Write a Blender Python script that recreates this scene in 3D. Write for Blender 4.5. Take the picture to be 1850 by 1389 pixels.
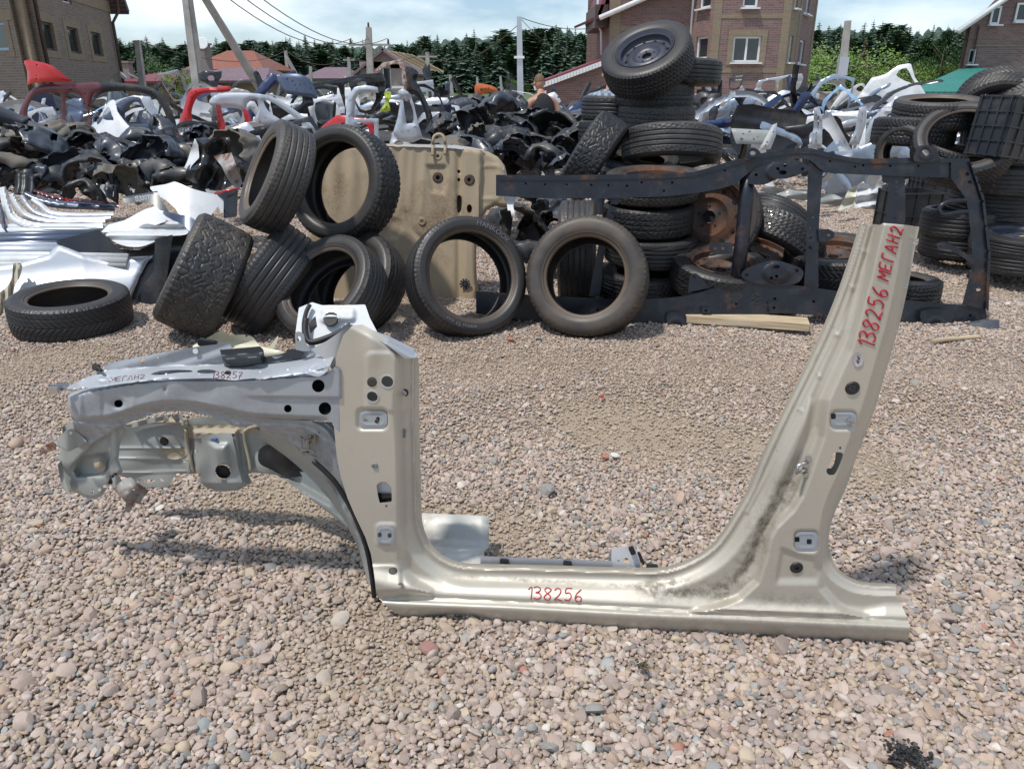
import bpy, bmesh, math, random
import numpy as np
from mathutils import Vector, Matrix, Quaternion
R = math.radians
random.seed(7); rng = np.random.default_rng(7)
SC = bpy.context.scene
for _o in list(bpy.data.objects): bpy.data.objects.remove(_o)
# ------------------------------------------------------------------ camera
FPX, PITCH, CAMH = 1380.0, R(21.5), 1.35
CX, CY = 925.0, 694.5
cam_d = bpy.data.cameras.new('camera'); cam = bpy.data.objects.new('camera', cam_d)
SC.collection.objects.link(cam); SC.camera = cam
cam_d.sensor_width = 36; cam_d.lens = FPX/1850*36; cam_d.clip_start = .05; cam_d.clip_end = 3000
cam.location = (0, 0, CAMH); cam.rotation_euler = (R(90)-PITCH, 0, 0)
# ------------------------------------------------------------------ light
SUN_EL, SUN_AZ = R(66), R(-125)          # azimuth measured from +Y towards +X
W = bpy.data.worlds.new('World'); SC.world = W; W.use_nodes = True
nt = W.node_tree; nt.nodes.clear()
wo = nt.nodes.new('ShaderNodeOutputWorld'); bg = nt.nodes.new('ShaderNodeBackground')
sky = nt.nodes.new('ShaderNodeTexSky'); sky.sky_type = 'NISHITA'; sky.sun_disc = False
sky.sun_elevation = SUN_EL; sky.sun_rotation = SUN_AZ; sky.dust_density = .4; sky.air_density = 1.0; sky.ozone_density = 1.6
tc = nt.nodes.new('ShaderNodeTexCoord'); mp = nt.nodes.new('ShaderNodeMapping'); mp.inputs['Scale'].default_value = (1, 1, 3.2)
nz = nt.nodes.new('ShaderNodeTexNoise'); nz.inputs['Scale'].default_value = 3.1; nz.inputs['Detail'].default_value = 9; nz.inputs['Roughness'].default_value = .56
mp.inputs['Location'].default_value = (.35, .1, .2)
rp = nt.nodes.new('ShaderNodeValToRGB'); rp.color_ramp.elements[0].position = .44; rp.color_ramp.elements[1].position = .66
rp.color_ramp.elements[0].color = (.12, .12, .12, 1); rp.color_ramp.elements[1].color = (1, 1, 1, 1)
mx = nt.nodes.new('ShaderNodeMix'); mx.data_type = 'RGBA'
mx.inputs[7].default_value = (9.6, 10.7, 11.3, 1)
nt.links.new(tc.outputs['Generated'], mp.inputs[0]); nt.links.new(mp.outputs[0], nz.inputs['Vector'])
nt.links.new(nz.outputs[0], rp.inputs[0]); nt.links.new(rp.outputs[0], mx.inputs[0])
tn = nt.nodes.new('ShaderNodeMix'); tn.data_type = 'RGBA'; tn.blend_type = 'MULTIPLY'; tn.inputs[0].default_value = 1; tn.inputs[7].default_value = (.86, .99, 1.16, 1)
nt.links.new(sky.outputs[0], tn.inputs[6]); nt.links.new(tn.outputs[2], mx.inputs[6]); nt.links.new(mx.outputs[2], bg.inputs[0])
bg.inputs[1].default_value = .085; nt.links.new(bg.outputs[0], wo.inputs[0])
sd = bpy.data.lights.new('sun', 'SUN'); sun = bpy.data.objects.new('sun', sd); SC.collection.objects.link(sun)
sd.energy = 3.0; sd.angle = R(3); sd.color = (1, .95, .88)
sdir = Vector((math.sin(SUN_AZ)*math.cos(SUN_EL), math.cos(SUN_AZ)*math.cos(SUN_EL), math.sin(SUN_EL)))
sun.rotation_euler = sdir.to_track_quat('Z', 'Y').to_euler()
SC.view_settings.view_transform = 'Standard'; SC.view_settings.look = 'None'
SC.view_settings.exposure = 0.35; SC.view_settings.gamma = 1
SC.render.engine = 'CYCLES'
SC.cycles.max_bounces = 6; SC.cycles.use_denoising = True; SC.cycles.transparent_max_bounces = 6
# ------------------------------------------------------------------ pixel <-> place
SP, CP = math.sin(PITCH), math.cos(PITCH)
def ray(u, v):
    x = (u-CX)/FPX; y = (CY-v)/FPX
    return Vector((x, CP+y*SP, -SP+y*CP))
def at(u, v, Y):
    d = ray(u, v); return Vector((0, 0, CAMH)) + d*(Y/d.y)
def gp(u, v, z=0.0):
    d = ray(u, v); return Vector((0, 0, CAMH)) + d*((z-CAMH)/d.z)
# ------------------------------------------------------------------ linking and tags
COL = SC.collection
def tag(o, label=None, cat=None, group=None, kind=None):
    if label: o['label'] = label
    if cat: o['category'] = cat
    if group: o['group'] = group
    if kind: o['kind'] = kind
    return o
def link(name, me, parent=None, mat=None):
    o = bpy.data.objects.new(name, me); COL.objects.link(o)
    if parent is not None: o.parent = parent
    if mat is not None and me is not None and len(me.materials) == 0: me.materials.append(mat)
    return o
def thing(name, label, cat, loc=(0, 0, 0), rot=None, group=None):
    o = bpy.data.objects.new(name, None); COL.objects.link(o); o.empty_display_size = .1
    o.location = loc
    if rot is not None:
        if isinstance(rot, Matrix): o.matrix_world = Matrix.Translation(loc) @ rot.to_4x4()
        else: o.rotation_euler = rot
    return tag(o, label, cat, group)
def copy_tree(o, parent=None):
    c = o.copy(); COL.objects.link(c)
    if parent is not None: c.parent = parent
    for ch in list(o.children): copy_tree(ch, c)
    return c
def mesh(name, V, Fc, smooth=True, attrs=None):
    me = bpy.data.meshes.new(name)
    V = np.asarray(V, dtype=np.float64).reshape(-1, 3)
    if isinstance(Fc, np.ndarray) and Fc.ndim == 2:
        n = Fc.shape[1]; m = len(Fc)
        me.vertices.add(len(V)); me.vertices.foreach_set('co', V.ravel())
        me.loops.add(m*n); me.loops.foreach_set('vertex_index', Fc.astype(np.int32).ravel())
        me.polygons.add(m); me.polygons.foreach_set('loop_start', np.arange(0, m*n, n, dtype=np.int32))
        me.update(calc_edges=True)
    else:
        me.from_pydata([tuple(p) for p in V], [], [list(map(int, f)) for f in Fc]); me.update()
    if smooth: me.polygons.foreach_set('use_smooth', np.ones(len(me.polygons), dtype=bool))
    if attrs:
        for k, a in attrs.items():
            at_ = me.attributes.new(k, 'FLOAT', 'POINT'); at_.data.foreach_set('value', np.asarray(a, dtype=np.float32).ravel())
    return me
def gridF(nu, nv, cu=False, cv=False):
    iu = np.arange(nu if cu else nu-1); iv = np.arange(nv if cv else nv-1)
    a, b = np.meshgrid(iu, iv, indexing='ij'); a = a.ravel(); b = b.ravel()
    a2 = (a+1) % nu; b2 = (b+1) % nv
    return np.stack([a*nv+b, a2*nv+b, a2*nv+b2, a*nv+b2], 1)
class MB:
    "collects simple shapes into one mesh"
    def __init__(s): s.V = []; s.F = []
    def add(s, V, Fc):
        n = len(s.V); s.V += [tuple(p) for p in V]; s.F += [[i+n for i in f] for f in Fc]; return s
    def box(s, c, d, M=None, bev=0.0):
        x, y, z = d[0]/2, d[1]/2, d[2]/2; c = Vector(c)
        if bev <= 0:
            P = [Vector((a*x, b*y, e*z)) for a in (-1, 1) for b in (-1, 1) for e in (-1, 1)]
            Fc = [(0, 1, 3, 2), (4, 6, 7, 5), (0, 4, 5, 1), (2, 3, 7, 6), (0, 2, 6, 4), (1, 5, 7, 3)]
        else:
            bm = bmesh.new(); bmesh.ops.create_cube(bm, size=1)
            for v in bm.verts: v.co = Vector((v.co.x*2*x, v.co.y*2*y, v.co.z*2*z))
            bmesh.ops.bevel(bm, geom=bm.edges[:], offset=min(bev, .45*min(d)), segments=2, affect='EDGES')
            P = [v.co.copy() for v in bm.verts]; bm.verts.index_update(); Fc = [[v.index for v in f.verts] for f in bm.faces]; bm.free()
        if M is not None: P = [M @ p for p in P]
        return s.add([p+c for p in P], Fc)
    def beam(s, a, b, w, h, up=(0, 0, 1), w2=None, h2=None):
        a = Vector(a); b = Vector(b); d = (b-a).normalized(); up = Vector(up)
        x = d.cross(up)
        if x.length < 1e-4: x = d.cross(Vector((1, 0, 0)))
        x.normalize(); y = x.cross(d).normalized()
        w2 = w if w2 is None else w2; h2 = h if h2 is None else h2
        P = [a+x*i*w/2+y*j*h/2 for i, j in ((-1, -1), (1, -1), (1, 1), (-1, 1))]+[b+x*i*w2/2+y*j*h2/2 for i, j in ((-1, -1), (1, -1), (1, 1), (-1, 1))]
        return s.add(P, [(3, 2, 1, 0), (4, 5, 6, 7), (0, 1, 5, 4), (1, 2, 6, 5), (2, 3, 7, 6), (3, 0, 4, 7)])
    def tube(s, pts, r, n=8, caps=True, flat=1.0):
        pts = [Vector(p) for p in pts]; rr = r if hasattr(r, '__len__') else [r]*len(pts)
        P = []; prev = None
        for i, p in enumerate(pts):
            t = (pts[min(i+1, len(pts)-1)]-pts[max(i-1, 0)]).normalized()
            if prev is None:
                x = t.orthogonal().normalized()
            else:
                x = (prev - t*prev.dot(t)).normalized()
            prev = x; y = t.cross(x)
            for k in range(n):
                a = 2*math.pi*k/n; P.append(p+x*math.cos(a)*rr[i]+y*math.sin(a)*rr[i]*flat)
        Fc = []
        for i in range(len(pts)-1):
            for k in range(n):
                k2 = (k+1) % n; Fc.append((i*n+k, i*n+k2, (i+1)*n+k2, (i+1)*n+k))
        if caps: Fc.append(list(range(n))[::-1]); Fc.append([(len(pts)-1)*n+k for k in range(n)])
        return s.add(P, Fc)
    def disc(s, c, nrm, r, t, n=20, r2=None, hole=0):
        nrm = Vector(nrm).normalized(); x = nrm.orthogonal().normalized(); y = nrm.cross(x); c = Vector(c)
        r2 = r if r2 is None else r2; P = []
        prof = [(hole, 0), (r, 0), (r2, t), (hole, t)] if hole > 0 else [(1e-5, 0), (r, 0), (r2, t), (1e-5, t)]
        for (q, h) in prof:
            for k in range(n):
                a = 2*math.pi*k/n; P.append(c+x*math.cos(a)*q+y*math.sin(a)*q+nrm*h)
        Fc = []
        for i in range(4):
            j = (i+1) % 4
            for k in range(n):
                k2 = (k+1) % n; Fc.append((i*n+k, i*n+k2, j*n+k2, j*n+k))
        return s.add(P, Fc)
    def build(s, name, mat=None, parent=None, smooth=False, ang=None):
        me = mesh(name, s.V, s.F, smooth)
        if ang: me.set_sharp_from_angle(angle=R(ang)) if smooth else None
        return link(name, me, parent, mat)
def axes(zdir, spin=0.0, xhint=(1, 0, 0)):
    z = Vector(zdir).normalized(); x = Vector(xhint); x = (x-z*x.dot(z))
    if x.length < 1e-3: x = z.orthogonal()
    x.normalize(); y = z.cross(x)
    M = Matrix((x, y, z)).transposed()
    return M @ Matrix.Rotation(spin, 3, 'Z')
def cat_rom(P, n=8, closed=False):
    P = np.asarray(P, float); N = len(P); out = []
    rngi = range(N) if closed else range(N-1)
    for i in rngi:
        if closed: p0, p1, p2, p3 = P[(i-1) % N], P[i], P[(i+1) % N], P[(i+2) % N]
        else: p0, p1, p2, p3 = P[max(i-1, 0)], P[i], P[i+1], P[min(i+2, N-1)]
        for k in range(n):
            t = k/n
            out.append(.5*((2*p1)+(-p0+p2)*t+(2*p0-5*p1+4*p2-p3)*t*t+(-p0+3*p1-3*p2+p3)*t**3))
    if not closed: out.append(P[-1])
    return np.array(out)
# ------------------------------------------------------------------ pressed sheet metal from outline + holes + relief
def inside(P, poly):
    x = P[:, 0]; y = P[:, 1]; c = np.zeros(len(P), bool); n = len(poly)
    for i in range(n):
        x1, y1 = poly[i]; x2, y2 = poly[(i+1) % n]
        if y1 == y2: continue
        m = ((y1 > y) != (y2 > y)); c ^= m & (x < (x2-x1)*(y-y1)/(y2-y1)+x1)
    return c
def near(P, line, closed=False):
    "distance to a polyline and nearest point"
    L = np.asarray(line, float); A = L if closed else L[:-1]; B = np.roll(L, -1, 0) if closed else L[1:]
    bd = np.full(len(P), 1e18); bp = np.zeros((len(P), 2))
    for a, b in zip(A, B):
        ab = b-a; l2 = ab@ab
        if l2 < 1e-12: continue
        t = np.clip(((P-a)@ab)/l2, 0, 1); q = a+t[:, None]*ab; d = ((P-q)**2).sum(1)
        m = d < bd; bd[m] = d[m]; bp[m] = q[m]
    return np.sqrt(bd), bp
def sdist(P, poly):
    d, _ = near(P, poly, True); return np.where(inside(P, poly), d, -d)
def sm(x, a, b):
    t = np.clip((x-a)/(b-a), 0, 1); return t*t*(3-2*t)
def circ(u, v, r, r2=None, n=24, rot=0):
    r2 = r if r2 is None else r2; a = np.linspace(0, 2*math.pi, n, endpoint=False)
    x = r*np.cos(a); y = r2*np.sin(a); c, s_ = math.cos(rot), math.sin(rot)
    return np.stack([u+x*c-y*s_, v+x*s_+y*c], 1)
def sheet_mesh(name, outline, fmap, holes=(), step=4.0, thick=.0015, relief=None, dirt=None, hem=None):
    """fmap(P (n,2), D (n,)) -> (n,3); relief(P) -> D towards the viewer side; hem=(width, depth) rolls the rim back"""
    O = np.asarray(outline, float); lo = O.min(0)-step; hi = O.max(0)+step
    gx = np.arange(lo[0], hi[0]+step, step); gy = np.arange(lo[1], hi[1]+step, step)
    nx, ny = len(gx), len(gy)
    X, Y = np.meshgrid(gx, gy, indexing='ij'); P = np.stack([X.ravel(), Y.ravel()], 1)
    Cc = np.stack([(X[:-1, :-1]+step/2).ravel(), (Y[:-1, :-1]+step/2).ravel()], 1)
    keep = inside(Cc, O)
    for h in holes: keep &= ~inside(Cc, h)
    Fq = gridF(nx, ny)[keep]
    E = np.concatenate([Fq[:, [0, 1]], Fq[:, [1, 2]], Fq[:, [2, 3]], Fq[:, [3, 0]]])
    key = np.sort(E, 1); kk = key[:, 0].astype(np.int64)*(nx*ny)+key[:, 1]
    _, inv, cnt = np.unique(kk, return_inverse=True, return_counts=True)
    bE = E[cnt[inv] == 1]; bv = np.unique(bE)
    PB = P[bv]; bd, bp = near(PB, O, True)
    for h in holes:
        d2, p2 = near(PB, h, True); m = d2 < bd; bd[m] = d2[m]; bp[m] = p2[m]
    mm = bd < step*1.5; PB[mm] = bp[mm]; P[bv] = PB
    used = np.unique(Fq); idx = np.full(nx*ny, -1); idx[used] = np.arange(len(used))
    P = P[used]; Fq = idx[Fq]; bE = idx[bE]; n = len(P)
    D = relief(P) if relief is not None else np.zeros(n)
    if hem is not None:
        dd, _ = near(P, O, True)
        D = D - hem[1]*(1-sm(dd, 0, hem[0]))
    A = fmap(P, D); B = fmap(P, D-thick)
    V = np.concatenate([A, B])
    Fb = Fq[:, ::-1]+n
    Fr = np.stack([bE[:, 1], bE[:, 0], bE[:, 0]+n, bE[:, 1]+n], 1)
    attrs = {'dirt': np.concatenate([dirt(P), dirt(P)])} if dirt is not None else None
    me = mesh(name, V, np.concatenate([Fq, Fb, Fr]), True, attrs); me.set_sharp_from_angle(angle=R(55)); return me
def pixplane(u0, v0, Y0, yaw=0.0, lean=0.0):
    "map from picture coordinates to a plane standing at a real distance; yaw: right end nearer if >0; lean back if >0"
    o = np.array(at(u0, v0, Y0)); M = Matrix.Rotation(-yaw, 3, 'Z') @ Matrix.Rotation(-lean, 3, 'X')
    n = np.array(M @ Vector((0, -1, 0))); c = np.array([0, 0, CAMH])
    def f(P, D):
        P = np.atleast_2d(np.asarray(P, float)); D = np.broadcast_to(np.asarray(D, float), (len(P),))
        x = (P[:, 0]-CX)/FPX; y = (CY-P[:, 1])/FPX
        d = np.stack([x, CP+y*SP, -SP+y*CP], 1)
        t = (((o-c)@n)+D)/(d@n)
        return c+d*t[:, None]
    f.n = n; return f
def flat(o, ux, uy):
    "map local 2D metres to 3D: o + u*ux + v*uy + D*normal"
    o = np.array(o, float); ux = np.array(Vector(ux).normalized()); uy = np.array(Vector(uy).normalized()); n = np.cross(ux, uy)
    def f(P, D):
        P = np.atleast_2d(P); D = np.broadcast_to(np.asarray(D, float), (len(P),))
        return o+P[:, :1]*ux+P[:, 1:2]*uy+D[:, None]*n
    f.n = n; return f
def sheet(name, outline, fmap, mat, parent=None, **kw):
    return link(name, sheet_mesh(name, outline, fmap, **kw), parent, mat)
# ------------------------------------------------------------------ materials
MATS = {}
def mat_new(name):
    m = bpy.data.materials.new(name); m.use_nodes = True; t = m.node_tree; t.nodes.clear()
    o = t.nodes.new('ShaderNodeOutputMaterial'); b = t.nodes.new('ShaderNodeBsdfPrincipled'); t.links.new(b.outputs[0], o.inputs[0])
    MATS[name] = m; return m, t, b
def N(t, typ, **kw):
    n = t.nodes.new(typ)
    for k, v in kw.items():
        if k.startswith('i_'): n.inputs[k[2:].replace('_', ' ')].default_value = v
        elif k.startswith('n_'): n.inputs[int(k[2:])].default_value = v
        else: setattr(n, k, v)
    return n
def ramp(t, src, stops):
    r = t.nodes.new('ShaderNodeValToRGB'); e = r.color_ramp.elements
    while len(e) > 1: e.remove(e[-1])
    e[0].position = stops[0][0]; c = stops[0][1]; e[0].color = (*c, 1) if hasattr(c, '__len__') else (c, c, c, 1)
    for p, c in stops[1:]:
        x = e.new(p); x.color = (*c, 1) if hasattr(c, '__len__') else (c, c, c, 1)
    t.links.new(src, r.inputs[0]); return r.outputs[0]
def mixc(t, fac, a, b, blend='MIX'):
    m = t.nodes.new('ShaderNodeMix'); m.data_type = 'RGBA'; m.blend_type = blend
    for inp, s in ((0, fac), (6, a), (7, b)):
        if isinstance(s, bpy.types.NodeSocket): t.links.new(s, m.inputs[inp])
        elif inp == 0: m.inputs[0].default_value = s
        else: m.inputs[inp].default_value = (*s, 1) if hasattr(s, '__len__') else (s, s, s, 1)
    return m.outputs[2]
def noise(t, scale, detail=4, rough=.55, coord='Object', dist=0):
    c = t.nodes.new('ShaderNodeTexCoord'); n = t.nodes.new('ShaderNodeTexNoise')
    n.inputs['Scale'].default_value = scale; n.inputs['Detail'].default_value = detail; n.inputs['Roughness'].default_value = rough; n.inputs['Distortion'].default_value = dist
    t.links.new(c.outputs[coord], n.inputs['Vector']); return n.outputs[0]
def bump(t, b, src, strength=.3, dist=.002):
    n = t.nodes.new('ShaderNodeBump'); n.inputs['Strength'].default_value = strength; n.inputs['Distance'].default_value = dist
    t.links.new(src, n.inputs['Height']); t.links.new(n.outputs[0], b.inputs['Normal']); return n
def setc(t, b, s):
    if isinstance(s, bpy.types.NodeSocket): t.links.new(s, b.inputs['Base Color'])
    else: b.inputs['Base Color'].default_value = (*s, 1)
def paint(name, col, metal=.0, rough=.35, coat=.4, dirt=(.20, .16, .11), amount=.35, dscale=3.0, attr=False):
    m, t, b = mat_new(name)
    n1 = noise(t, dscale, 8, .65); n2 = noise(t, 60, 4)
    f = ramp(t, n1, [(.48, 0), (.75, amount)])
    mt = t.nodes.new('ShaderNodeMath'); mt.operation = 'MULTIPLY'; t.links.new(f, mt.inputs[0])
    t.links.new(ramp(t, n2, [(.3, .2), (.6, 1)]), mt.inputs[1]); fac = mt.outputs[0]
    if attr:
        a = N(t, 'ShaderNodeAttribute', attribute_name='dirt')
        n3 = noise(t, 38, 8, .72); g = t.nodes.new('ShaderNodeMath'); g.operation = 'MULTIPLY'
        t.links.new(a.outputs['Fac'], g.inputs[0]); t.links.new(ramp(t, n3, [(.40, 0), (.62, 1)]), g.inputs[1])
        mxm = t.nodes.new('ShaderNodeMath'); mxm.operation = 'MAXIMUM'; t.links.new(fac, mxm.inputs[0]); t.links.new(g.outputs[0], mxm.inputs[1]); fac = mxm.outputs[0]
    v = noise(t, 1.7, 3)
    base = mixc(t, ramp(t, v, [(.3, 0), (.7, 1)]), col, tuple(c*.9 for c in col))
    setc(t, b, mixc(t, fac, base, dirt))
    inv = t.nodes.new('ShaderNodeMath'); inv.operation = 'MULTIPLY_ADD'; t.links.new(fac, inv.inputs[0]); inv.inputs[1].default_value = -metal; inv.inputs[2].default_value = metal
    t.links.new(inv.outputs[0], b.inputs['Metallic'])
    ro = t.nodes.new('ShaderNodeMath'); ro.operation = 'MULTIPLY_ADD'; t.links.new(fac, ro.inputs[0]); ro.inputs[1].default_value = .5; ro.inputs[2].default_value = rough
    t.links.new(ro.outputs[0], b.inputs['Roughness'])
    b.inputs['Coat Weight'].default_value = coat; b.inputs['Coat Roughness'].default_value = .18
    bump(t, b, noise(t, 9, 5), .12, .01)
    return m
M_SILVER = paint('silver_beige_paint', (.53, .495, .425), .42, .48, .2, (.13, .105, .07), .30, 2.5, attr=True)
M_BLUE = paint('blue_grey_primer', (.37, .40, .44), .3, .46, .2, (.17, .14, .10), .55, 4, attr=True)
M_APRON = paint('grey_green_inner_paint', (.33, .35, .34), .15, .45, .15, (.17, .13, .09), .5, 4)
M_WHITE = paint('white_paint', (.64, .66, .68), 0, .35, .4, (.24, .20, .15), .55, 3.5)
M_LSILV = paint('light_silver_paint', (.55, .58, .63), .5, .34, .5, (.25, .22, .18), .3, 2)
M_SILVB = paint('silver_blue_paint', (.33, .40, .50), .5, .34, .5, (.25, .22, .18), .3, 2)
M_NAVY = paint('navy_paint', (.02, .04, .12), .3, .3, .6, (.2, .17, .13), .3, 2)
M_SLATE = paint('slate_blue_paint', (.07, .095, .15), .4, .33, .6, (.2, .17, .13), .35, 2)
M_RED = paint('red_paint', (.48, .012, .018), .1, .3, .5, (.2, .1, .08), .25, 2)
M_MAROON = paint('maroon_paint', (.12, .03, .045), .3, .35, .5, (.2, .13, .1), .35, 2)
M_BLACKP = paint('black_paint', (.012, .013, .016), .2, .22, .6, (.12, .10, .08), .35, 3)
M_CREAM = paint('cream_paint', (.62, .60, .47), 0, .4, .2, (.25, .2, .13), .3, 4)
M_PLATE = paint('dusty_beige_underbody', (.37, .295, .20), .0, .66, .0, (.13, .075, .04), .95, 3.2)
M_YG = paint('yellow_green_paint', (.45, .55, .05), 0, .4, .3)
M_ORNG = paint('orange_paint', (.55, .13, .03), 0, .4, .3)
M_LBLUE = paint('light_blue_paint', (.25, .42, .62), .2, .35, .4)
M_CHROME = paint('zinc_plated_steel', (.6, .6, .62), 1, .25, 0, amount=.1)
M_PLASTIC = paint('dark_plastic', (.020, .023, .030), 0, .42, .1, (.17, .145, .11), .55, 2.6)
M_PLAST2 = paint('blue_grey_plastic', (.034, .042, .060), 0, .38, .15, (.17, .145, .11), .35, 2.6)
M_PLAST3 = paint('dusty_grey_plastic', (.10, .095, .085), 0, .6, 0, (.22, .18, .13), .8, 3)
M_RUBBLK = paint('black_rubber_seal', (.012, .012, .013), 0, .55, 0, (.1, .09, .08), .3, 20)
M_PLUG = paint('grey_plug', (.17, .19, .2), 0, .55, 0)
M_INK = paint('red_marker_ink', (.42, .015, .035), 0, .5, 0, amount=0)
M_INKD = paint('brown_marker_ink', (.16, .03, .03), 0, .6, 0, amount=0)
M_CHALK = paint('white_marker_ink', (.75, .75, .73), 0, .6, 0, amount=0)
M_SEAL = paint('tan_sealant', (.36, .31, .23), 0, .7, 0)
M_FRAME = None
def rusty(name, base, rust, lo=.52, hi=.62, scale=3.0, rough=.45):
    m, t, b = mat_new(name)
    n = noise(t, scale, 10, .68); n2 = noise(t, scale*9, 6, .6); f = ramp(t, n, [(lo, 0), (hi, 1)])
    rc = mixc(t, ramp(t, n2, [(.35, 0), (.65, 1)]), rust, tuple(c*.45 for c in rust))
    dust = ramp(t, noise(t, scale*2.3, 8, .7), [(.5, 0), (.8, .45)])
    setc(t, b, mixc(t, f, mixc(t, dust, base, (.09, .082, .075)), rc))
    t.links.new(ramp(t, f, [(0, rough), (1, .85)]), b.inputs['Roughness']); b.inputs['Coat Weight'].default_value = .0
    bump(t, b, n2, .35, .003); return m
M_FRAME = rusty('black_chassis_paint', (.011, .014, .023), (.13, .065, .035), .57, .68, 4, .33)
M_RIMRUST = rusty('rusty_wheel_rim', (.035, .03, .03), (.14, .058, .028), .40, .62, 6, .5)
M_RIMDARK = rusty('dark_steel_rim', (.035, .04, .06), (.12, .06, .035), .62, .75, 6, .4)
M_RUSTY = rusty('rusted_sheet', (.30, .30, .29), (.20, .07, .03), .42, .55, 8, .5)
def rubber(name, dust=.25, base=.022, dustc=(.15, .125, .10)):
    m, t, b = mat_new(name)
    a = N(t, 'ShaderNodeAttribute', attribute_name='zone')   # 0 tread 1 side 2 bead / inside
    n = noise(t, 5, 8, .65); f = ramp(t, n, [(.42, dust*.15), (.72, dust)])
    c = mixc(t, f, (base, base, base*1.12), dustc)
    bead = ramp(t, a.outputs['Fac'], [(.3, 0), (.5, .12), (.85, .16), (1, 1)])
    mm = t.nodes.new('ShaderNodeMath'); mm.operation = 'MULTIPLY'; t.links.new(bead, mm.inputs[0]); mm.inputs[1].default_value = dust*1.15
    c = mixc(t, mm.outputs[0], c, (.17, .125, .085)); setc(t, b, c)
    t.links.new(ramp(t, f, [(0, .42), (1, .8)]), b.inputs['Roughness'])
    bump(t, b, noise(t, 70, 5), .25, .002); return m
M_RUB = [rubber('tyre_rubber', .28, .014, (.075, .072, .07)), rubber('dusty_tyre_rubber', .5, .022, (.13, .115, .095)), rubber('clean_tyre_rubber', .2, .012), rubber('brown_bead_tyre_rubber', .45, .016, (.16, .12, .085))]
def wood():
    m, t, b = mat_new('weathered_plank_wood')
    c = t.nodes.new('ShaderNodeTexCoord'); mp = t.nodes.new('ShaderNodeMapping'); mp.inputs['Scale'].default_value = (1.5, 30, 30)
    n = t.nodes.new('ShaderNodeTexNoise'); n.inputs['Scale'].default_value = 3; n.inputs['Detail'].default_value = 7
    t.links.new(c.outputs['Object'], mp.inputs[0]); t.links.new(mp.outputs[0], n.inputs[0])
    setc(t, b, ramp(t, n.outputs[0], [(.3, (.30, .22, .13)), (.55, (.50, .40, .27)), (.75, (.56, .48, .36))])); b.inputs['Roughness'].default_value = .75
    bump(t, b, n.outputs[0], .3, .003); return m
M_WOOD = wood()
def simple(name, col, rough=.7, nscale=8, var=.25, bmp=.2, bd=.01, metal=0):
    m, t, b = mat_new(name); n = noise(t, nscale, 8, .6)
    setc(t, b, ramp(t, n, [(.3, tuple(c*(1-var) for c in col)), (.7, tuple(min(1, c*(1+var)) for c in col))]))
    b.inputs['Roughness'].default_value = rough; b.inputs['Metallic'].default_value = metal; bump(t, b, n, bmp, bd); return m
# ================================================================== ground and gravel
def hgt(x, y):
    x = np.asarray(x, float); y = np.asarray(y, float)
    h = .010*np.sin(x*2.3+1.1)*np.sin(y*1.9)+.008*np.sin(x*5.1+y*3.3)+.005*np.sin(x*9.7-y*7.1)
    ridge = .045*np.exp(-((y-3.25-.12*np.sin(x*1.7))/.28)**2)-.02*np.exp(-((y-2.75)/.3)**2)
    k = np.exp(-np.maximum(y-4, 0)*.6)*sm(y, .3, 1.2)
    panel = 1-.85*np.exp(-((y-1.65)/.35)**2)
    return (h*panel+ridge)*k-.004-.016*np.exp(-((y-1.62)/.3)**2)
gx = np.concatenate([[-900, -300, -100, -40, -20], np.linspace(-12, 12, 241), [20, 40, 100, 300, 900]])
gy = np.concatenate([[-60, -10], np.linspace(-1, 16, 171), [20, 30, 60, 120, 300, 700, 1500]])
GX, GY = np.meshgrid(gx, gy, indexing='ij')
GV = np.stack([GX.ravel(), GY.ravel(), hgt(GX.ravel(), GY.ravel())], 1)
m, t, b = mat_new('gravel_ground')
tcn = t.nodes.new('ShaderNodeTexCoord')
vo = N(t, 'ShaderNodeTexVoronoi'); vo.inputs['Scale'].default_value = 42; t.links.new(tcn.outputs['Object'], vo.inputs['Vector'])
cc = ramp(t, vo.outputs['Color'], [(.1, (.17, .155, .14)), (.45, (.34, .29, .24)), (.75, (.44, .39, .33)), (.95, (.56, .53, .49))])
edge = ramp(t, vo.outputs['Distance'], [(.25, 0), (.6, 1)])
dirtc = mixc(t, noise(t, 1.3, 8), (.25, .19, .135), (.36, .29, .215))
c2 = mixc(t, edge, cc, dirtc)
geo = N(t, 'ShaderNodeNewGeometry'); sx = N(t, 'ShaderNodeSeparateXYZ'); t.links.new(geo.outputs['Position'], sx.inputs[0])
farf = t.nodes.new('ShaderNodeMapRange'); farf.inputs[1].default_value = 7; farf.inputs[2].default_value = 9.5; t.links.new(sx.outputs[1], farf.inputs[0])
c3 = mixc(t, farf.outputs[0], dirtc, c2)
grassf = t.nodes.new('ShaderNodeMapRange'); grassf.inputs[1].default_value = 36; grassf.inputs[2].default_value = 60; t.links.new(sx.outputs[1], grassf.inputs[0])
c3 = mixc(t, grassf.outputs[0], c3, mixc(t, noise(t, .2, 6), (.05, .09, .03), (.10, .13, .05)))
setc(t, b, c3); b.inputs['Roughness'].default_value = .9
bump(t, b, noise(t, 110, 6, .7), .6, .006)
g = link('ground', mesh('ground', GV, gridF(len(gx), len(gy))), None, m); tag(g, 'gravelly beige ground of the yard', kind='structure')
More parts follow.
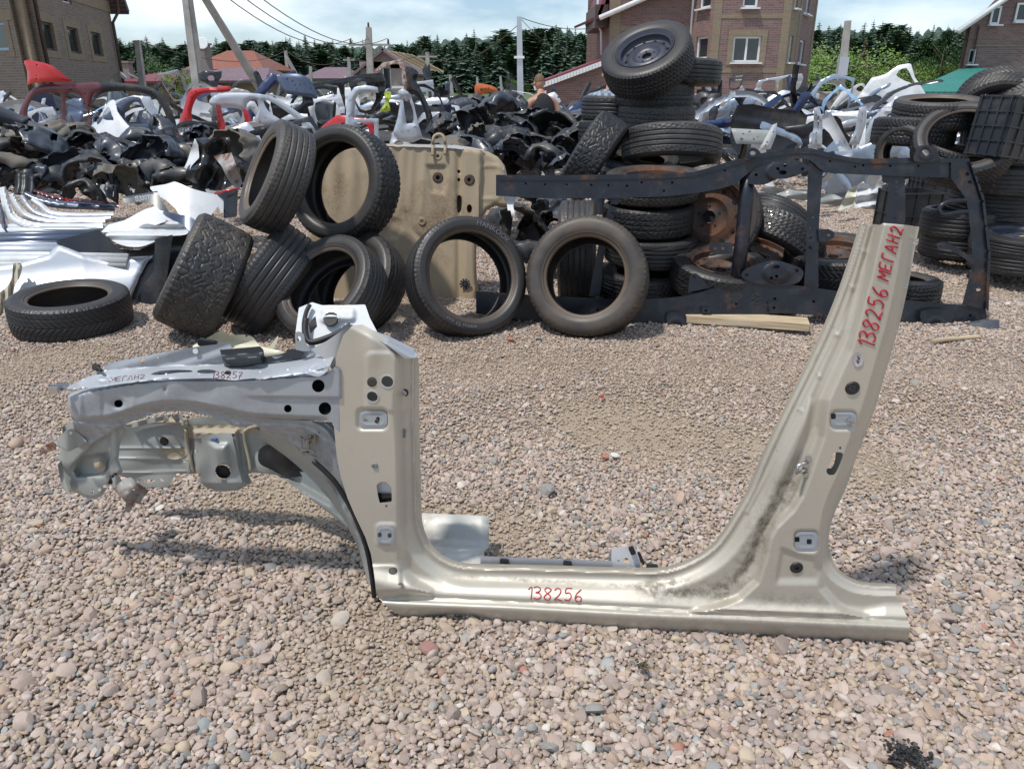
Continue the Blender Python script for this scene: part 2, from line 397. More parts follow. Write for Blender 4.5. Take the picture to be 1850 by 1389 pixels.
# pebble shapes, kept out of the scene and scattered on points
m, t, b = mat_new('gravel_stone')
ai = N(t, 'ShaderNodeAttribute', attribute_name='tint', attribute_type='INSTANCER')
n1 = noise(t, 30, 6, .65); n2 = noise(t, 140, 4, .6)
c = mixc(t, .55, ai.outputs['Color'], mixc(t, ramp(t, n1, [(.3, 0), (.7, 1)]), (.55, .55, .55), (1.3, 1.25, 1.18)), 'MULTIPLY')
c = mixc(t, ramp(t, n2, [(.55, 0), (.75, .35)]), c, (.54, .48, .42))
setc(t, b, c); b.inputs['Roughness'].default_value = .78; bump(t, b, n1, .35, .004)
M_STONE = m
peb = bpy.data.collections.new('pebble_shapes')
for k in range(14):
    bm = bmesh.new(); bmesh.ops.create_icosphere(bm, subdivisions=2, radius=1)
    r_ = random.Random(k); sc = Vector((r_.uniform(.85, 1.3), r_.uniform(.65, 1.0), r_.uniform(.45, .75)))
    cuts = [(Vector((r_.gauss(0, 1), r_.gauss(0, 1), r_.gauss(0, 1))).normalized(), r_.uniform(.46, .78)) for _ in range(12 if k % 4 else 6)]
    for v in bm.verts:
        p = v.co.copy()
        for nn, dd in cuts:
            q = p.dot(nn)-dd
            if q > 0: p -= nn*q*.92
        v.co = Vector((p.x*sc.x, p.y*sc.y, p.z*sc.z))*(1+r_.uniform(-.055, .055))*1.12
    me = bpy.data.meshes.new('pebble'); bm.to_mesh(me); bm.free()
    for p in me.polygons: p.use_smooth = True
    if k % 5 < 3: me.set_sharp_from_angle(angle=R(24))
    me.materials.append(M_STONE)
    o = bpy.data.objects.new('pebble', me); peb.objects.link(o)
def sdens(x, y):
    n = np.sin(x*1.9+.7*np.sin(y*2.1))*np.sin(y*2.4+1.3*np.sin(x*1.3+.5))
    n2 = np.sin(x*4.3+y*2.2)*np.sin(y*5.1-x*1.7)
    return n*.65+n2*.35
PX = []
def strata(y0, y1, sp, scl, sig):
    ys = np.arange(y0, y1, sp); out = []
    for y in ys:
        w = .80*y+.5; xs = np.arange(-w, w, sp); out.append(np.stack([xs, np.full(len(xs), y)], 1))
    P = np.concatenate(out); P += rng.uniform(-.55, .55, P.shape)*sp
    s = scl*np.exp(rng.normal(0, sig, len(P))); return P, s
sets = [strata(.75, 5.2, .0115, .0070, .33), strata(5.2, 9.6, .018, .0095, .32), strata(.75, 7, .07, .0118, .34), strata(9.6, 15, .045, .022, .3)]
P = np.concatenate([q[0] for q in sets]); S = np.concatenate([q[1] for q in sets]); big = np.concatenate([np.full(len(q[0]), i == 2) for i, q in enumerate(sets)])
dn = sdens(P[:, 0], P[:, 1]); keep = ~((dn > .28) & (rng.random(len(P)) < sm(dn, .28, .7)*.38) & ~big) & ~(big & (rng.random(len(P)) < .45))
S = S*(1-.25*np.clip((P[:, 1]-2.8)/.6, 0, 1)*np.clip((4.3-P[:, 1])/.6, 0, 1))
S = S*(1+.22*np.clip((2.4-P[:, 1])/.7, 0, 1))
P = P[keep]; S = S[keep]; big = big[keep]; n = len(P); dn = dn[keep]
S = np.clip(S*(1-.25*sm(dn, .2, .6)), .003, .036)
pal = np.array([(.39, .31, .27), (.45, .37, .325), (.31, .25, .22), (.50, .43, .385), (.29, .28, .27), (.22, .22, .22), (.43, .32, .25), (.54, .50, .45), (.15, .16, .175), (.36, .17, .12), (.44, .36, .27), (.30, .33, .33)])
pw = np.array([.25, .22, .15, .09, .07, .025, .11, .012, .007, .005, .12, .008]); pw /= pw.sum()
ci = rng.choice(len(pal), n, p=pw); tint = pal[ci]*rng.uniform(.85, 1.15, (n, 1))
dustm = (sm(dn, .1, .5)*.55)[:, None]; tint = tint*(1-dustm)+np.array([.40, .33, .26])*dustm
far = np.clip((P[:, 1]-2.8)/1.0, 0, 1)*np.clip((4.6-P[:, 1])/1.0, 0, 1); fm = (far*(.36+.2*np.sin(P[:,0]*1.3+P[:,1]*2)))[:, None]; tint = tint*(1-fm)+np.array([.34, .255, .185])*fm
Z = hgt(P[:, 0], P[:, 1])+S*rng.uniform(-.05, .45, n)+rng.uniform(0, .006, n)
me = bpy.data.meshes.new('gravel'); me.vertices.add(n); me.vertices.foreach_set('co', np.stack([P[:, 0], P[:, 1], Z], 1).ravel())
def addattr(nm, typ, fld, arr): a = me.attributes.new(nm, typ, 'POINT'); a.data.foreach_set(fld, np.asarray(arr).ravel())
addattr('sz', 'FLOAT', 'value', S.astype(np.float32))
rot = np.stack([rng.normal(0, .35, n), rng.normal(0, .35, n), rng.uniform(0, 6.28, n)], 1).astype(np.float32)
addattr('rot', 'FLOAT_VECTOR', 'vector', rot); addattr('tint', 'FLOAT_VECTOR', 'vector', tint.astype(np.float32))
addattr('pick', 'INT', 'value', rng.integers(0, 14, n).astype(np.int32))
gv = link('gravel', me); tag(gv, 'loose beige and grey gravel covering the yard', 'gravel', kind='stuff')
ng = bpy.data.node_groups.new('scatter_gravel', 'GeometryNodeTree')
ng.interface.new_socket('Geometry', in_out='INPUT', socket_type='NodeSocketGeometry'); ng.interface.new_socket('Geometry', in_out='OUTPUT', socket_type='NodeSocketGeometry')
gi = ng.nodes.new('NodeGroupInput'); go = ng.nodes.new('NodeGroupOutput'); ip = ng.nodes.new('GeometryNodeInstanceOnPoints')
cinf = ng.nodes.new('GeometryNodeCollectionInfo'); cinf.inputs['Collection'].default_value = peb; cinf.inputs['Separate Children'].default_value = True; cinf.inputs['Reset Children'].default_value = True
def nattr(nm, dt):
    a = ng.nodes.new('GeometryNodeInputNamedAttribute'); a.data_type = dt; a.inputs['Name'].default_value = nm
    return next(o for o in a.outputs if o.enabled and o.name == 'Attribute')
L = ng.links.new
L(gi.outputs[0], ip.inputs['Points']); L(cinf.outputs[0], ip.inputs['Instance']); ip.inputs['Pick Instance'].default_value = True
L(nattr('pick', 'INT'), ip.inputs['Instance Index']); L(nattr('rot', 'FLOAT_VECTOR'), ip.inputs['Rotation']); L(nattr('sz', 'FLOAT'), ip.inputs['Scale'])
L(ip.outputs[0], go.inputs[0])
md = gv.modifiers.new('scatter', 'NODES'); md.node_group = ng
# ================================================================== the cut car side in the foreground
def sq(u, v, w, h, r=2.0, rot=0, n=4):
    P = []
    for (cx, cy, a0) in ((w/2-r, h/2-r, 0), (-w/2+r, h/2-r, 90), (-w/2+r, -h/2+r, 180), (w/2-r, -h/2+r, 270)):
        for k in range(n+1):
            a = R(a0+90*k/n); P.append((cx+r*math.cos(a), cy+r*math.sin(a)))
    P = np.array(P); c, s_ = math.cos(rot), math.sin(rot)
    return np.stack([u+P[:, 0]*c-P[:, 1]*s_, v+P[:, 0]*s_+P[:, 1]*c], 1)
Y0 = gp(1180, 1140).y
yaw = math.atan2(gp(730, 1112).y-gp(1640, 1166).y, gp(1640, 1166).x-gp(730, 1112).x)
BP = pixplane(1180, 1140, Y0+.085, yaw, 0.0)      # the plane of the door flange, 85 mm behind the outer sill face
HERO = thing('car_side_section', 'cut off silver beige car side with hinge pillar, sill and centre pillar, standing on gravel', 'car body part', BP(np.array([[1180, 1140]]), .085)[0])
def hp(o):
    o.parent = HERO; o.matrix_parent_inverse = Matrix.Translation(HERO.location).inverted(); return o
door_edge = cat_rom([(757, 640), (757.5, 760), (760, 850), (762, 930), (764, 946), (771, 968), (787, 992), (811, 1008), (838, 1016), (873, 1018), (976, 1020), (1101, 1023.6), (1185, 1024.7), (1219, 1019), (1246, 1008.6), (1270, 995), (1291, 977), (1309.5, 952.6), (1334, 913), (1352, 880), (1377, 819.5), (1416, 738), (1451, 668), (1482, 601.7), (1509.5, 535.6), (1533, 469.5), (1552, 407)], 4)
rear_edge = cat_rom([(1661, 410), (1653, 450), (1641.7, 512), (1626, 582), (1610.6, 636.7), (1597, 683), (1583.4, 730), (1568, 773), (1548, 823), (1533, 870), (1518, 904), (1503, 940.5), (1497, 980), (1503, 1007), (1515, 1028), (1536.5, 1043), (1564, 1051), (1620, 1054)], 4)
side_out = [(637, 588), (655, 586), (690, 606), (740, 636.6), (754.6, 645)] + [tuple(p) for p in door_edge[1:]] + [(1570, 404), (1589, 406.5), (1596, 403), (1640, 407)] + [tuple(p) for p in rear_edge] + \
    [(1618, 1074), (1633, 1101), (1641, 1119), (1644, 1134), (1642, 1152), (1636, 1161), (1627, 1166), (1533, 1161), (1443, 1156), (1291, 1148), (1180, 1141), (1007, 1130), (913, 1124), (882, 1117), (840, 1113), (788, 1112), (741, 1116.7), (725, 1112), (703, 1099.4), (684.6, 1080.6), (680, 1068), (675, 1030), (670, 1000), (660, 970), (641, 930), (628, 900), (615, 860), (608, 820), (604, 778), (602, 740), (603, 690), (608, 640), (620, 605)]
R_face = np.array([(1590, 398), (1570, 497), (1552, 567), (1533, 633), (1513, 676), (1492, 722), (1484, 788), (1463, 847), (1447, 893), (1430.6, 919), (1400, 950), (1388, 971), (1382, 1001), (1367, 1049.5), (1337, 1077), (1291, 1096), (1250, 1106), (1564, 1116), (1530, 1103), (1512, 1092), (1485, 1061.6), (1476, 1025), (1483.5, 992), (1487, 962), (1496, 925), (1512, 880), (1530, 848), (1550, 795), (1565, 760), (1583, 700), (1598, 650), (1612, 600), (1628, 520), (1641, 400)])
ledge_top = [(600, 1000), (700, 1025), (800.6, 1043), (1000, 1053), (1180, 1062), (1231, 1069), (1300, 1076), (1450, 1086), (1560, 1092), (1600, 1085), (1640, 1085)]
groove1 = [(640, 1069), (694, 1074), (900, 1084), (1180, 1097), (1321, 1104), (1579, 1117), (1660, 1121)]
face_top = [(640, 1086), (719, 1091.6), (913, 1099), (1180, 1113.5), (1321.6, 1119), (1639, 1134), (1660, 1135)]
bot = [(640, 1112), (741, 1117), (1180, 1141), (1627, 1166), (1660, 1168)]
H_face = np.array([(560, 560), (636, 585), (700, 618), (722, 650), (724, 700), (717, 715), (716, 740), (722, 800), (724, 900), (724, 960), (727, 985), (724, 1010), (730, 1030), (750, 1055), (775, 1070), (640, 1075), (560, 1000), (560, 800)])
chan = [(1585, 402), (1560, 500), (1530, 600), (1500, 665), (1475, 720), (1468, 770), (1440, 840), (1410, 905), (1380, 955), (1365, 1000), (1345, 1040), (1300, 1072)]
def lineval(P, L):
    L = np.array(L, float); return P[:, 1]-np.interp(P[:, 0], L[:, 0], L[:, 1])
def side_relief(P):
    dd, _ = near(P, door_edge); dr, _ = near(P, rear_edge)
    D = .010*sm(dd, 7, 11)-.003*sm(dd, 11, 17)+.028*sm(dd, 17, 46)
    D = np.minimum(D, .008*sm(dr, 6, 10)+.012+.028*sm(dr, 10, 34)+.1*sm(P[:, 0]*-1, -1500, -1400))
    D += .026*sm(sdist(P, R_face), -9, 9)
    dc, _ = near(P, chan); D -= .012*(1-sm(dc, 2, 15))*sm(P[:, 1]*-1, -1065, -1020)
    dc2, _ = near(P, cat_rom([(1572, 410), (1545, 500), (1510, 595), (1475, 668), (1440, 740), (1400, 830), (1350, 925)], 4)); D += .004*(1-sm(dc2, 0, 6))
    D += .020*sm(sdist(P, H_face), -12, 10)*sm(-P[:, 0], -900, -860)
    l1 = lineval(P, ledge_top); l2 = lineval(P, groove1); l3 = lineval(P, face_top)
    D += .030*sm(l1, 0, 36)*(1-.35*sm(sdist(P, R_face), 0, 30))
    D += -.004*np.exp(-((l2)/2.6)**2)-.003*np.exp(-((l2-7)/2.2)**2)
    D = np.where(l3 > -14, np.maximum(D, D*(1-sm(l3, -14, 0))+.083*sm(l3, -14, 0)), D)
    D -= .046*sm(l3, 1, 48)+.02*sm(l3, 26, 36)
    # dent in the sill's front end
    dx = P[:, 0]-828; D -= .028*np.exp(-(dx/45)**2)*sm(l3, 2, 18)
    # recesses round the hinges
    for (u, v, w, h, r_, dep) in ((672, 757, 56, 40, 10, -.006), (698, 966, 40, 44, 10, .004), (1524, 759, 50, 36, 12, -.005), (1457, 977, 46, 40, 12, -.005), (690, 1050, 70, 60, 16, .006)):
        D += dep*sm(sdist(P, sq(u, v, w, h, r_)), -3, 4)
    D += .006*np.exp(-(((P[:, 0]-672)/16)**2+((P[:, 1]-632)/34)**2))
    q = sdist(P, np.array([(1412, 990), (1440, 1000), (1479, 1008), (1480, 1060), (1400, 1060)])); D -= .008*sm(q, -4, 6)*sm(-P[:, 1], -1060, -1040)
    D += .004*sm(sdist(P, sq(700, 690, 80, 110, 12)), -4, 6)
    for (u, v) in ((1562, 455), (1540, 520), (1512, 605), (1480, 680), (1448, 742), (1648, 430), (1640, 520), (1620, 600), (908, 1023), (1146, 1030)):
        D += .0025*np.exp(-(((P[:, 0]-u)**2+(P[:, 1]-v)**2)/16))
    D += .0012*np.sin(P[:, 0]*.021+P[:, 1]*.013)
    return D
def side_dirt(P):
    a, _ = near(P, [(1180, 1060), (1250, 1072), (1310, 1065), (1340, 1035), (1365, 990), (1372, 950), (1400, 915), (1425, 870)])
    b_, _ = near(P, face_top); c_, _ = near(P, [(820, 1040), (1000, 1050), (1200, 1064)])
    d = .95*np.exp(-(a/24)**2)+.35*np.exp(-(b_/9)**2)*sm(P[:, 0], 800, 1300)+.5*np.exp(-(c_/5)**2)
    d += .55*sm(sdist(P, R_face), 0, 30)*sm(P[:, 1], 1045, 1095)+.25*sm(lineval(P, face_top), 5, 25)
    d += .4*np.exp(-((P[:, 0]-1510)/60)**2)*np.exp(-((P[:, 1]-1110)/14)**2)
    return np.clip(d, 0, 1)
side_holes = [circ(673, 716, 11), circ(700, 689, 12), circ(672, 690, 9), circ(1540, 701, 10, 9), circ(1439, 1025, 10, 8), circ(710, 1031, 8, 7),
              np.array([(680, 876), (688, 870), (697, 870), (707, 880), (708, 904), (706, 906), (686, 908), (683, 896)]),
              cat_rom([(1505, 819), (1518, 817), (1523, 821), (1519, 834), (1513, 848), (1507, 857), (1497, 857), (1493, 850), (1499, 838)], 3, True),
              circ(698, 914, 2.5, n=8), circ(1518, 809, 2.5, n=8), sq(661, 757, 8, 8, 1), sq(682, 757, 8, 8, 1), sq(686, 966, 7, 8, 1), sq(704, 967, 7, 8, 1), sq(1505.5, 752, 9, 10, 1), sq(1440, 974, 9, 9, 1), sq(1462, 978, 9, 9, 1)]
side = hp(sheet('side_panel', side_out, BP, M_SILVER, step=2.2, thick=.0016, relief=side_relief, dirt=side_dirt, holes=side_holes))
def onside(u, v, off=0.0):
    P = np.array([[u, v]], float); return Vector(BP(P, side_relief(P)+off)[0])
NB = Vector(BP.n)
# inner shells behind the openings: the box sections are closed at the back
back_pil = [(606, 640), (640, 600), (735, 650), (750, 660), (752, 900), (757, 985), (740, 1010), (690, 1075), (676, 1020), (640, 928), (612, 840)]
hp(sheet('inner_pillar_panel', back_pil, BP, M_APRON, step=6, relief=lambda P: -.055+.015*np.sin(P[:, 1]*.05), holes=[circ(694, 886, 15)]))
back_sill = [(690, 1000), (760, 995), (830, 1022), (1100, 1030), (1190, 1030), (1240, 1015), (1300, 980), (1345, 910), (1380, 840), (1440, 720), (1500, 590), (1545, 480), (1560, 412), (1640, 412), (1625, 520), (1590, 660), (1545, 800), (1500, 910), (1480, 1000), (1520, 1050), (1612, 1062), (1630, 1110), (1618, 1150), (1440, 1140), (1180, 1122), (900, 1108), (700, 1085)]
hp(sheet('inner_sill_panel', back_sill, BP, M_APRON, step=7, relief=lambda P: -.022-.0*P[:, 0], holes=[cat_rom([(1500, 818), (1510, 816), (1506, 840), (1494, 850)], 2, True)]))
# sill end cap and underside
mb = MB()
edge = [onside(1643, v, 0) for v in (1125, 1140, 1155)]+[onside(1627, 1165)]
U = [onside(u, float(np.interp(u, [a[0] for a in bot], [a[1] for a in bot]))-1.5, -.002) for u in np.linspace(745, 1625, 30)]
Vv = []; Ff = []
for i, p in enumerate(U):
    Vv += [p, p-NB*.045+Vector((0, 0, -.006)), p-NB*.09+Vector((0, 0, .004))]
for i in range(len(U)-1):
    for k in range(2): a = i*3+k; Ff.append((a, a+1, a+4, a+3))
mb.add(Vv, Ff); hp(mb.build('sill_underside', M_SILVER, None, True))
# fittings: grommets, plugs, studs, bolts
def fit(name, u, v, r, mat, t=.004, hole=0, r2=None, off=0, n=20):
    m_ = MB(); c = onside(u, v, off); m_.disc(c, NB, r, t, n, r2, hole); return hp(m_.build(name, mat, None, False))
PXM = Y0/FPX*1.08
fit('rubber_grommet', 1540, 701, 13*PXM, M_RUBBLK, .004, 6*PXM, 11*PXM); fit('rubber_grommet', 1439, 1025, 13*PXM, M_RUBBLK, .004, 4*PXM, 11*PXM)
fit('grommet_core', 1540, 701, 8*PXM, M_PLUG, .002, 4*PXM, None, -.003); fit('grommet_core', 1439, 1025, 8*PXM, M_RUBBLK, .002, 0, None, -.003)
fit('rusty_plug', 672, 690, 9*PXM, M_RIMRUST, .002, 0, 6*PXM, .001); fit('bolt_hole_ring', 724, 1057, 7*PXM, M_CHROME, .002, 3*PXM)
fit('hole_collar', 673, 716, 13*PXM, M_LSILV, .002, 10.5*PXM); fit('hole_collar', 700, 689, 14*PXM, M_LSILV, .002, 11.5*PXM)
fit('threaded_boss', 677, 841, 7*PXM, M_PLUG, .004, 3*PXM, 5.5*PXM)
fit('drain_plug', 729, 779, 6*PXM, M_PLUG, .003, 0, 5*PXM); o = fit('drain_plug', 729, 787, 5*PXM, M_PLUG, .003, 0, 4*PXM)
mb = MB(); mb.disc(onside(731, 709), NB, 8*PXM, .003, 20, None, 4*PXM); hp(mb.build('stud_seal', M_RUBBLK))
mb = MB(); c = onside(731, 709); mb.disc(c, NB, 5*PXM, .005); mb.tube([c, c+NB*.024+Vector((.004, 0, -.002))], .003, 10); hp(mb.build('threaded_stud', M_CHROME))
for (u, v, w, h) in ((674, 757, 50, 30), (697, 967, 33, 34), (1524, 758, 46, 28), (1457, 977, 42, 34)):
    hs = [q for q in side_holes if abs(q[:, 0].mean()-u) < w/2 and abs(q[:, 1].mean()-v) < h/2 and len(q) > 16]
    hp(sheet('hinge_plate', sq(u, v, w, h, 9), BP, M_BLUE, step=2, thick=.003, holes=hs, relief=lambda P: side_relief(P)+.0035+.0015*np.exp(-((near(P, sq(u, v, w-9, h-9, 7), True)[0])/1.6)**2)))
c = onside(1535, 759, .004); mb = MB(); mb.disc(c, NB, 7*PXM, .006, 6); mb.tube([c, c+NB*.028], .0045, 10); hp(mb.build('hinge_bolt', M_CHROME))
c = onside(682, 758, .002); mb = MB(); mb.tube([c-NB*.01, c+NB*.004+Vector((-.002, 0, -.004))], .005, 8); hp(mb.build('rusty_bolt', M_RIMRUST))
# door striker loop
sk = hp(sheet('striker_plate', cat_rom([(1459, 822), (1466, 826), (1467, 838), (1463, 855), (1455, 863), (1449, 858), (1450, 842), (1453, 829)], 3, True), BP, M_CHROME, step=2, thick=.003, relief=lambda P: np.full(len(P), float(side_relief(np.array([[1458., 843.]]))[0])+.009)))
mb = MB(); a = onside(1459, 834, .010); b_ = onside(1457, 848, .010); w1 = Vector((-.026, 0, -.001))+NB*.016; w2 = Vector((-.026, 0, -.001))+NB*.016
mb.tube([a, a+w1*.5, a+w1*1.05, b_+w2*1.05, b_+w2*.5, b_], .0043, 10); hp(mb.build('striker_loop', M_CHROME, None, True))
for (u, v) in ((1461, 829), (1456, 857)):
    mb = MB(); mb.disc(onside(u, v, .010), NB, .0058, .003, 6); hp(mb.build('striker_bolt', M_CHROME))
# oval badge recess above the grommet
hp(sheet('oval_plate', circ(1551, 650, 9, 13, 20, .12), BP, M_LSILV, step=2, thick=.001, relief=lambda P: side_relief(P)+.0015+.002*np.exp(-((near(P, circ(1551, 650, 8, 12, 20, .12), True)[0])/2)**2)))
mb = MB(); mb.tube([onside(1550, 644, .003), onside(1553, 648, .003), onside(1549, 652, .003), onside(1551, 656, .003)], .0016, 6); hp(mb.build('oval_plate_mark', M_INKD))
# ---------------------------------------------------------------- handwriting
GL = {'1': [[(.15, .2), (.45, 0), (.42, 1)]], '3': [[(0, .08), (.35, 0), (.6, .15), (.5, .38), (.2, .48), (.55, .55), (.68, .8), (.4, 1), (0, .93)]],
      '8': [[(.62, .12), (.3, 0), (.08, .2), (.3, .45), (.62, .7), (.45, 1), (.12, .92), (.08, .7), (.4, .45), (.65, .2), (.62, .12)]],
      '2': [[(.05, .2), (.3, 0), (.6, .15), (.5, .5), (.05, .95), (.3, .9), (.75, 1)]], '5': [[(.7, .02), (.2, .03), (.12, .42), (.45, .38), (.65, .65), (.45, .98), (.05, .95)]],
      '6': [[(.6, .0), (.25, .3), (.08, .7), (.3, 1), (.62, .88), (.6, .62), (.3, .55), (.1, .75)]], '7': [[(.05, .05), (.65, .0), (.35, .5), (.2, 1)], [(.15, .5), (.55, .47)]],
      'М': [[(0, 1), (.1, .05), (.4, .65), (.75, 0), (.8, 1)]], 'Е': [[(.65, .02), (.1, .06), (.08, .5), (.55, .48)], [(.08, .5), (.1, .98), (.7, .95)]], 'Г': [[(.1, 1), (.12, .05), (.65, 0)]],
      'А': [[(0, 1), (.35, 0), (.68, 1)], [(.12, .62), (.6, .6)]], 'Н': [[(.08, 0), (.08, 1)], [(.65, 0), (.65, 1)], [(.08, .52), (.65, .48)]], '0': [[(.35, 0), (.08, .3), (.1, .8), (.35, 1), (.62, .75), (.6, .25), (.35, 0)]], ' ': []}
def handwrite(name, text, p0, xa, ya, mat, r=.0014, adv=.92, fn=onside, off=.0012):
    m_ = MB(); p0 = np.array(p0, float); xa = np.array(xa, float); ya = np.array(ya, float); x = 0
    for i, ch in enumerate(text):
        j = .05*math.sin(i*2.7+1)
        for st in GL[ch]:
            q = cat_rom(st, 4) if len(st) > 2 else np.array(st)
            if len(st) == 2: q = np.array([st[0], ((st[0][0]+st[1][0])/2, (st[0][1]+st[1][1])/2), st[1]])
            pts = [fn(*(p0+xa*(x+a)+ya*(b_+j)), off) for a, b_ in q]
            m_.tube(pts, r, 6, True)
        x += adv if ch not in '1 ' else .62
    return m_.build(name, mat, None, True)
hp(handwrite('red_marker_writing', '138256', (952, 1059), (20, 1.0), (-1, 22), M_INK, .0016))
hp(handwrite('red_marker_writing', '138256', (1549, 622), (5.3, -20.8), (28, 10), M_INK, .0018, .95))
hp(handwrite('red_marker_writing', 'МЕГАН2', (1583, 500), (4.9, -16.8), (21, 8), M_INK, .0017, .98))
# ---------------------------------------------------------------- upper rail (blue grey)
RP = pixplane(380, 740, BP(np.array([[380., 740.]]), .0)[0][1], yaw, 0)
rail_out = cat_rom([(122, 714), (140, 706), (187, 695), (250, 684), (305, 679), (380, 677), (461, 676), (520, 672), (572, 668)], 3).tolist()+[(593, 672), (605, 662.5), (622, 672), (636.5, 691), (641, 715), (642, 743), (643.5, 770), (643.7, 790), (640, 793), (622, 791), (618, 780.7), (610.5, 778), (602, 769), (599, 761.5)]+cat_rom([(590, 760.5), (553, 760), (495, 757.5), (449, 754), (403, 744), (345.6, 733), (302, 732), (259, 738.6), (202, 757), (147, 762), (130, 752), (122, 736)], 3).tolist()
def rail_relief(P):
    d, _ = near(P, rail_out, True)
    D = .062+.0*d; D = D-.03*(1-sm(d, 0, 9))*(sm(-P[:, 0], -600, -560))
    D += .003*np.exp(-((P[:, 0]-145)/5)**2)-.003*np.exp(-((P[:, 0]-187)/4)**2)+.002*np.exp(-((P[:, 0]-240)/5)**2)
    l = P[:, 1]-np.interp(P[:, 0], [430, 620], [716, 719]); D += -.007*sm(l, -2, 3)*sm(P[:, 0], 425, 500)*sm(-P[:, 0], -625, -612)
    D += -.006*np.exp(-(((P[:, 0]-298)/3)**2+((P[:, 1]-702)/7)**2))
    tl = P[:, 1]-np.interp(P[:, 0], [122, 187, 250, 305, 461, 572, 600, 640], [710, 701, 691, 687, 685, 678, 650, 600]); D = D-.028*(1-sm(tl, -6, 3))
    D += .0022*np.sin(P[:, 0]*.05+P[:, 1]*.07)*sm(-P[:, 0], -560, -300)
    D -= .012*sm(P[:, 0], 612, 622)+.004*sm(sdist(P, circ(214, 729, 11, 9)), -3, 1)
    return D
rail_dirt = lambda P: .25*sm(P[:, 1]-np.interp(P[:, 0], [120, 300, 450, 600], [735, 715, 740, 745]), 0, 20)
rholes = [circ(575, 697, 11.5), circ(587, 738, 11.5), circ(520, 738, 7), circ(214, 729, 8, 7)]
hp(sheet('upper_rail', rail_out, RP, M_BLUE, step=2.4, thick=.0016, relief=rail_relief, dirt=rail_dirt, holes=rholes))
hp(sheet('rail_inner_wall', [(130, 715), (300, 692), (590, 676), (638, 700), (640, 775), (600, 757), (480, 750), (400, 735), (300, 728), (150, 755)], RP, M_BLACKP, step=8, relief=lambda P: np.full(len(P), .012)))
hp(sheet('rail_end_cap', [(124, 716), (146, 710), (150, 758), (128, 750)], RP, M_BLUE, step=3, relief=lambda P: .03-.0*P[:, 0]))
# ledge on top of the rail
ledge_out = [(97, 706), (118, 700), (135, 692.5), (150, 684), (173, 675), (187, 660), (201, 655), (226, 650), (259, 643.5), (317, 632), (366, 625), (415, 619), (419, 630), (445, 650), (530, 640), (548, 632), (604, 630), (605, 640), (601, 650), (593, 668), (585, 676), (576, 680.5), (565, 679), (553, 675.5), (510, 680), (469, 686), (460, 683), (424, 687), (380, 683), (305, 685), (250, 690), (215, 694), (161, 702), (154, 699), (128, 705)]
crease = [(90, 706), (135, 692), (184, 671), (240, 664), (340, 660), (420, 656), (500, 655), (560, 642), (600, 640), (620, 640)]
def ledge_relief(P):
    fr = np.interp(P[:, 0], [97, 161, 250, 305, 424, 469, 553, 600], [706, 702, 690, 685, 687, 686, 675.5, 660])
    cr = np.interp(P[:, 0], [a[0] for a in crease], [a[1] for a in crease])
    s_ = np.clip((fr-P[:, 1])/np.maximum(fr-cr, 3), 0, 1)
    D = .075-.075*s_*(fr-cr)/30
    D += -.004*np.exp(-((near(P, circ(186, 684, 12, 5), True)[0])/2.5)**2)-.003*np.exp(-((near(P, circ(576, 665, 11, 5), True)[0])/2.5)**2)
    D += .006*np.sin(P[:, 0]*.11+1)*np.exp(-((P[:, 0]-150)/60)**2)+.003*np.sin(P[:, 0]*.06+P[:, 1]*.2)
    return D-.004*sm(-s_, -.06, 0)
lholes = [cat_rom([(272, 676), (290, 670), (320, 668), (345, 669), (346, 672), (320, 673), (290, 677)], 2, True), circ(373, 671, 18, 3.6), circ(412, 673, 6, 3.6), circ(258, 652, 5, 5), circ(285, 646, 2.5, 2.5, 8), circ(187, 664, 4, 3, 10), circ(120, 700, 3.5, 2.2, 8)]
wl = hp(sheet('wing_ledge', ledge_out, RP, M_BLUE, step=2.4, thick=.0016, relief=ledge_relief, dirt=lambda P: .2+0*P[:, 0], holes=lholes))
def onledge(u, v, off=0.0):
    P = np.array([[u, v]], float); return Vector(RP(P, ledge_relief(P)+off)[0])
hp(handwrite('brown_marker_writing', '138257', (382, 671), (11, .2), (-1, 12), M_INKD, .0009, .95, onledge))
hp(handwrite('brown_marker_writing', 'МЕГАН2', (200, 682), (12, -1.2), (-2, 8), M_INKD, .0007, .9, onledge))
mb = MB(); mb.disc(onledge(354, 634, .002), (0, -1, .1), .007, .004, 12); hp(mb.build('white_clip', M_WHITE))
mb = MB(); mb.disc(onledge(176, 664, .0), (0, -1, .5), .009, .012, 12); mb.tube([onledge(176, 664, .01), onledge(183, 669, .02)], .004); hp(mb.build('rubber_buffer', M_RUBBLK))
mb = MB(); mb.box(onledge(100, 703, .01), (.028, .02, .02), None, .003); mb.box(onledge(112, 697, .0), (.03, .02, .008), None, .002); hp(mb.build('rail_tip_clip', M_CHROME))
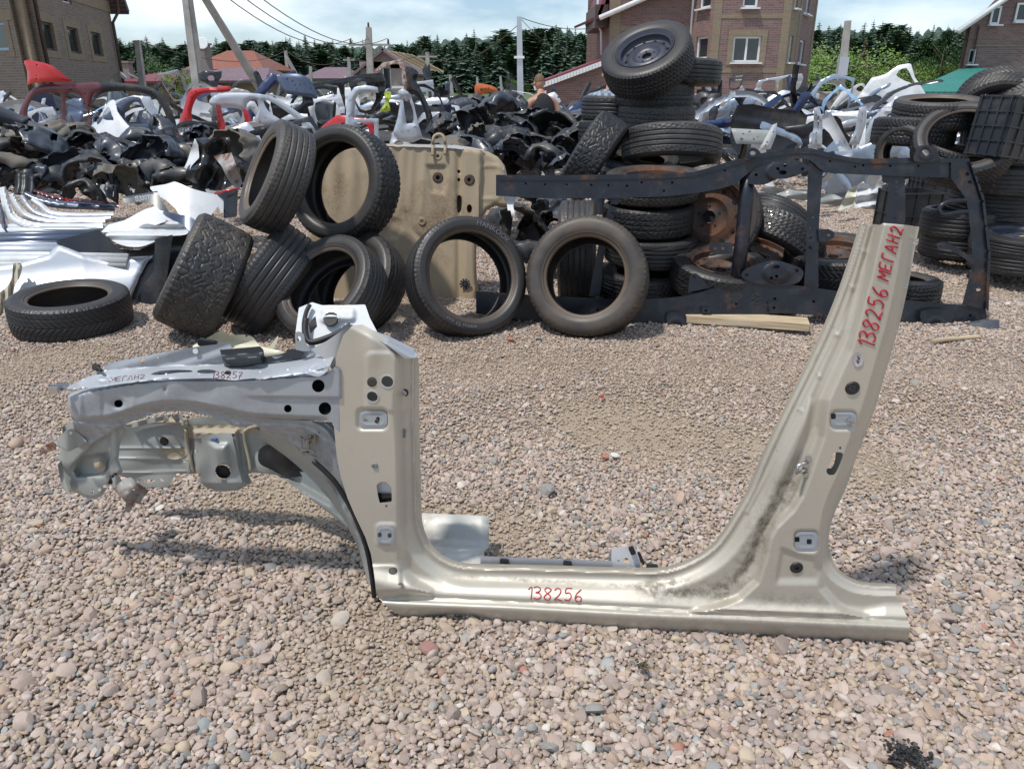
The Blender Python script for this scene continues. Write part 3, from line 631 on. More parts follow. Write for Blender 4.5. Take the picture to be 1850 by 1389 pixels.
# wheel arch lip under the rail
arch_out = cat_rom([(128, 748), (147, 760), (202, 757), (259, 738), (302, 731), (345.6, 732), (403, 743), (449, 753), (495, 757), (553, 760), (590, 765), (612, 790)], 3).tolist()+[(616, 850), (640, 925), (668, 985), (678, 1030), (682, 1072), (676, 1075)]+cat_rom([(668, 1040), (660, 985), (638, 930), (619, 893), (599, 864), (570, 835.5), (541, 809.5), (507, 789), (480, 778), (458, 764)], 3).tolist()+[(452, 769), (434, 772), (418, 768), (410, 761)]+cat_rom([(400, 757), (374, 750), (331, 743), (282, 746), (225, 767), (190, 785), (165, 800)], 3).tolist()+[(150, 800), (135, 780)]
arch_cut = cat_rom([(128, 748), (202, 757), (259, 738), (345.6, 732), (449, 753), (553, 760), (605, 800), (640, 900), (680, 1010)], 6)
def arch_relief(P):
    d, _ = near(P, arch_cut); return .030-.016*sm(d, 0, 10)-.028*sm(d, 10, 40)+.004*np.exp(-((d-14)/2)**2)
hp(sheet('wheel_arch_lip', arch_out, RP, M_BLUE, step=2.4, thick=.0016, relief=arch_relief, dirt=lambda P: np.full(len(P), .45), holes=[circ(428, 764.5, 5, 2.4, 10)]))
# inner structures, a hand's breadth to half a metre behind the outer skin
AP = pixplane(380, 740, RP(np.array([[380., 740.]]), 0)[0][1]+.30, yaw, 0)
RELN = lambda P, s=1.0: .006*s*np.sin(P[:, 0]*.05)*np.sin(P[:, 1]*.08)
# behind-arch torn wall between lip and pillar
hp(sheet('torn_wheelhouse_wall', [(510, 762), (600, 762), (612, 800), (618, 860), (645, 930), (672, 990), (672, 1010), (640, 960), (600, 880), (560, 830), (520, 795), (505, 775)], RP, M_APRON, step=4, relief=lambda P: -.03+.012*np.sin(P[:, 0]*.11)+.01*np.sin(P[:, 1]*.09), dirt=lambda P: np.full(len(P), .6)))
rt = random.Random(9); mb = MB()
for k in range(9):
    p = Vector(RP(np.array([[566+rt.uniform(-12, 18), 778+rt.uniform(-6, 34)]]), .0)[0]); mb.tube([p+Vector((rt.uniform(-.02, .02), rt.uniform(-.02, .0), rt.uniform(-.02, .02))) for _ in range(4)], rt.uniform(.002, .005), 5)
hp(mb.build('torn_sealant', M_SEAL, None, True))
hp(sheet('ledge_hole_backing', [(170, 690), (250, 668), (345, 662), (430, 660), (430, 682), (345, 684), (250, 688)], RP, M_BLACKP, step=6, relief=lambda P: ledge_relief(P)-.03))  # black sheet added below the ledge so its holes look dark and shaded
ir_out = [(214, 772), (232, 764), (330, 760), (362, 752), (420, 755), (470, 770), (520, 795), (570, 830), (600, 862), (626, 905), (650, 950), (672, 1000), (668, 1030), (640, 965), (600, 925), (560, 895), (520, 870), (500, 858), (456, 853), (448, 856), (455, 870), (430, 886), (395, 887), (372, 880), (358, 868), (362, 856), (318, 855), (310, 870), (302, 881), (258, 879), (248, 870), (215, 858)]
def ir_relief(P):
    D = .02*sm(sdist(P, np.array([(345, 775), (430, 775), (440, 850), (450, 880), (360, 880), (352, 850)])), -3, 8)
    for l in ((229, 809, 330, 809), (229, 828, 345, 830), (225, 854, 340, 851)):
        D += .004*np.exp(-((P[:, 1]-np.interp(P[:, 0], [l[0], l[2]], [l[1], l[3]]))/2)**2)*(P[:, 0] < l[2])
    D += .008*np.exp(-(((P[:, 0]-336-.08*(P[:, 1]-770)))/3.5)**2)+.008*np.exp(-(((P[:, 0]-442-.12*(P[:, 1]-770)))/3.5)**2)
    return D+RELN(P)-.03*sm(P[:, 0], 470, 640)
iholes = [circ(297, 797, 8), circ(333, 833, 2.5, n=8), circ(522, 789, 6), circ(270, 869, 10, 3), circ(293, 867, 4, 3), circ(250, 870, 4, 3), circ(403, 852, 14), sq(355, 815, 5, 6, 1)]
ir = hp(sheet('inner_rail_panel', ir_out, AP, M_APRON, step=2.6, thick=.002, relief=ir_relief, dirt=lambda P: .35+.3*np.exp(-(((P[:, 0]-320)/30)**2+((P[:, 1]-818)/12)**2)), holes=iholes))
def onap(u, v, off=0.0):
    P = np.array([[u, v]], float); return Vector(AP(P, ir_relief(P)+off)[0])
NA = Vector(AP.n); AM = (onap(1, 0)-onap(0, 0)).length
for (u, v, r_, m_) in ((297, 797, 10, M_RUBBLK), (403, 852, 16, M_RUBBLK), (522, 789, 7, M_RUBBLK)):
    mb = MB(); mb.disc(onap(u, v, -.003), NA, r_*AM, .005, 24, r_*AM*.85); hp(mb.build('rubber_plug', m_))
mb = MB(); mb.disc(onap(387, 794, .002), NA, .012, .006, 18); mb.tube([onap(380, 794, .006), onap(392, 794, .02)], .004); hp(mb.build('blue_clip', paint('blue_plastic', (.02, .06, .30), 0, .35)))
mb = MB(); mb.tube([onap(u, v, .012) for u, v in cat_rom([(228, 767), (260, 762), (330, 762), (334, 768)], 4)], .007, 8); hp(mb.build('sealant_bead', M_SEAL, None, True))
for L_ in ([(336, 775), (338, 800), (344, 830), (350, 852)], [(441, 780), (443, 800), (450, 830), (453, 850)], [(441, 780), (450, 773), (470, 768)]):
    mb = MB(); mb.tube([onap(u, v, .006) for u, v in cat_rom(L_, 4)], .0055, 8); hp(mb.build('sealant_bead', M_SEAL, None, True))
hp(sheet('bare_sealant_patch', cat_rom([(332, 770), (380, 768), (440, 768), (470, 778), (450, 782), (420, 783), (380, 788), (340, 792), (334, 780)], 3, True), AP, M_SEAL, step=3, thick=.002, relief=lambda P: ir_relief(P)+.005+.0012*np.sin(P[:, 0]*.3+P[:, 1]*.5)))
hp(sheet('bare_sealant_patch', cat_rom([(293, 812), (315, 809), (338, 811), (336, 824), (315, 830), (296, 824)], 3, True), AP, M_SEAL, step=3, thick=.002, relief=lambda P: ir_relief(P)+.004+.0008*np.sin(P[:, 0]*.4+P[:, 1]*.5)))
hp(sheet('strut_bracket', [(362, 786), (418, 782), (426, 815), (432, 850), (438, 872), (425, 886), (395, 888), (378, 872), (374, 840), (368, 815)], AP, M_APRON, step=2.6, relief=lambda P: ir_relief(P)+.012+.022*sm(sdist(P, np.array([(376, 800), (412, 800), (420, 845), (402, 875), (386, 850)])), -4, 12), holes=[circ(403, 851, 14.5)]))
hp(sheet('black_splash_sheet', cat_rom([(466, 822), (472, 808), (490, 802), (515, 804), (545, 818), (575, 835), (605, 862), (600, 856), (560, 858), (520, 862), (490, 848), (470, 838)], 3, True), AP, M_RUBBLK, step=4, relief=lambda P: ir_relief(P)+.02+.006*np.sin(P[:, 0]*.1)))
def lr_relief(P):
    l = P[:, 1]-np.interp(P[:, 0], [520, 600, 660], [880, 925, 990]); return .05*sm(-np.abs(l), -22, -6)
hp(sheet('lower_side_member', [(500, 858), (530, 850), (580, 856), (612, 872), (640, 915), (668, 975), (678, 1020), (678, 1050), (664, 1000), (640, 960), (610, 938), (575, 912), (545, 888)], AP, M_APRON, step=3, relief=lr_relief, dirt=lambda P: np.full(len(P), .7)))
# front closing panel
FPn = pixplane(170, 830, RP(np.array([[170., 830.]]), 0)[0][1]+.05, yaw+.25, 0)
f_out = cat_rom([(140, 757), (165, 750), (215, 748), (246, 752), (222, 768)], 2).tolist()+[(228, 776), (217, 800), (214, 830), (222, 852), (212, 860), (205, 866), (192, 884)]+cat_rom([(186, 894), (172, 901), (155, 899), (138, 890), (126, 888), (120, 880), (109, 862), (107, 840), (110, 800), (116, 776), (128, 762)], 3).tolist()
def f_relief(P):
    rec = np.array([(150, 822), (196, 816), (202, 826), (196, 845), (184, 860), (140, 862), (133, 850)])
    D = -.022*sm(sdist(P, rec), -3, 7)
    l = np.interp(P[:, 0], [125, 170, 225], [850, 805, 768])-P[:, 1]; D += .016*sm(l, 0, 7)
    D += .010*sm(sdist(P, sq(205, 800, 14, 60, 5)), -3, 4); return D-.012*(1-sm(near(P, f_out, True)[0], 0, 5))+RELN(P, .4)
hp(sheet('front_closing_panel', f_out, FPn, M_APRON, step=2.4, relief=f_relief, dirt=lambda P: np.full(len(P), .3), holes=[circ(167, 888, 3.2, n=8), circ(180, 884, 3, n=8), circ(191, 878, 5, 3), circ(206, 872, 5, 2)]))
mb = MB(); P_ = lambda u, v, o=0: Vector(FPn(np.array([[u, v]], float), o)[0])
hp(sheet('headlamp_bracket', [(102, 795), (118, 778), (130, 774), (146, 786), (158, 797), (140, 808), (124, 816), (108, 808)], FPn, M_APRON, step=3, relief=lambda P: .05+.015*np.sin((P[:, 0]-100)*.09), holes=[circ(128, 782, 3, n=8)]))
hp(sheet('bumper_tab', [(70, 812), (95, 796), (103, 803), (100, 812), (74, 822)], FPn, M_RUSTY, step=3, thick=.002, relief=lambda P: np.full(len(P), .045), holes=[circ(82, 809, 2.5, n=8)]))
hp(sheet('rusty_bracket', [(203, 882), (217, 866), (236, 862), (262, 882), (270, 886), (258, 900), (252, 912), (244, 906), (234, 926), (224, 924), (228, 908), (215, 895)], AP, M_RUSTY, step=3, thick=.003, relief=lambda P: .12+.03*np.sin(P[:, 0]*.09)*np.cos(P[:, 1]*.07), holes=[circ(241, 883, 3, n=8)]))
hp(sheet('sealant_lump', cat_rom([(168, 832), (176, 828), (186, 836), (190, 846), (182, 852), (172, 846)], 3, True), FPn, M_SEAL, step=2.5, relief=lambda P: .002+.008*sm(sdist(P, circ(179, 840, 10)), 0, 6)))
mb = MB()
for k in range(6): p = P_(204+k*2, 866-k*1.5, .02); mb.tube([p, p+Vector((.01*math.sin(k*2), -.01, .012)), p+Vector((.014*math.cos(k), -.018, -.01))], .003, 5)
hp(mb.build('cable_stub', M_RUBBLK, None, True))
# ---------------------------------------------------------------- cowl corner behind the pillar top
CWP = pixplane(610, 600, RP(np.array([[610., 600.]]), 0)[0][1]+.16, yaw, R(35))
def cw_relief(P):
    return .012*sm(sdist(P, sq(612, 568, 60, 24, 8)), -3, 5)+.010*np.exp(-((near(P, circ(598, 577, 16, 6), True)[0])/3)**2)-.015*(1-sm(P[:, 0], 540, 560))
hp(sheet('cowl_panel', [(534, 600), (540, 556), (564, 546), (582, 551.6), (620, 552), (659.6, 550), (668, 574), (688, 612), (660, 606), (640, 612), (560, 640), (545, 625)], CWP, M_WHITE, step=2.6, relief=cw_relief, holes=[np.array([(557, 585), (570, 570), (573, 590), (561, 603)])]))
mb = MB(); mb.disc(Vector(CWP(np.array([[598., 577.]]), .012)[0]), Vector(CWP.n), .021, .006, 24, .019); hp(mb.build('rubber_plug', M_RUBBLK))
mb = MB(); q = [Vector(CWP(np.array([[u, v]], float), .022)[0]) for u, v in cat_rom([(553, 575), (551, 598), (560, 618), (590, 611), (618, 598), (634, 587)], 4)]; mb.tube(q, .0085, 8); hp(mb.build('foam_seal', M_RUBBLK, None, True))
mb = MB(); q = [Vector(CWP(np.array([[u, v]], float), .015)[0]) for u, v in cat_rom([(560, 550), (553, 565), (549, 590), (556, 612)], 4)]; mb.tube(q, .006, 8); hp(mb.build('foam_seal', M_RUBBLK, None, True))
PTP = pixplane(690, 625, RP(np.array([[690., 625.]]), 0)[0][1], yaw, 0)
hp(sheet('pillar_top_wall', [(560, 632), (590, 616), (634, 586), (655, 592), (648, 640), (640, 700), (600, 668), (590, 650)], PTP, M_LSILV, step=3, relief=lambda P: .02+.02*np.sin((P[:, 0]-560)*.04)))
hp(sheet('pillar_cap_flange', [(637, 588), (660, 592), (700, 606), (745, 628), (754, 640), (752, 646), (732, 648), (700, 624), (665, 604)], PTP, M_BLUE, step=2.4, relief=lambda P: .055-.05*sm(np.interp(P[:, 0], [637, 700, 750], [600, 622, 650])-P[:, 1], 0, 18)))
hp(sheet('lifting_tab', cat_rom([(533, 602), (541, 599), (549, 604), (551, 616), (556, 624), (560, 634), (535, 632), (534, 618)], 2, True), PTP, M_BLUE, step=2.2, thick=.002, relief=lambda P: np.full(len(P), .02), holes=[circ(540.5, 612, 3.5, 4.5, 10)]))
# black duct, cream lamp carrier behind the rail
DP = pixplane(450, 650, RP(np.array([[450., 650.]]), 0)[0][1]+.02, yaw, R(10))
def duct(P): return .035*sm(near(P, [(398, 645), (474, 636)], False)[0]*-1, -16, -8)
d1 = hp(sheet('black_plastic_duct', [(397, 632), (470, 625.5), (476, 632), (478, 645), (500, 642), (518, 636), (520, 631), (545, 630), (551, 640), (540, 647), (500, 652), (475, 657), (434, 665), (406, 663)], DP, M_PLASTIC, step=2.6, thick=.003, relief=lambda P: .03+.022*sm(sdist(P, np.array([(400, 645), (475, 640), (474, 656), (436, 663), (408, 661)])), -3, 4)))
LP_ = pixplane(400, 620, RP(np.array([[400., 620.]]), 0)[0][1]+.22, yaw, R(15))
hp(sheet('cream_inner_wing', cat_rom([(345, 628), (365, 616), (385, 604), (400, 598), (412, 606), (440, 604), (458, 610), (470, 625), (500, 632), (520, 640), (470, 648), (430, 640), (400, 624)], 2, True), LP_, M_CREAM, step=3, thick=.002, relief=lambda P: .02*np.sin((P[:, 0]-340)*.05)+.012*np.sin(P[:, 1]*.15), holes=[circ(446, 607, 3, 2, 8)]))
hp(sheet('cream_inner_wing_tab', [(492, 632), (500, 620), (504, 602), (498, 612), (490, 622), (480, 632)], LP_, M_CREAM, step=2.5, thick=.002))
mb = MB(); mb.box(Vector(LP_(np.array([[375., 620.]]), .03)[0]), (.05, .02, .02), Matrix.Rotation(.2, 3, 'Y'), .003); hp(mb.build('black_clip', M_RUBBLK))
# ---------------------------------------------------------------- floor remnant behind the sill
fl = [(926, -.26), (940, -.25), (946, -.235), (966, -.225), (982, -.20), (988, -.15), (1000, -.10), (1024, -.03)]
fv = []; us = [745, 770, 800, 840, 868, 883]
for v, dpt in fl:
    for u in us: fv.append(BP(np.array([[u+(0 if v < 985 else -8), v+(u-760)*.05]], float), dpt)[0])
me = mesh('cut_floor_section', np.array(fv), gridF(len(fl), len(us)), False)
o = hp(link('cut_floor_section', me, None, M_RUSTFL if 'M_RUSTFL' in globals() else paint('stained_floor_metal', (.50, .50, .47), .2, .5, .1, (.22, .12, .05), .75, 7)))
sf = o.modifiers.new('thickness', 'SOLIDIFY'); sf.thickness = .003
hp(sheet('inner_sill_flange', [(868, 1004), (1106, 1013), (1106, 1026), (868, 1020)], BP, M_LSILV, step=4, relief=lambda P: np.full(len(P), -.012)))
hp(sheet('clip_bracket', [(1105, 990), (1146, 985), (1154, 1000), (1157, 1024), (1104, 1024)], BP, M_WHITE, step=3, thick=.002, relief=lambda P: np.full(len(P), -.02), holes=[circ(1132, 1013, 6), sq(1117, 1013, 7, 3, 1)]))
hp(sheet('clip_bracket_side', [(1100, 1000), (1105, 990), (1104, 1024), (1099, 1024)], BP, M_APRON, step=3, thick=.002, relief=lambda P: np.full(len(P), -.03)))
for (u, v, w, h) in ((911, 1014, .024, .014), (1025, 1017, .022, .012), (1142, 994, .014, .024), (1158, 1008, .008, .04), (1178, 1022, .03, .01)):
    mb = MB(); mb.box(Vector(BP(np.array([[u, v]], float), -.008)[0]), (w, .012, h), Matrix.Rotation(.1 if w > h else -.4, 3, 'Y'), .002); hp(mb.build('black_clip', M_RUBBLK))

# torn scraps and spot weld marks along the front
for i, pts in enumerate(([(112, 770), (130, 762), (140, 775), (126, 790), (114, 800)], [(104, 840), (112, 830), (116, 862), (126, 896), (112, 880)], [(222, 768), (262, 758), (300, 750), (300, 758), (240, 772)], [(310, 752), (330, 745), (332, 768), (322, 768)], [(196, 868), (214, 856), (220, 868), (204, 882)])):
    hp(sheet('torn_metal_scrap', pts, FPn if i in (0, 1, 4) else AP, M_APRON, step=2.4, thick=.002, relief=lambda P, i=i: .03+.015*np.sin(P[:, 0]*.2+i)))
for (u, v) in [(150, 700), (200, 686), (236, 683), (300, 676), (360, 676), (470, 672), (520, 668), (560, 668), (586, 650)]:
    mb = MB(); c_ = onledge(u, v, .0008); mb.disc(c_, (0, -.6, .8), .0034, .0005, 10, .002); hp(mb.build('spot_weld', M_BLUE))
for (u, v) in [(742, 690), (745, 760), (748, 830), (751, 900), (757, 960), (1556, 450), (1535, 515), (1508, 590), (1476, 675), (1442, 740), (1405, 812), (1370, 880), (1650, 440), (1636, 520), (1618, 600)]:
    mb = MB(); mb.disc(onside(u, v, .0005), NB, .0034, .0005, 10, .002); hp(mb.build('spot_weld', M_LSILV))

mb = MB(); mb.tube([Vector(RP(np.array([[u, v]], float), .022)[0]) for u, v in cat_rom([(566, 832), (600, 864), (620, 893), (640, 930), (660, 982), (670, 1030), (676, 1078)], 5)], .007, 8); hp(mb.build('black_edge_strip', M_RUBBLK, None, True))
hp(sheet('arch_inner_wall', cat_rom([(470, 770), (540, 808), (600, 862), (636, 925), (660, 985), (674, 1060)], 4).tolist()+cat_rom([(668, 1070), (650, 1000), (622, 940), (585, 890), (530, 835), (468, 790)], 4).tolist(), RP, M_APRON, step=3.5, thick=.002, relief=lambda P: -.03-.12*sm(near(P, cat_rom([(470, 770), (540, 808), (600, 862), (636, 925), (660, 985), (674, 1060)], 4))[0], 0, 26), dirt=None))

hp(sheet('white_inner_patch', cat_rom([(678, 874), (690, 866), (704, 868), (711, 884), (706, 894), (690, 896), (680, 888)], 3, True), BP, M_WHITE, step=3, relief=lambda P: side_relief(P)-.02))
hp(sheet('dark_inner_patch', [(680, 890), (712, 892), (710, 914), (682, 912)], BP, M_BLACKP, step=4, relief=lambda P: side_relief(P)-.014))
# ================================================================== tyres
def tread(kind, th, z, W, Rr):
    "depth 0..1 of the tread pattern at angle th and cross position z"
    s = th*Rr; x = z/(W/2); d = np.zeros_like(s)
    def groove(v, w): return np.exp(-(v/w)**4)
    def per(v, p): return (v/p-np.floor(v/p)-.5)*p
    n = 2*math.pi*Rr
    def P_(k): return n/round(n/k)
    ax = np.abs(x)
    if kind == 'rib':
        for c in (-.55, -.19, .19, .55): d = np.maximum(d, groove(x-c, .045))
        d = np.maximum(d, .8*groove(per(s+z*.25*np.sign(x), P_(.030)), .0016)*(ax > .62))
        d = np.maximum(d, .55*groove(per(s+z*.9, P_(.022)), .0014)*(ax > .22)*(ax < .42))
    elif kind == 'ribworn':
        for c in (-.5, -.17, .17, .5): d = np.maximum(d, .9*groove(x-c, .032))
        d = np.maximum(d, .6*groove(per(s+z*.3, P_(.028)), .0016)*(ax > .68))
    elif kind == 'vee':
        ph = s-np.sign(x)*0+.055*np.power(ax, .6)*1.5; d = np.maximum(d, groove(per(ph, P_(.036)), .0042)*(ax > .05))
        d = np.maximum(d, .6*groove(per(ph+.018, P_(.036)), .0015)*(ax > .3)); d = np.maximum(d, groove(x, .03)); d = np.maximum(d, .7*groove(ax-.62, .03))
    elif kind == 'hex':
        zz = .055*np.sin(s*2*math.pi/P_(.10)); q = x*1.0+zz*6*.35
        d = np.maximum(d, groove(per(q, .5), .028)); ph = s+.02*np.sin(x*7+1)
        d = np.maximum(d, groove(per(ph+.035*np.floor(q/.5+.0), P_(.062)), .0045)*(ax < .72)); d = np.maximum(d, groove(per(s, P_(.036)), .004)*(ax > .72))
        d = np.maximum(d, .5*groove(per(s+.006*np.sin(x*40), P_(.0155)), .0012))
    elif kind == 'winter':
        ph = s+.025*ax+.006*np.sin(x*20); d = np.maximum(d, groove(per(ph, P_(.034)), .0038)); d = np.maximum(d, groove(x, .03)); d = np.maximum(d, groove(ax-.42-.05*np.sin(s*2*math.pi/P_(.034)), .04))
        d = np.maximum(d, .5*groove(per(ph*1+.002*np.sin(x*60), P_(.0113)), .001))
    elif kind == 'block':
        for c in (-.36, 0, .36): d = np.maximum(d, groove(x-c-.03*np.sign(per(s, P_(.05))), .05))
        k = np.floor((x+1.1)/.36); d = np.maximum(d, groove(per(s+k*.014+z*.3, P_(.03)), .0035))
    return d
TY_CACHE = {}
def tyre_mesh(Rr, rim, W, kind, nu=220, nv=44, mat=0, bulge=1.0):
    key = (Rr, rim, W, kind, nu, nv, mat)
    if key in TY_CACHE: return TY_CACHE[key]
    sh = Rr-rim; tw = W*.80
    # half profile (r, z): bead -> sidewall -> shoulder, then tread, then inner liner
    side = [(rim-.006, W*.36), (rim+.002, W*.405), (rim+.012, W*.42), (rim+.016, W*.455), (rim+.02, W*.465), (rim+.3*sh, W*.495), (rim+.5*sh, W*.50*bulge), (rim+.7*sh, W*.49), (Rr-.022, W*.46), (Rr-.012, W*.43), (Rr-.0065, tw/2+.003)]
    sp = cat_rom(side, 2); tz = np.linspace(tw/2, -tw/2, nv); tr = Rr-.0065*np.abs(tz/(tw/2))**3
    inn = cat_rom([(rim-.006, -W*.355), (rim+.012, -W*.37), (rim+.5*sh, -W*.455), (Rr-.03, -W*.40), (Rr-.018, -W*.25), (Rr-.016, 0), (Rr-.018, W*.25), (Rr-.03, W*.40), (rim+.5*sh, W*.455), (rim+.012, W*.37)], 2)
    r = np.concatenate([sp[:, 0], tr, sp[::-1, 0], inn[:, 0]]); z = np.concatenate([sp[:, 1], tz, -sp[::-1, 1], inn[:, 1]])
    ns = len(sp); zone = np.concatenate([np.where(sp[:, 0] < rim+.024, 1.0, .6), np.zeros(nv), np.where(sp[::-1, 0] < rim+.024, 1.0, .6), np.full(len(inn), .8)])
    th = np.linspace(0, 2*math.pi, nu, endpoint=False); TH, RR = np.meshgrid(th, r, indexing='ij'); _, ZZ = np.meshgrid(th, z, indexing='ij')
    RR = RR.copy(); k = slice(ns-3, ns+nv+3)
    RR[:, k] -= .0075*tread(kind, TH[:, k], np.clip(ZZ[:, k], -tw/2, tw/2), tw, Rr)*np.clip(1.2-np.abs(ZZ[:, k])/(W*.5)*.25, 0, 1)
    # lateral shoulder sipes and raised bands on the sidewall
    for j in range(ns):
        if Rr-.03 < sp[j, 0] < Rr-.008:
            dd = .0022*np.exp(-(((TH[:, j]*Rr/.026) % 1-.5)/.16)**4); RR[:, j] -= dd; RR[:, ns+nv+ns-1-j] -= dd
    X = RR*np.cos(TH); Y = RR*np.sin(TH); V = np.stack([X.ravel(), Y.ravel(), ZZ.ravel()], 1); nvv = len(r)
    me = mesh('tyre', V, gridF(nu, nvv, True, True)[:, ::-1], True, {'zone': np.tile(zone, nu)})
    me.materials.append(M_RUB[mat]); TY_CACHE[key] = me; return me
def stud_mesh(Rr, W, n, seed=1):
    r_ = random.Random(seed); mb = MB(); tw = W*.8
    for i in range(n):
        th = 2*math.pi*(i+r_.random()*.6)/n; z = r_.choice((-.78, -.6, -.35, .35, .6, .78))*tw/2
        rr = Rr-.0065*abs(z/(tw/2))**3; d = Vector((math.cos(th), math.sin(th), 0)); mb.disc(d*(rr-.001)+Vector((0, 0, z)), d, .0028, .0022, 6)
    return mesh('studs', mb.V, mb.F, False)
def rim_mesh(rim, W, mat, holes=12, style='steel'):
    bm_v = []; nu = 96
    prof = [(rim+.012, W*.47), (rim+.008, W*.49), (rim-.002, W*.45), (rim-.008, W*.40), (rim-.02, W*.36), (rim-.022, W*.20), (rim-.03, W*.16), (rim-.045, W*.14), (rim-.06, W*.17), (rim*.66, W*.20), (rim*.52, W*.23), (rim*.44, W*.17), (rim*.38, W*.13), (rim*.20, W*.13), (rim*.17, W*.15), (rim*.165, W*.02)]
    back = [(rim*.19, W*.02), (rim*.42, W*.10), (rim-.05, W*.08), (rim-.03, W*.02), (rim-.022, -W*.3), (rim-.008, -W*.40), (rim+.008, -W*.49), (rim-.004, -W*.44), (rim-.016, -W*.30), (rim-.010, 0), (rim-.008, W*.30), (rim+.004, W*.42)]
    pr = np.array(prof+back); th = np.linspace(0, 2*math.pi, nu, endpoint=False)
    TH, RR = np.meshgrid(th, pr[:, 0], indexing='ij'); _, ZZ = np.meshgrid(th, pr[:, 1], indexing='ij')
    V = np.stack([(RR*np.cos(TH)).ravel(), (RR*np.sin(TH)).ravel(), ZZ.ravel()], 1)
    me = mesh('rim', V, gridF(nu, len(pr), True, True)[:, ::-1], True); me.materials.append(mat); me.set_sharp_from_angle(angle=R(40))
    hole = []
    for k in range(holes):
        mb = MB(); a = 2*math.pi*k/holes; c = Vector((math.cos(a)*rim*.745, math.sin(a)*rim*.745, W*.178)); mb.disc(c, (math.cos(a)*.0, 0, 1), rim*.062, .0022, 14, rim*.055); hole.append(('vent_hole', mesh('vent_hole', mb.V, mb.F, False)))
    for k in range(5):
        mb = MB(); a = 2*math.pi*k/5+.3; c = Vector((math.cos(a)*rim*.29, math.sin(a)*rim*.29, W*.128)); mb.disc(c, (0, 0, 1), rim*.035, .003, 10); hole.append(('bolt_hole', mesh('bolt_hole', mb.V, mb.F, False)))
    mb = MB(); mb.disc((0, 0, W*.02), (0, 0, 1), rim*.16, .004, 20); hole.append(('hub_hole', mesh('hub_hole', mb.V, mb.F, False)))
    return me, hole
M_VOID = simple('dark_opening', (.008, .008, .009), .9)
RIMS = {}
def put_tyre(label, px, Y, axis, Rr=.325, W=.215, rim=.216, kind='rib', mat=0, rimmat=None, group=None, nu=200, nv=40, spin=0., studs=0, z=None, name='tyre', pos=None):
    c = Vector(pos) if pos is not None else at(px[0], px[1], Y)
    if z is not None: c.z = z
    M = axes(axis, spin)
    me = tyre_mesh(Rr, rim, W, kind, nu, nv, mat)
    if rimmat is None and not studs:
        o = link(name, me); o.matrix_world = Matrix.Translation(c) @ M.to_4x4(); tag(o, label, 'tyre', group); return o
    t = thing('wheel' if rimmat else name, label, 'wheel' if rimmat else 'tyre', c, M, group)
    link('tyre_carcass', me, t)
    if studs: link('studs', stud_mesh(Rr, W, studs, int(px[0])), t, M_CHROME)['kind'] = 'stuff'
    if rimmat:
        key = (rim, W, rimmat.name)
        if key not in RIMS: RIMS[key] = rim_mesh(rim, W, rimmat)
        a, hl = RIMS[key]; rm = link('rim', a, t)
        for nm_, me_ in hl: link(nm_, me_, rm, M_VOID)
    return t
def arc_text(txt, Rr, a0, size, zoff, parent, mat, flip=False, span=None):
    cu = bpy.data.curves.new('lettering', 'FONT'); cu.body = txt; cu.size = size; cu.extrude = .0018; cu.align_x = 'CENTER'; cu.space_character = 1.05
    o = bpy.data.objects.new('lettering_tmp', cu); COL.objects.link(o); dg = bpy.context.evaluated_depsgraph_get(); me = bpy.data.meshes.new_from_object(o.evaluated_get(dg)); bpy.data.objects.remove(o)
    for v in me.vertices:
        x, y, z = v.co; y -= size*.35
        if flip: a = a0+x/Rr; rr = Rr-y
        else: a = a0-x/Rr; rr = Rr+y
        v.co = (rr*math.cos(a), rr*math.sin(a), zoff+z)
    me.name = 'lettering'; return link('lettering', me, parent, mat)
# axis conventions: picture right = +x, away = +y
G1 = 'tyres heaped in front of the beige floor panel'
G2 = 'tyres piled behind the chassis frame'
G3 = 'tyres stacked at the right edge'
put_tyre('single winter tyre lying flat on gravel at far left of the yard', (134, 583), 4.33, (.03, -.06, 1), .325, .205, .21, 'vee', 0, nu=420, nv=60, z=.115, group=None)
T = put_tyre('studded tyre leaning left with its wide tread to the viewer, leftmost of the heap', (368, 500), 4.25, (.80, .24, -.50), .335, .325, .22, 'hex', 1, nu=360, nv=64, studs=110, group=G1)
put_tyre('ribbed tyre leaning right beside the studded leftmost tyre of the heap', (488, 505), 4.4, (.74, .07, -.62), .335, .285, .22, 'ribworn', 0, nu=300, nv=60, group=G1)
put_tyre('worn ribbed tyre balanced upright on top of the leaning tyres, hole turned left', (500, 322), 4.45, (-.80, -.42, .46), .315, .215, .21, 'rib', 1, nu=320, nv=60, group=G1)
put_tyre('large studded tyre leaning on the beige panel, topmost with round opening', (622, 335), 4.75, (-.42, -.86, .28), .347, .235, .245, 'hex', 0, nu=360, nv=56, studs=120, group=G1)
put_tyre('tyre lying tilted behind the silver cowl, its opening half covered', (598, 525), 4.15, (-.38, -.62, .68), .315, .215, .215, 'rib', 0, nu=280, nv=50, group=G1)
put_tyre('tyre wedged behind the tilted tyre and against the beige panel', (640, 513), 4.5, (-.42, -.66, .62), .325, .215, .215, 'rib', 2, nu=240, nv=50, group=G1)
T8 = thing('tyre', 'low profile tyre with raised sidewall lettering standing against the beige panel', 'tyre', at(842, 503, 4.32), axes((.40, -.82, .40)), G1)
link('tyre_carcass', tyre_mesh(.345, .252, .235, 'rib', 300, 50, 0), T8)
M_LETTER = simple('raised_rubber_lettering', (.13, .13, .135), .5)
def ang_of(T, px, Y):
    p = T.matrix_world.inverted() @ at(px[0], px[1], Y); return math.atan2(p.y, p.x)
bpy.context.view_layer.update()
arc_text('HANKOOK', .300, ang_of(T8, (885, 425), 4.4), .042, .1198, T8, M_LETTER)
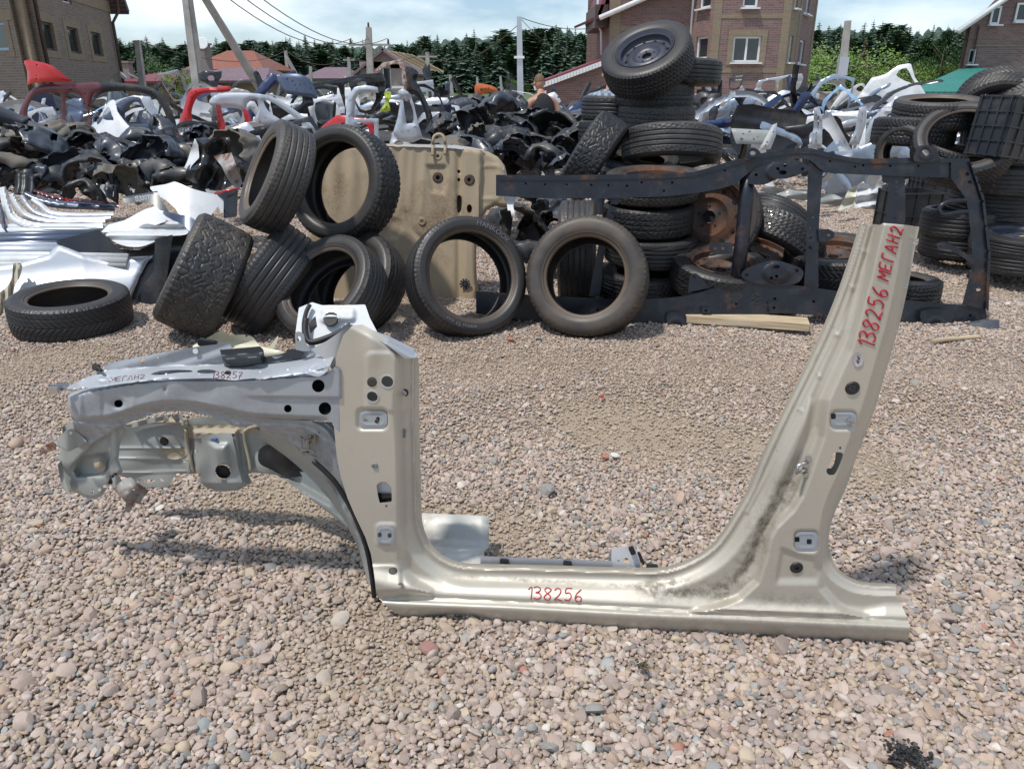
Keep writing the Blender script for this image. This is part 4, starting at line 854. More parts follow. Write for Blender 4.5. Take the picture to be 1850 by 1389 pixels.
arc_text('ventus S1 evo', .300, ang_of(T8, (835, 575), 4.1), .032, .1198, T8, M_LETTER)
put_tyre('low profile tyre with brown bead ring standing open before the chassis frame', (1062, 504), 4.32, (-.24, -.88, .39), .348, .268, .225, 'winter', 3, nu=300, nv=50, group=G1)
# inside / behind the frame
put_tyre('grey ribbed tyre standing tread-on between the two standing low profile tyres', (1043, 455), 4.95, (1, -.10, .02), .33, .24, .215, 'rib', 1, group=G2)
for i, (v, kd, mt, nm) in enumerate(((391, 'winter', 1, 'topmost tyre with rusty rim of the four-tyre stack behind the frame'), (440, 'winter', 0, 'second tyre from top of the stack behind the frame, white chalk on tread'), (481, 'rib', 0, 'third tyre from top of the stack behind the frame'), (524, 'block', 0, 'lowest tyre of the stack behind the frame'))):
    o = put_tyre(nm, (1170+(5, -3, 3, -6)[i], v), 5.05, (.02*i-.03, -.04, 1), .305-.01*(i == 1), .185, .20, kd, mt, M_RIMRUST if i == 0 else None, group=G2, z=(.84, .635, .44, .2)[i]-.10)
put_tyre('rusty steel wheel standing on edge behind the round cross tube', (1282, 392), 5.05, (-.36, -.90, .18), .33, .20, .235, 'winter', 1, M_RIMRUST, group=G2)
put_tyre('tyre on a rusty rim lying in front of the standing rusty wheel', (1300, 500), 4.75, (.05, -.22, 1), .31, .20, .20, 'winter', 0, M_RIMRUST, group=G2, z=.23)
put_tyre('steel wheel lying right behind the round cross tube', (1372, 478), 5.1, (.15, -.3, 1), .30, .19, .20, 'winter', 0, M_RIMRUST, group=G2, z=.24)
put_tyre('plain tyre leaning between the two cross members, behind the studded one', (1395, 420), 5.55, (.55, .55, .62), .315, .20, .205, 'rib', 0, group=G2)
put_tyre('studded tyre leaning between the two cross members of the frame', (1400, 440), 5.15, (.50, .40, .75), .32, .215, .21, 'winter', 0, group=G2, studs=130, nu=300)
put_tyre('winter tyre with rusty rim lying behind the second cross member', (1500, 500), 4.95, (-.1, -.15, 1), .31, .20, .20, 'vee', 0, M_RIMRUST, group=G2, z=.27, nu=300)
put_tyre('tyre lying below the frame beside the wooden plank', (1335, 560), 4.75, (.05, .1, 1), .315, .19, .2, 'winter', 0, group=G2, z=.10)
put_tyre('tyre lying half hidden under the frame near its right mount', (1600, 575), 4.95, (.05, .05, 1), .30, .18, .2, 'block', 0, group=G2, z=.09)
# the tall pile
G4 = 'tyres of the tall pile behind the frame'
put_tyre('wheel with dark blue steel rim tilted on top of the tall tyre pile', (1170, 108), 6.1, (-.36, -.52, .80), .335, .215, .205, 'block', 0, M_RIMDARK, group=G4, nu=320, nv=52)
put_tyre('ribbed tyre lying just below the tilted top wheel, at its right', (1236, 131), 6.35, (.04, .02, 1), .285, .19, .19, 'rib', 0, group=G4)
put_tyre('winter tyre lying directly under the tilted top wheel', (1182, 171), 6.3, (.03, -.02, 1), .30, .19, .195, 'winter', 0, group=G4)
put_tyre('dusty tyre second below the tilted top wheel', (1185, 213), 6.25, (.02, -.03, 1), .295, .20, .195, 'winter', 1, group=G4)
put_tyre('tyre lying under the dusty tyre of the tall pile', (1184, 254), 6.25, (.0, -.03, 1), .30, .19, .195, 'winter', 0, group=G4)
put_tyre('small ribbed tyre beside the tall pile, at the man\'s hand', (1110, 197), 6.6, (.03, .02, 1), .27, .19, .18, 'rib', 0, group=G4)
put_tyre('blocky tyre second in the low stack at the man\'s hand', (1106, 238), 6.6, (-.03, .02, 1), .28, .20, .18, 'winter', 0, group=G4)
put_tyre('third tyre down in the low stack at the man\'s hand', (1108, 282), 6.6, (-.03, .02, 1), .28, .20, .18, 'rib', 0, group=G4)
put_tyre('big ribbed tyre lying tilted forward in front of the tall pile', (1213, 265), 5.55, (.02, .26, 1), .345, .215, .23, 'rib', 1, group=G4, nu=340, nv=52)
put_tyre('tyre standing aslant, coarse winter tread to the viewer, left of the pile', (1070, 285), 5.5, (.82, -.20, -.50), .31, .22, .205, 'hex', 0, group=G4, nu=300)
put_tyre('tyre lying behind the top rail, left of the big tilted tyre', (1150, 312), 5.6, (-.1, -.2, 1), .30, .20, .2, 'winter', 0, group=G4)
put_tyre('tyre lying behind the top rail between the coarse tyre and the pile', (1105, 318), 5.75, (.2, .1, 1), .30, .20, .2, 'block', 0, group=G4)
for i, v in enumerate((330, 372)): put_tyre(('tyre under the big tilted tyre, just behind the top rail', 'tyre at the bottom of the tall pile')[i], (1215, v), 5.8, (.03, .03, 1), .31, .2, .2, 'winter', 0, group=G4)
# right hand stacks
put_tyre('tyre with wide dark opening lying on top of the right hand pile', (1692, 203), 6.2, (-.05, -.10, 1), .315, .205, .215, 'block', 1, group=G3, nu=280)
put_tyre('coarse tyre just below the wide open tyre of the right hand pile', (1650, 240), 6.2, (.05, .05, 1), .30, .21, .2, 'block', 0, group=G3, nu=280)
put_tyre('tyre standing aslant with its opening towards the black crate', (1740, 262), 5.75, (-.30, -.62, .72), .34, .21, .24, 'block', 0, group=G3, nu=260)
put_tyre('dusty tyre leaning behind the right hand pile, tread upward', (1800, 190), 6.4, (.30, .75, .60), .30, .22, .2, 'vee', 1, group=G3, nu=280)
put_tyre('dusty tyre peeping out behind the black crate at the right edge', (1850, 200), 6.3, (.2, .5, .8), .30, .22, .2, 'vee', 1, group=G3, nu=280)
put_tyre('small tyre standing on edge above the top rail, left of the round mount', (1632, 275), 6.0, (-.75, -.6, .1), .20, .15, .13, 'block', 0, group=G3)
put_tyre('small tyre lying behind the round mount of the top rail', (1715, 285), 5.95, (.2, -.2, 1), .23, .15, .15, 'block', 0, group=G3)
ST = ((1812, 322, 6.1, .375, 'rib', 1, 'big tyre topmost of the stack behind the end cross member'), (1795, 364, 6.15, .335, 'rib', 0, 'second tyre of the stack behind the end cross member'), (1790, 402, 6.15, .34, 'rib', 0, 'third tyre of the stack behind the end cross member'),
      (1800, 440, 6.2, .34, 'rib', 0, 'fourth tyre of the stack behind the end cross member'))
for (u, v, Y, rr, kd, mt, nm) in ST: put_tyre(nm, (u, v), Y, (.02, .0, 1), rr, .215, .22, kd, mt, group=G3)
for i, (u, v, nm) in enumerate(((1730, 402, 'tyre with white chalk number, seen through the end bay of the frame'), (1728, 440, 'lowest tyre seen through the end bay of the frame'))):
    put_tyre(nm, (u, v), 6.05, (.02*i, .02, 1), .27, .215, .18, 'rib', 0, group=G3)
sp = put_tyre('narrow spare wheel with round yellow sticker lying at the right edge', (1842, 437), 5.45, (.0, -.06, 1), .32, .14, .20, 'rib', 0, M_RIMDARK, group=G3)
mb = MB(); mb.disc((.02, -.13, .064), (0, 0, 1), .06, .003, 28); mb.box((-.03, -.10, .0655), (.09, .018, .002)); mb.build('round_yellow_sticker', paint('yellow_sticker', (.75, .60, .03), 0, .5, amount=.1), sp)
arc = bpy.data.curves.new('sticker_mark', 'FONT'); arc.body = 'GD'; arc.size = .055; arc.extrude = .0008; o = bpy.data.objects.new('tmp', arc); COL.objects.link(o); me = bpy.data.meshes.new_from_object(o.evaluated_get(bpy.context.evaluated_depsgraph_get())); bpy.data.objects.remove(o)
o = link('sticker_mark', me, sp, M_RUBBLK); o.location = (-.018, -.15, .0685)
put_tyre('tyre lying under the spare wheel at the right edge', (1842, 466), 5.45, (.0, .0, 1), .33, .17, .2, 'rib', 0, group=G3)
# chalk numbers
def chalk(txt, px, Y, dx, size, name_):
    p0 = at(px[0], px[1], Y); m_ = MB(); x = 0
    for ch in txt:
        for st in GL[ch]:
            q = cat_rom(st, 3) if len(st) > 2 else np.array([st[0], ((st[0][0]+st[1][0])/2, (st[0][1]+st[1][1])/2), st[1]])
            m_.tube([p0+Vector(dx)*(x+a)*size+Vector((0, -.08, -1)).normalized()*b_*size*1.2 for a, b_ in q], size*.06, 5)
        x += .9
    return m_
# ================================================================== chassis frame
FPn_ = pixplane(1450, 590, 4.42, 0.0, R(7))
FR = thing('chassis_frame', 'black rusty ladder chassis frame standing on its side behind the tyres', 'chassis frame', gp(1400, 590))
def fp(o, parent=None):
    p = parent or FR; o.parent = p; o.matrix_parent_inverse = (Matrix.Translation(FR.location)).inverted(); return o
def fsheet(name, out, D=0, th=.07, holes=(), step=5, relief=None, mat=None, plane=None):
    f = plane or FPn_; rl = (lambda P: D+(relief(P) if relief else 0*P[:, 0])+.0015*np.sin(P[:, 0]*.07)*np.sin(P[:, 1]*.09))
    o = fp(sheet(name, out, f, mat or M_FRAME, step=step, thick=th, holes=holes, relief=rl)); o.data.set_sharp_from_angle(angle=R(35)); return o
def rh(pts, r=2.6, n=10): return [circ(u, v, r, r*.8, n) for u, v in pts]
top_out = cat_rom([(896, 316), (1000, 317), (1180, 314), (1252, 311), (1303, 296), (1354, 282), (1397, 273), (1433, 268), (1470, 269), (1506, 278), (1560, 287), (1651, 285), (1752, 287)], 3).tolist()+[(1752, 318)]+cat_rom([(1716, 321), (1633, 319), (1542, 315), (1490, 311), (1462, 289), (1430, 288), (1397, 294), (1354, 312), (1325, 334), (1281, 345), (1240, 351), (1180, 356), (1094, 358), (997, 359), (896, 354)], 3).tolist()
fsheet('side_rail', top_out, 0, .095, rh([(1024, 333, ), (1068, 334), (1100, 335), (1132, 336), (1160, 330), (1215, 330), (1310, 308), (1545, 302), (1500, 292), (1200, 345), (1560, 299), (1608, 300), (1660, 300), (985, 333), (950, 332)], 3.2))
bot_out = cat_rom([(860, 526), (951, 532), (1100, 540), (1175, 540), (1240, 534), (1307, 516), (1354, 506), (1397, 512), (1452, 517), (1513, 526), (1636, 542), (1781, 555)], 3).tolist()+cat_rom([(1781, 560), (1782, 580), (1772, 588), (1716, 584), (1629, 582), (1506, 572), (1404, 566), (1360, 572), (1300, 570), (1262, 576), (1241, 594), (1180, 597), (1100, 589), (948, 578), (860, 566)], 3).tolist()
fsheet('side_rail', bot_out, 0, .095, rh([(1323, 531), (1366, 538), (1284, 546), (1330, 549), (1400, 540), (1470, 545), (1560, 556), (1690, 566), (1753, 570), (1010, 556), (1080, 560), (1130, 562)], 3.2))
fsheet('mount_back', [(1362, 308), (1448, 292), (1456, 306), (1400, 322), (1366, 328)], -.03, .006, (), 6); fsheet('mount_back', [(1350, 488), (1400, 474), (1446, 488), (1446, 504), (1390, 510), (1350, 502)], -.03, .006, (), 6)
fsheet('weld_seam_lip', cat_rom([(900, 322), (1000, 323), (1180, 320), (1252, 316), (1303, 302), (1354, 288), (1397, 279), (1433, 274), (1470, 275), (1506, 284), (1560, 293), (1651, 291), (1752, 292), (1752, 294), (1651, 294), (1560, 296), (1506, 287), (1470, 278), (1433, 277), (1397, 282), (1354, 291), (1303, 305), (1252, 319), (1180, 323), (1000, 326), (900, 325)], 1), .006, .01, (), 2)
fsheet('rail_back', top_out, -.082, .008, (), 8); fsheet('rail_back', bot_out, -.082, .008, (), 8)
fsheet('cross_member', [(1461, 287), (1488, 287), (1485, 330), (1480, 400), (1478, 470), (1479, 520), (1452, 520), (1456, 470), (1457, 400), (1459, 330)], -.015, .06, rh([(1466, 394.6), (1465.4, 412.8), (1465, 430), (1464, 447.5)], 4.2))
fsheet('cross_member', [(1592, 312), (1634, 312), (1635, 327), (1636, 372), (1636, 392), (1630, 440), (1622, 500), (1618, 545), (1592, 545), (1594, 480), (1596, 410), (1606, 374), (1604, 330), (1594, 326)], -.015, .06, rh([(1619, 329), (1619, 338), (1619, 349), (1620, 366), (1616, 395)], 4))
fsheet('end_cross_member', [(1718, 294), (1752, 292), (1774, 359), (1785, 457), (1781, 560), (1738, 550), (1757, 479), (1756, 440), (1750, 385), (1745, 359), (1718, 322)], .012, .05, rh([(1747, 315), (1752, 329), (1770, 508), (1767, 523)], 4.5))
fsheet('end_member_lip', [(1752, 292), (1757, 294), (1779, 359), (1790, 457), (1786, 562), (1781, 560), (1785, 457), (1774, 359)], .03, .09)
mb = MB(); q = [Vector(FPn_(np.array([[u, v]], float), -.05)[0]) for u, v in ((1352, 300), (1347, 370), (1340, 440), (1331, 515))]; mb.tube(q, [.043, .042, .042, .044], 20); fp(mb.build('round_cross_tube', M_FRAME, None, True))
for nm_, o_, hl in (('spring_mount_plate', cat_rom([(1352, 325), (1362, 306), (1397, 292), (1426, 287), (1448, 294), (1459, 299), (1459, 309), (1425, 322), (1404, 324), (1380, 334), (1356, 333)], 3, True), [circ(1414, 312, 8, 4), circ(1418, 299, 3), circ(1405, 305, 3), circ(1450, 306, 3.5), circ(1366, 316, 3)]),
                    ('spring_mount_plate', cat_rom([(1342, 490), (1372, 476), (1397, 470), (1420, 475), (1448, 486), (1450, 500), (1436, 513), (1390, 515), (1345, 505)], 3, True), [circ(1402, 482, 8, 3.5), circ(1403, 499, 3), circ(1394, 502, 3), circ(1440, 489, 3.5), circ(1349, 497, 3)])):
    c0 = o_.mean(0); fsheet(nm_, o_, .01, .012, hl, 3, relief=lambda P, c0=c0: .012*sm(-np.hypot((P[:, 0]-c0[0]-3)/1.4, P[:, 1]-c0[1]), -20, -15))
for nm_, c_, rr, pts in (('body_mount', (1672, 276), 7, [(1652, 292), (1657, 268), (1666, 263), (1684, 264), (1692, 272), (1696, 290)]), ('body_mount', (1690.5, 590), 9, [(1664, 562), (1722, 562), (1712, 597), (1704, 604), (1680, 604), (1672, 597)]), ('body_mount', (1221, 589), 8, [(1206, 566), (1236, 566), (1240, 580), (1232, 597), (1218, 601), (1208, 592)]), ('body_mount', (1360, 277), 5, [(1345, 290), (1352, 270), (1362, 267), (1372, 273), (1374, 283)])):
    fsheet(nm_, cat_rom(pts, 3, True), .035, .03, [circ(c_[0], c_[1], rr, rr*.8)], 2.5, relief=lambda P, c_=c_, rr=rr: .006*np.exp(-((np.hypot(P[:, 0]-c_[0], P[:, 1]-c_[1])-rr*1.5)/3)**2))
for pts, hl, D_ in (([(1478, 414), (1496, 414), (1507, 419), (1508, 428), (1500, 434), (1480, 438)], [(1497, 425)], .0), ([(1282, 438), (1322, 438), (1324, 458), (1290, 461), (1281, 452)], [(1292, 449), (1306, 449)], -.02), ([(1243, 528), (1246, 498), (1256, 493), (1266, 500), (1283, 520)], [(1254, 500)], -.01), ([(1692, 440), (1704, 437), (1726, 445), (1744, 458), (1762, 470), (1758, 478), (1735, 462), (1716, 452), (1694, 450)], [(1700, 445)], .03), ([(1268, 555), (1284, 555), (1284, 566), (1268, 566)], [(1275, 561)], .02), ([(1388, 545), (1408, 545), (1410, 566), (1390, 566)], [(1398, 556)], .02)):
    fsheet('bracket', pts, D_, .02, rh(hl, 3.2), 2.5)
fsheet('upright_bracket', [(1108, 345), (1125, 345), (1118, 365), (1100, 420), (1090, 470), (1084, 535), (1064, 535), (1076, 470), (1088, 410), (1104, 365)], -.02, .05, rh([(1110, 372), (1108, 385), (1095, 474), (1094, 487), (1092, 500)], 4))
mb = MB(); mb.tube([Vector(FPn_(np.array([[u, v]], float), .03)[0]) for u, v in cat_rom([(1746, 362), (1720, 364), (1702, 370), (1697, 380), (1704, 388), (1725, 385), (1750, 382)], 5)], .012, 10); fp(mb.build('hook_loop', M_FRAME, None, True))
# ================================================================== beige floor panel
PL = thing('floor_panel', 'dusty beige car floor panel standing upright behind the open tyres', 'car body part', gp(760, 575))
PPn = pixplane(780, 575, 4.98, 0, R(12))
def pl(o): o.parent = PL; o.matrix_parent_inverse = Matrix.Translation(PL.location).inverted(); return o
pl_out = [(585, 264), (700, 260), (812, 262), (818, 267), (852, 268), (882, 274), (900, 284), (912, 300), (916, 316), (924, 345), (926, 372), (912, 376), (895, 372), (880, 380), (870, 395), (862, 420), (860, 470), (862, 510), (866, 535), (872, 560), (850, 565), (720, 578), (560, 575), (552, 500), (560, 380)]
def pl_rel(P):
    D = .006*np.sin(P[:, 0]*.19)*sm(-P[:, 0], -775, -700)*sm(-P[:, 1], -400, -330)
    for x0 in (727, 745, 766): D += .007*np.exp(-((P[:, 0]-x0+.06*(P[:, 1]-300))/4.5)**2)*sm(-P[:, 1], -400, -370)
    D += .035*sm(sdist(P, np.array([(838, 266), (870, 268), (866, 420), (858, 560), (834, 560), (838, 400)])), -3, 3)
    D -= .018*sm(sdist(P, np.array([(772, 300), (806, 300), (806, 335), (800, 350), (780, 345)])), -4, 4)
    D -= .01*sm(sdist(P, circ(715, 412, 14, 18)), -2, 4)+.012*np.exp(-((near(P, cat_rom([(735, 385), (742, 410), (760, 430), (790, 440)], 4))[0])/4)**2)
    D += .012*sm(sdist(P, sq(705, 450, 24, 38, 4)), -2, 3)+.008*np.exp(-((near(P, sq(885, 330, 34, 60, 6), True)[0])/3)**2)
    D -= .02*np.exp(-((P[:, 0]-829)/5)**2); return D+.004*np.sin(P[:, 0]*.045+P[:, 1]*.03)-.02*sm(-near(P, pl_out, True)[0], -6, 0)
pl(sheet('panel_sheet', pl_out, PPn, M_PLATE, step=3.4, thick=.002, relief=pl_rel, dirt=None, holes=[circ(791, 282, 5, 5, 12), circ(791, 321, 5, 6, 12), circ(847, 325, 4, 4, 10), circ(829, 310, 3, 4, 8), circ(829, 325, 3, 4, 8), cat_rom([(826, 355), (834, 356), (833, 380), (827, 384)], 2, True), circ(848, 377, 5, 8, 10)]))
pl(sheet('panel_backing', [(700, 270), (860, 275), (880, 300), (860, 400), (840, 440), (700, 420)], PPn, M_RIMRUST, step=8, thick=.002, relief=lambda P: np.full(len(P), -.06)))
def onpl(u, v, off=0.): P = np.array([[u, v]], float); return Vector(PPn(P, pl_rel(P)+off)[0])
for (u, v, r_) in ((791, 282, 8), (791, 321, 10), (848, 325, 10), (762, 400, 8), (705, 455, 6)):
    mb = MB(); mb.disc(onpl(u, v, .002), PPn.n, r_*.0036, .004, 14, r_*.003, r_*.0014); pl(mb.build('rusty_fixing', M_RIMRUST if r_ > 8 else M_PLATE))
mb = MB(); mb.tube([onpl(u, v, .02) for u, v in cat_rom([(782, 282), (782, 262), (784, 248), (792, 243), (800, 246), (804, 258), (804, 280)], 5)], .011, 10); pl(mb.build('tie_down_hook', M_PLATE, None, True))
mb = MB(); c = onpl(840, 513, .01)
for k in range(10): a = k*.628; mb.box(c+Vector((math.cos(a)*.022, -.004, math.sin(a)*.022)), (.03, .004, .012), Matrix.Rotation(-a, 3, 'Y'))
mb.disc(c, PPn.n, .010, .012, 12); pl(mb.build('star_washer', M_RIMDARK))
pl(sheet('torn_white_edge', [(908, 300), (914, 312), (926, 345), (930, 352), (932, 362), (927, 372), (931, 390), (925, 395), (922, 378), (918, 384), (915, 365), (910, 362), (912, 330)], PPn, M_WHITE, step=2.6, thick=.003, relief=lambda P: .05+.02*np.sin(P[:, 1]*.15)))
pl(sheet('white_top_lip', [(700, 262), (820, 262), (850, 266), (880, 272), (860, 272), (815, 268), (700, 264)], PPn, M_WHITE, step=2.6, thick=.01, relief=lambda P: np.full(len(P), .012)))
for u in (722, 824): 
    mb = MB(); mb.box(onpl(u, 262, .0), (.045, .012, .03), None, .003); pl(mb.build('fixing_tab', M_PLATE))
# ================================================================== plank, black panel, rail under the frame
def plank(name, label, a, b, w, h, mat, cat):
    a = Vector(a); b = Vector(b); mb = MB(); L_ = (b-a).length; mb.box((0, 0, 0), (L_, w, h), None, .004)
    o = mb.build(name, mat); d = (b-a).normalized(); o.matrix_world = Matrix.Translation((a+b)/2) @ axes(d.cross(Vector((0, 1, 0))).cross(d) if False else Vector((0, 0, 1)), 0, d).to_4x4()
    return tag(o, label, cat)
A = gp(1240, 588); B = gp(1468, 604); A.z = B.z = .035; plank('wooden_plank', 'pale sawn wooden plank lying on gravel under the chassis frame', A+Vector((0, .08, 0)), B+Vector((0, .08, 0)), .15, .045, M_WOOD, 'plank')
BPn = pixplane(1700, 622, 4.22, .02, R(55))
o = sheet('black_bumper_panel', [(1618, 600), (1640, 596), (1680, 590), (1720, 588), (1780, 576), (1806, 578), (1804, 622), (1798, 626), (1790, 604), (1776, 594), (1700, 588), (1660, 594), (1632, 622), (1612, 624)], BPn, M_PLAST2, step=4, thick=.012, relief=lambda P: .02*np.sin(P[:, 0]*.05)); tag(o, 'blue grey plastic bumper trim lying on gravel at the lower right end of the frame', 'bumper')
BP2 = pixplane(1700, 625, 4.3, .02, R(20))
o = sheet('black_plastic_tray', cat_rom([(1616, 624), (1655, 592), (1700, 587), (1775, 592), (1800, 626), (1740, 622), (1680, 628)], 4, True), BP2, M_PLASTIC, step=5, thick=.01, relief=lambda P: -.12*sm(sdist(P, cat_rom([(1616, 624), (1655, 592), (1700, 587), (1775, 592), (1800, 626)], 2, True)), 0, 14)); tag(o, 'black hollow plastic tray lying on gravel under the frame end', 'plastic part')
A = gp(1683, 625); B = gp(1768, 617); A.z = B.z = .03; plank('wooden_stick', 'thin broken wooden strip lying before the black plastic tray', A, B, .03, .015, M_WOOD, 'stick')
# ================================================================== plastic crates
def crate(label, c, dims, rz, tilt=(0, 0), rows=3, cols=4):
    t = thing('plastic_crate', label, 'crate', c, (tilt[0], tilt[1], rz), 'black plastic crates at the right'); w, d, h = dims; T_ = .012
    mb = MB(); mb.box((0, 0, T_/2), (w-.02, d-.02, T_)); mb.build('crate_floor', M_PLASTIC, t)
    for (n_, cx, cy, lx, ly) in (('crate_wall', 0, -d/2, w, T_), ('crate_wall', 0, d/2, w, T_), ('crate_wall', -w/2, 0, T_, d-T_*1.1), ('crate_wall', w/2, 0, T_, d-T_*1.1)):
        mb = MB(); mb.box((cx, cy, h/2), (lx, ly, h-.004)); wl_ = mb.build(n_, M_PLASTIC, t)
        L_ = max(lx, ly); ax = 0 if lx > ly else 1; s_ = -1 if (cy < 0 or cx < 0) else 1
        for i in range(cols+1):
            p = [cx, cy, h/2]; p[ax] += (-.5+i/cols)*(L_-.02); p[1-ax] += s_*.010; dd = [.010, .010, h]; dd[1-ax] = .016; mb = MB(); mb.box(p, dd); mb.build('rib', M_PLASTIC, wl_)
        for j in range(rows+1):
            p = [cx, cy, .01+j/rows*(h-.02)]; p[1-ax] += s_*.009; dd = [0, 0, .010]; dd[ax] = L_+.01; dd[1-ax] = .014; mb = MB(); mb.box(p, dd); mb.build('rib', M_PLASTIC, wl_)
    return t
crate('large black ribbed plastic crate standing on tyres at the right edge', at(1822, 292, 5.95), (.56, .36, .42), -.25, (0, -.12), 3, 4)
crate('black plastic crate lying on its side leaning against the upper right pile', at(1800, 285, 5.6), (.30, .26, .40), .35, (0, .12), 4, 3)
crate('black crate with open ribbed top standing behind the third cross member', gp(1650, 432)+Vector((0, .2, 0)), (.40, .40, .42), .1, (0, 0), 2, 3)
crate('black crate standing between two tyre stacks, behind the frame end', gp(1700, 420)+Vector((0, .3, 0)), (.34, .34, .62), -.1, (0, 0), 4, 3)
# ================================================================== fenders, bumpers and sills stacked on the left
def trace(name, label, cat, out, u, v, Y, mat, yaw=0., lean=0., step=3.5, thick=.003, rel=None, holes=(), group=None):
    f = pixplane(u, v, Y, yaw, lean); o = sheet(name, out, f, mat, step=step, thick=thick, relief=rel, holes=holes); return tag(o, label, cat, group)
GF = 'fenders and bumpers stacked at the left'
fo = [(-40, 490), (0, 479), (36, 474), (86, 460), (101, 445), (108, 443), (125, 449), (155, 461), (187, 467), (277, 462), (266, 474), (252, 500), (240, 530), (234, 548), (225, 560), (100, 575), (30, 600), (-40, 640)]
def fender_rel(P):
    l = P[:, 1]-np.interp(P[:, 0], [-40, 277], [520, 488]); D = .035*sm(l, -30, 30)-.06*sm(l, 25, 110); D += .004*sm(l, -2, 3)-.02*sm(-near(P, fo, True)[0], -7, 0); return D-.0005*np.maximum(P[:, 0]-150, 0)
trace('front_fender', 'light grey blue front fender lying on its edge behind the flat tyre at far left', 'fender', fo, 150, 560, 4.75, M_LSILV, -.15, R(25), rel=fender_rel, holes=[circ(80, 529, 4.5, 4)], group=GF)
trace('plastic_film', 'torn yellowish plastic film wrapped over the grey fender at the left edge', 'plastic film', cat_rom([(24, 476), (40, 478), (36, 500), (26, 520), (24, 540), (34, 560), (30, 590), (8, 606), (-20, 610), (-30, 560), (10, 520), (22, 500)], 3, True), 10, 590, 4.6, paint('yellowish_film', (.50, .46, .36), 0, .45, .1, amount=.3), 0, R(20), rel=lambda P: .02*np.sin(P[:, 0]*.45+P[:, 1]*.05))
trace('black_fender', 'black glossy fender with scratched edge behind the grey blue fender', 'fender', [(101, 438), (103, 434), (140, 425), (173, 416), (180, 416), (202, 438), (216, 450), (250, 452), (278, 440), (300, 425), (340, 415), (330, 460), (325, 500), (300, 545), (240, 550), (232, 500), (150, 470), (108, 444)], 250, 545, 4.95, M_BLACKP, -.1, R(25), rel=lambda P: .05*np.sin((P[:, 0]-100)*.02)-.02*sm(P[:, 1], 450, 550), group=GF)
trace('bumper_cover', 'white scratched bumper cover on top of the black fender', 'bumper', cat_rom([(190, 425), (205, 418), (240, 416), (262, 404), (290, 408), (310, 398), (338, 412), (336, 424), (300, 428), (262, 444), (236, 446), (212, 440)], 3, True), 262, 440, 5.05, M_WHITE, -.1, R(60), rel=lambda P: .05*np.sin((P[:, 0]-190)*.022)+.02*np.sin(P[:, 1]*.3), group=GF)
trace('bumper_cover', 'white front fender tip pointing right, above the scratched bumper cover', 'bumper', [(182, 420), (195, 406), (225, 398), (262, 378), (282, 372), (300, 392), (330, 406), (352, 420), (330, 418), (300, 400), (260, 415), (220, 420)], 262, 420, 5.25, M_WHITE, -.1, R(50), rel=lambda P: .04*np.sin((P[:, 0]-180)*.02), group=GF)
trace('bumper_cover', 'large white bumper cover with pencilled note, uppermost of the left stack', 'bumper', [(268, 338), (300, 333), (315, 328), (350, 342), (380, 350), (407, 352), (402, 390), (394, 372), (375, 398), (350, 408), (330, 398), (318, 378), (300, 362), (282, 352)], 350, 400, 5.6, M_WHITE, -.2, R(40), rel=lambda P: .07*np.sin((P[:, 0]-268)*.022), group=GF)
o = trace('grey_fender_tip', 'dark grey fender with white chalk number on the left stack', 'fender', [(222, 356), (284, 345), (296, 368), (308, 388), (290, 382), (275, 368), (250, 366), (224, 368)], 262, 380, 5.5, M_PLAST2, -.1, R(45), rel=lambda P: .02*np.sin(P[:, 0]*.05), group=GF)
cp = lambda u, v, off=0: at(u, v, 5.42)
tag(handwrite('chalk_number', '133007', (243, 356), (5, -.6), (1, 8), M_CHALK, .003, 1, cp), None); _c = bpy.data.objects['chalk_number']; _c.parent = o
trace('grey_fender_tip', 'slate grey triangular fender lying under the large white bumper cover', 'fender', [(284, 380), (300, 382), (345, 392), (358, 402), (350, 425), (345, 440), (342, 418), (318, 402)], 330, 420, 5.2, M_SLATE, -.1, R(45), rel=lambda P: .02*np.sin(P[:, 0]*.07), group=GF)
trace('dark_bumper_end', 'dark grey bumper end standing under the white covers beside the studded tyre', 'bumper', [(280, 432), (312, 424), (306, 470), (296, 545), (240, 556), (262, 510), (278, 490)], 280, 550, 4.9, M_PLASTIC, -.1, R(15), rel=lambda P: .03*np.sin((P[:, 0]-240)*.05), group=GF)
trace('red_edged_bumper', 'black bumper with red edge standing behind the white covers', 'bumper', [(388, 350), (430, 340), (428, 392), (404, 395), (404, 360)], 410, 395, 5.7, M_BLACKP, 0, R(15), rel=lambda P: .03*np.sin((P[:, 0]-388)*.05), group=GF)
mb = MB(); mb.tube([at(388, 350, 5.64), at(410, 345, 5.63), at(430, 341, 5.64)], .008); o = mb.build('red_trim_strip', M_RED, None, True); tag(o, 'thin red trim strip on the black bumper behind the white covers', 'trim strip')
# stacked sill and pillar cut-outs
GS = 'sill and pillar cut outs laid in a row at the left'
sills = [((0, 470, 230, 472), M_WHITE, 4.9, 'ribbed white sill lying lowest at the left edge'), ((0, 454, 120, 452), M_LSILV, 5.0, 'silver sill lying above the lowest white sill at the left edge'), ((0, 438, 165, 430), M_SLATE, 5.1, 'slate blue sill lying under the long white sill at the left edge'), ((0, 421, 190, 418), M_WHITE, 5.25, 'long white sill in the middle of the left stack')]
for (u0, v0, u1, v1), mt, Y, lb in sills:
    mb = MB(); a = at(u0-90, v0, Y); b_ = at(u1, v1, Y+.05)
    for k, (dz, dy, r_) in enumerate(((0, 0, .030), (.026, .03, .022), (-.022, -.02, .020))): mb.tube([a+Vector((0, dy, dz)), (a+b_)/2+Vector((0, dy, dz+.008)), b_+Vector((0, dy, dz))], r_, 8, True, .7)
    o = mb.build('sill_section', mt, None, True); tag(o, lb, 'car sill', GS)
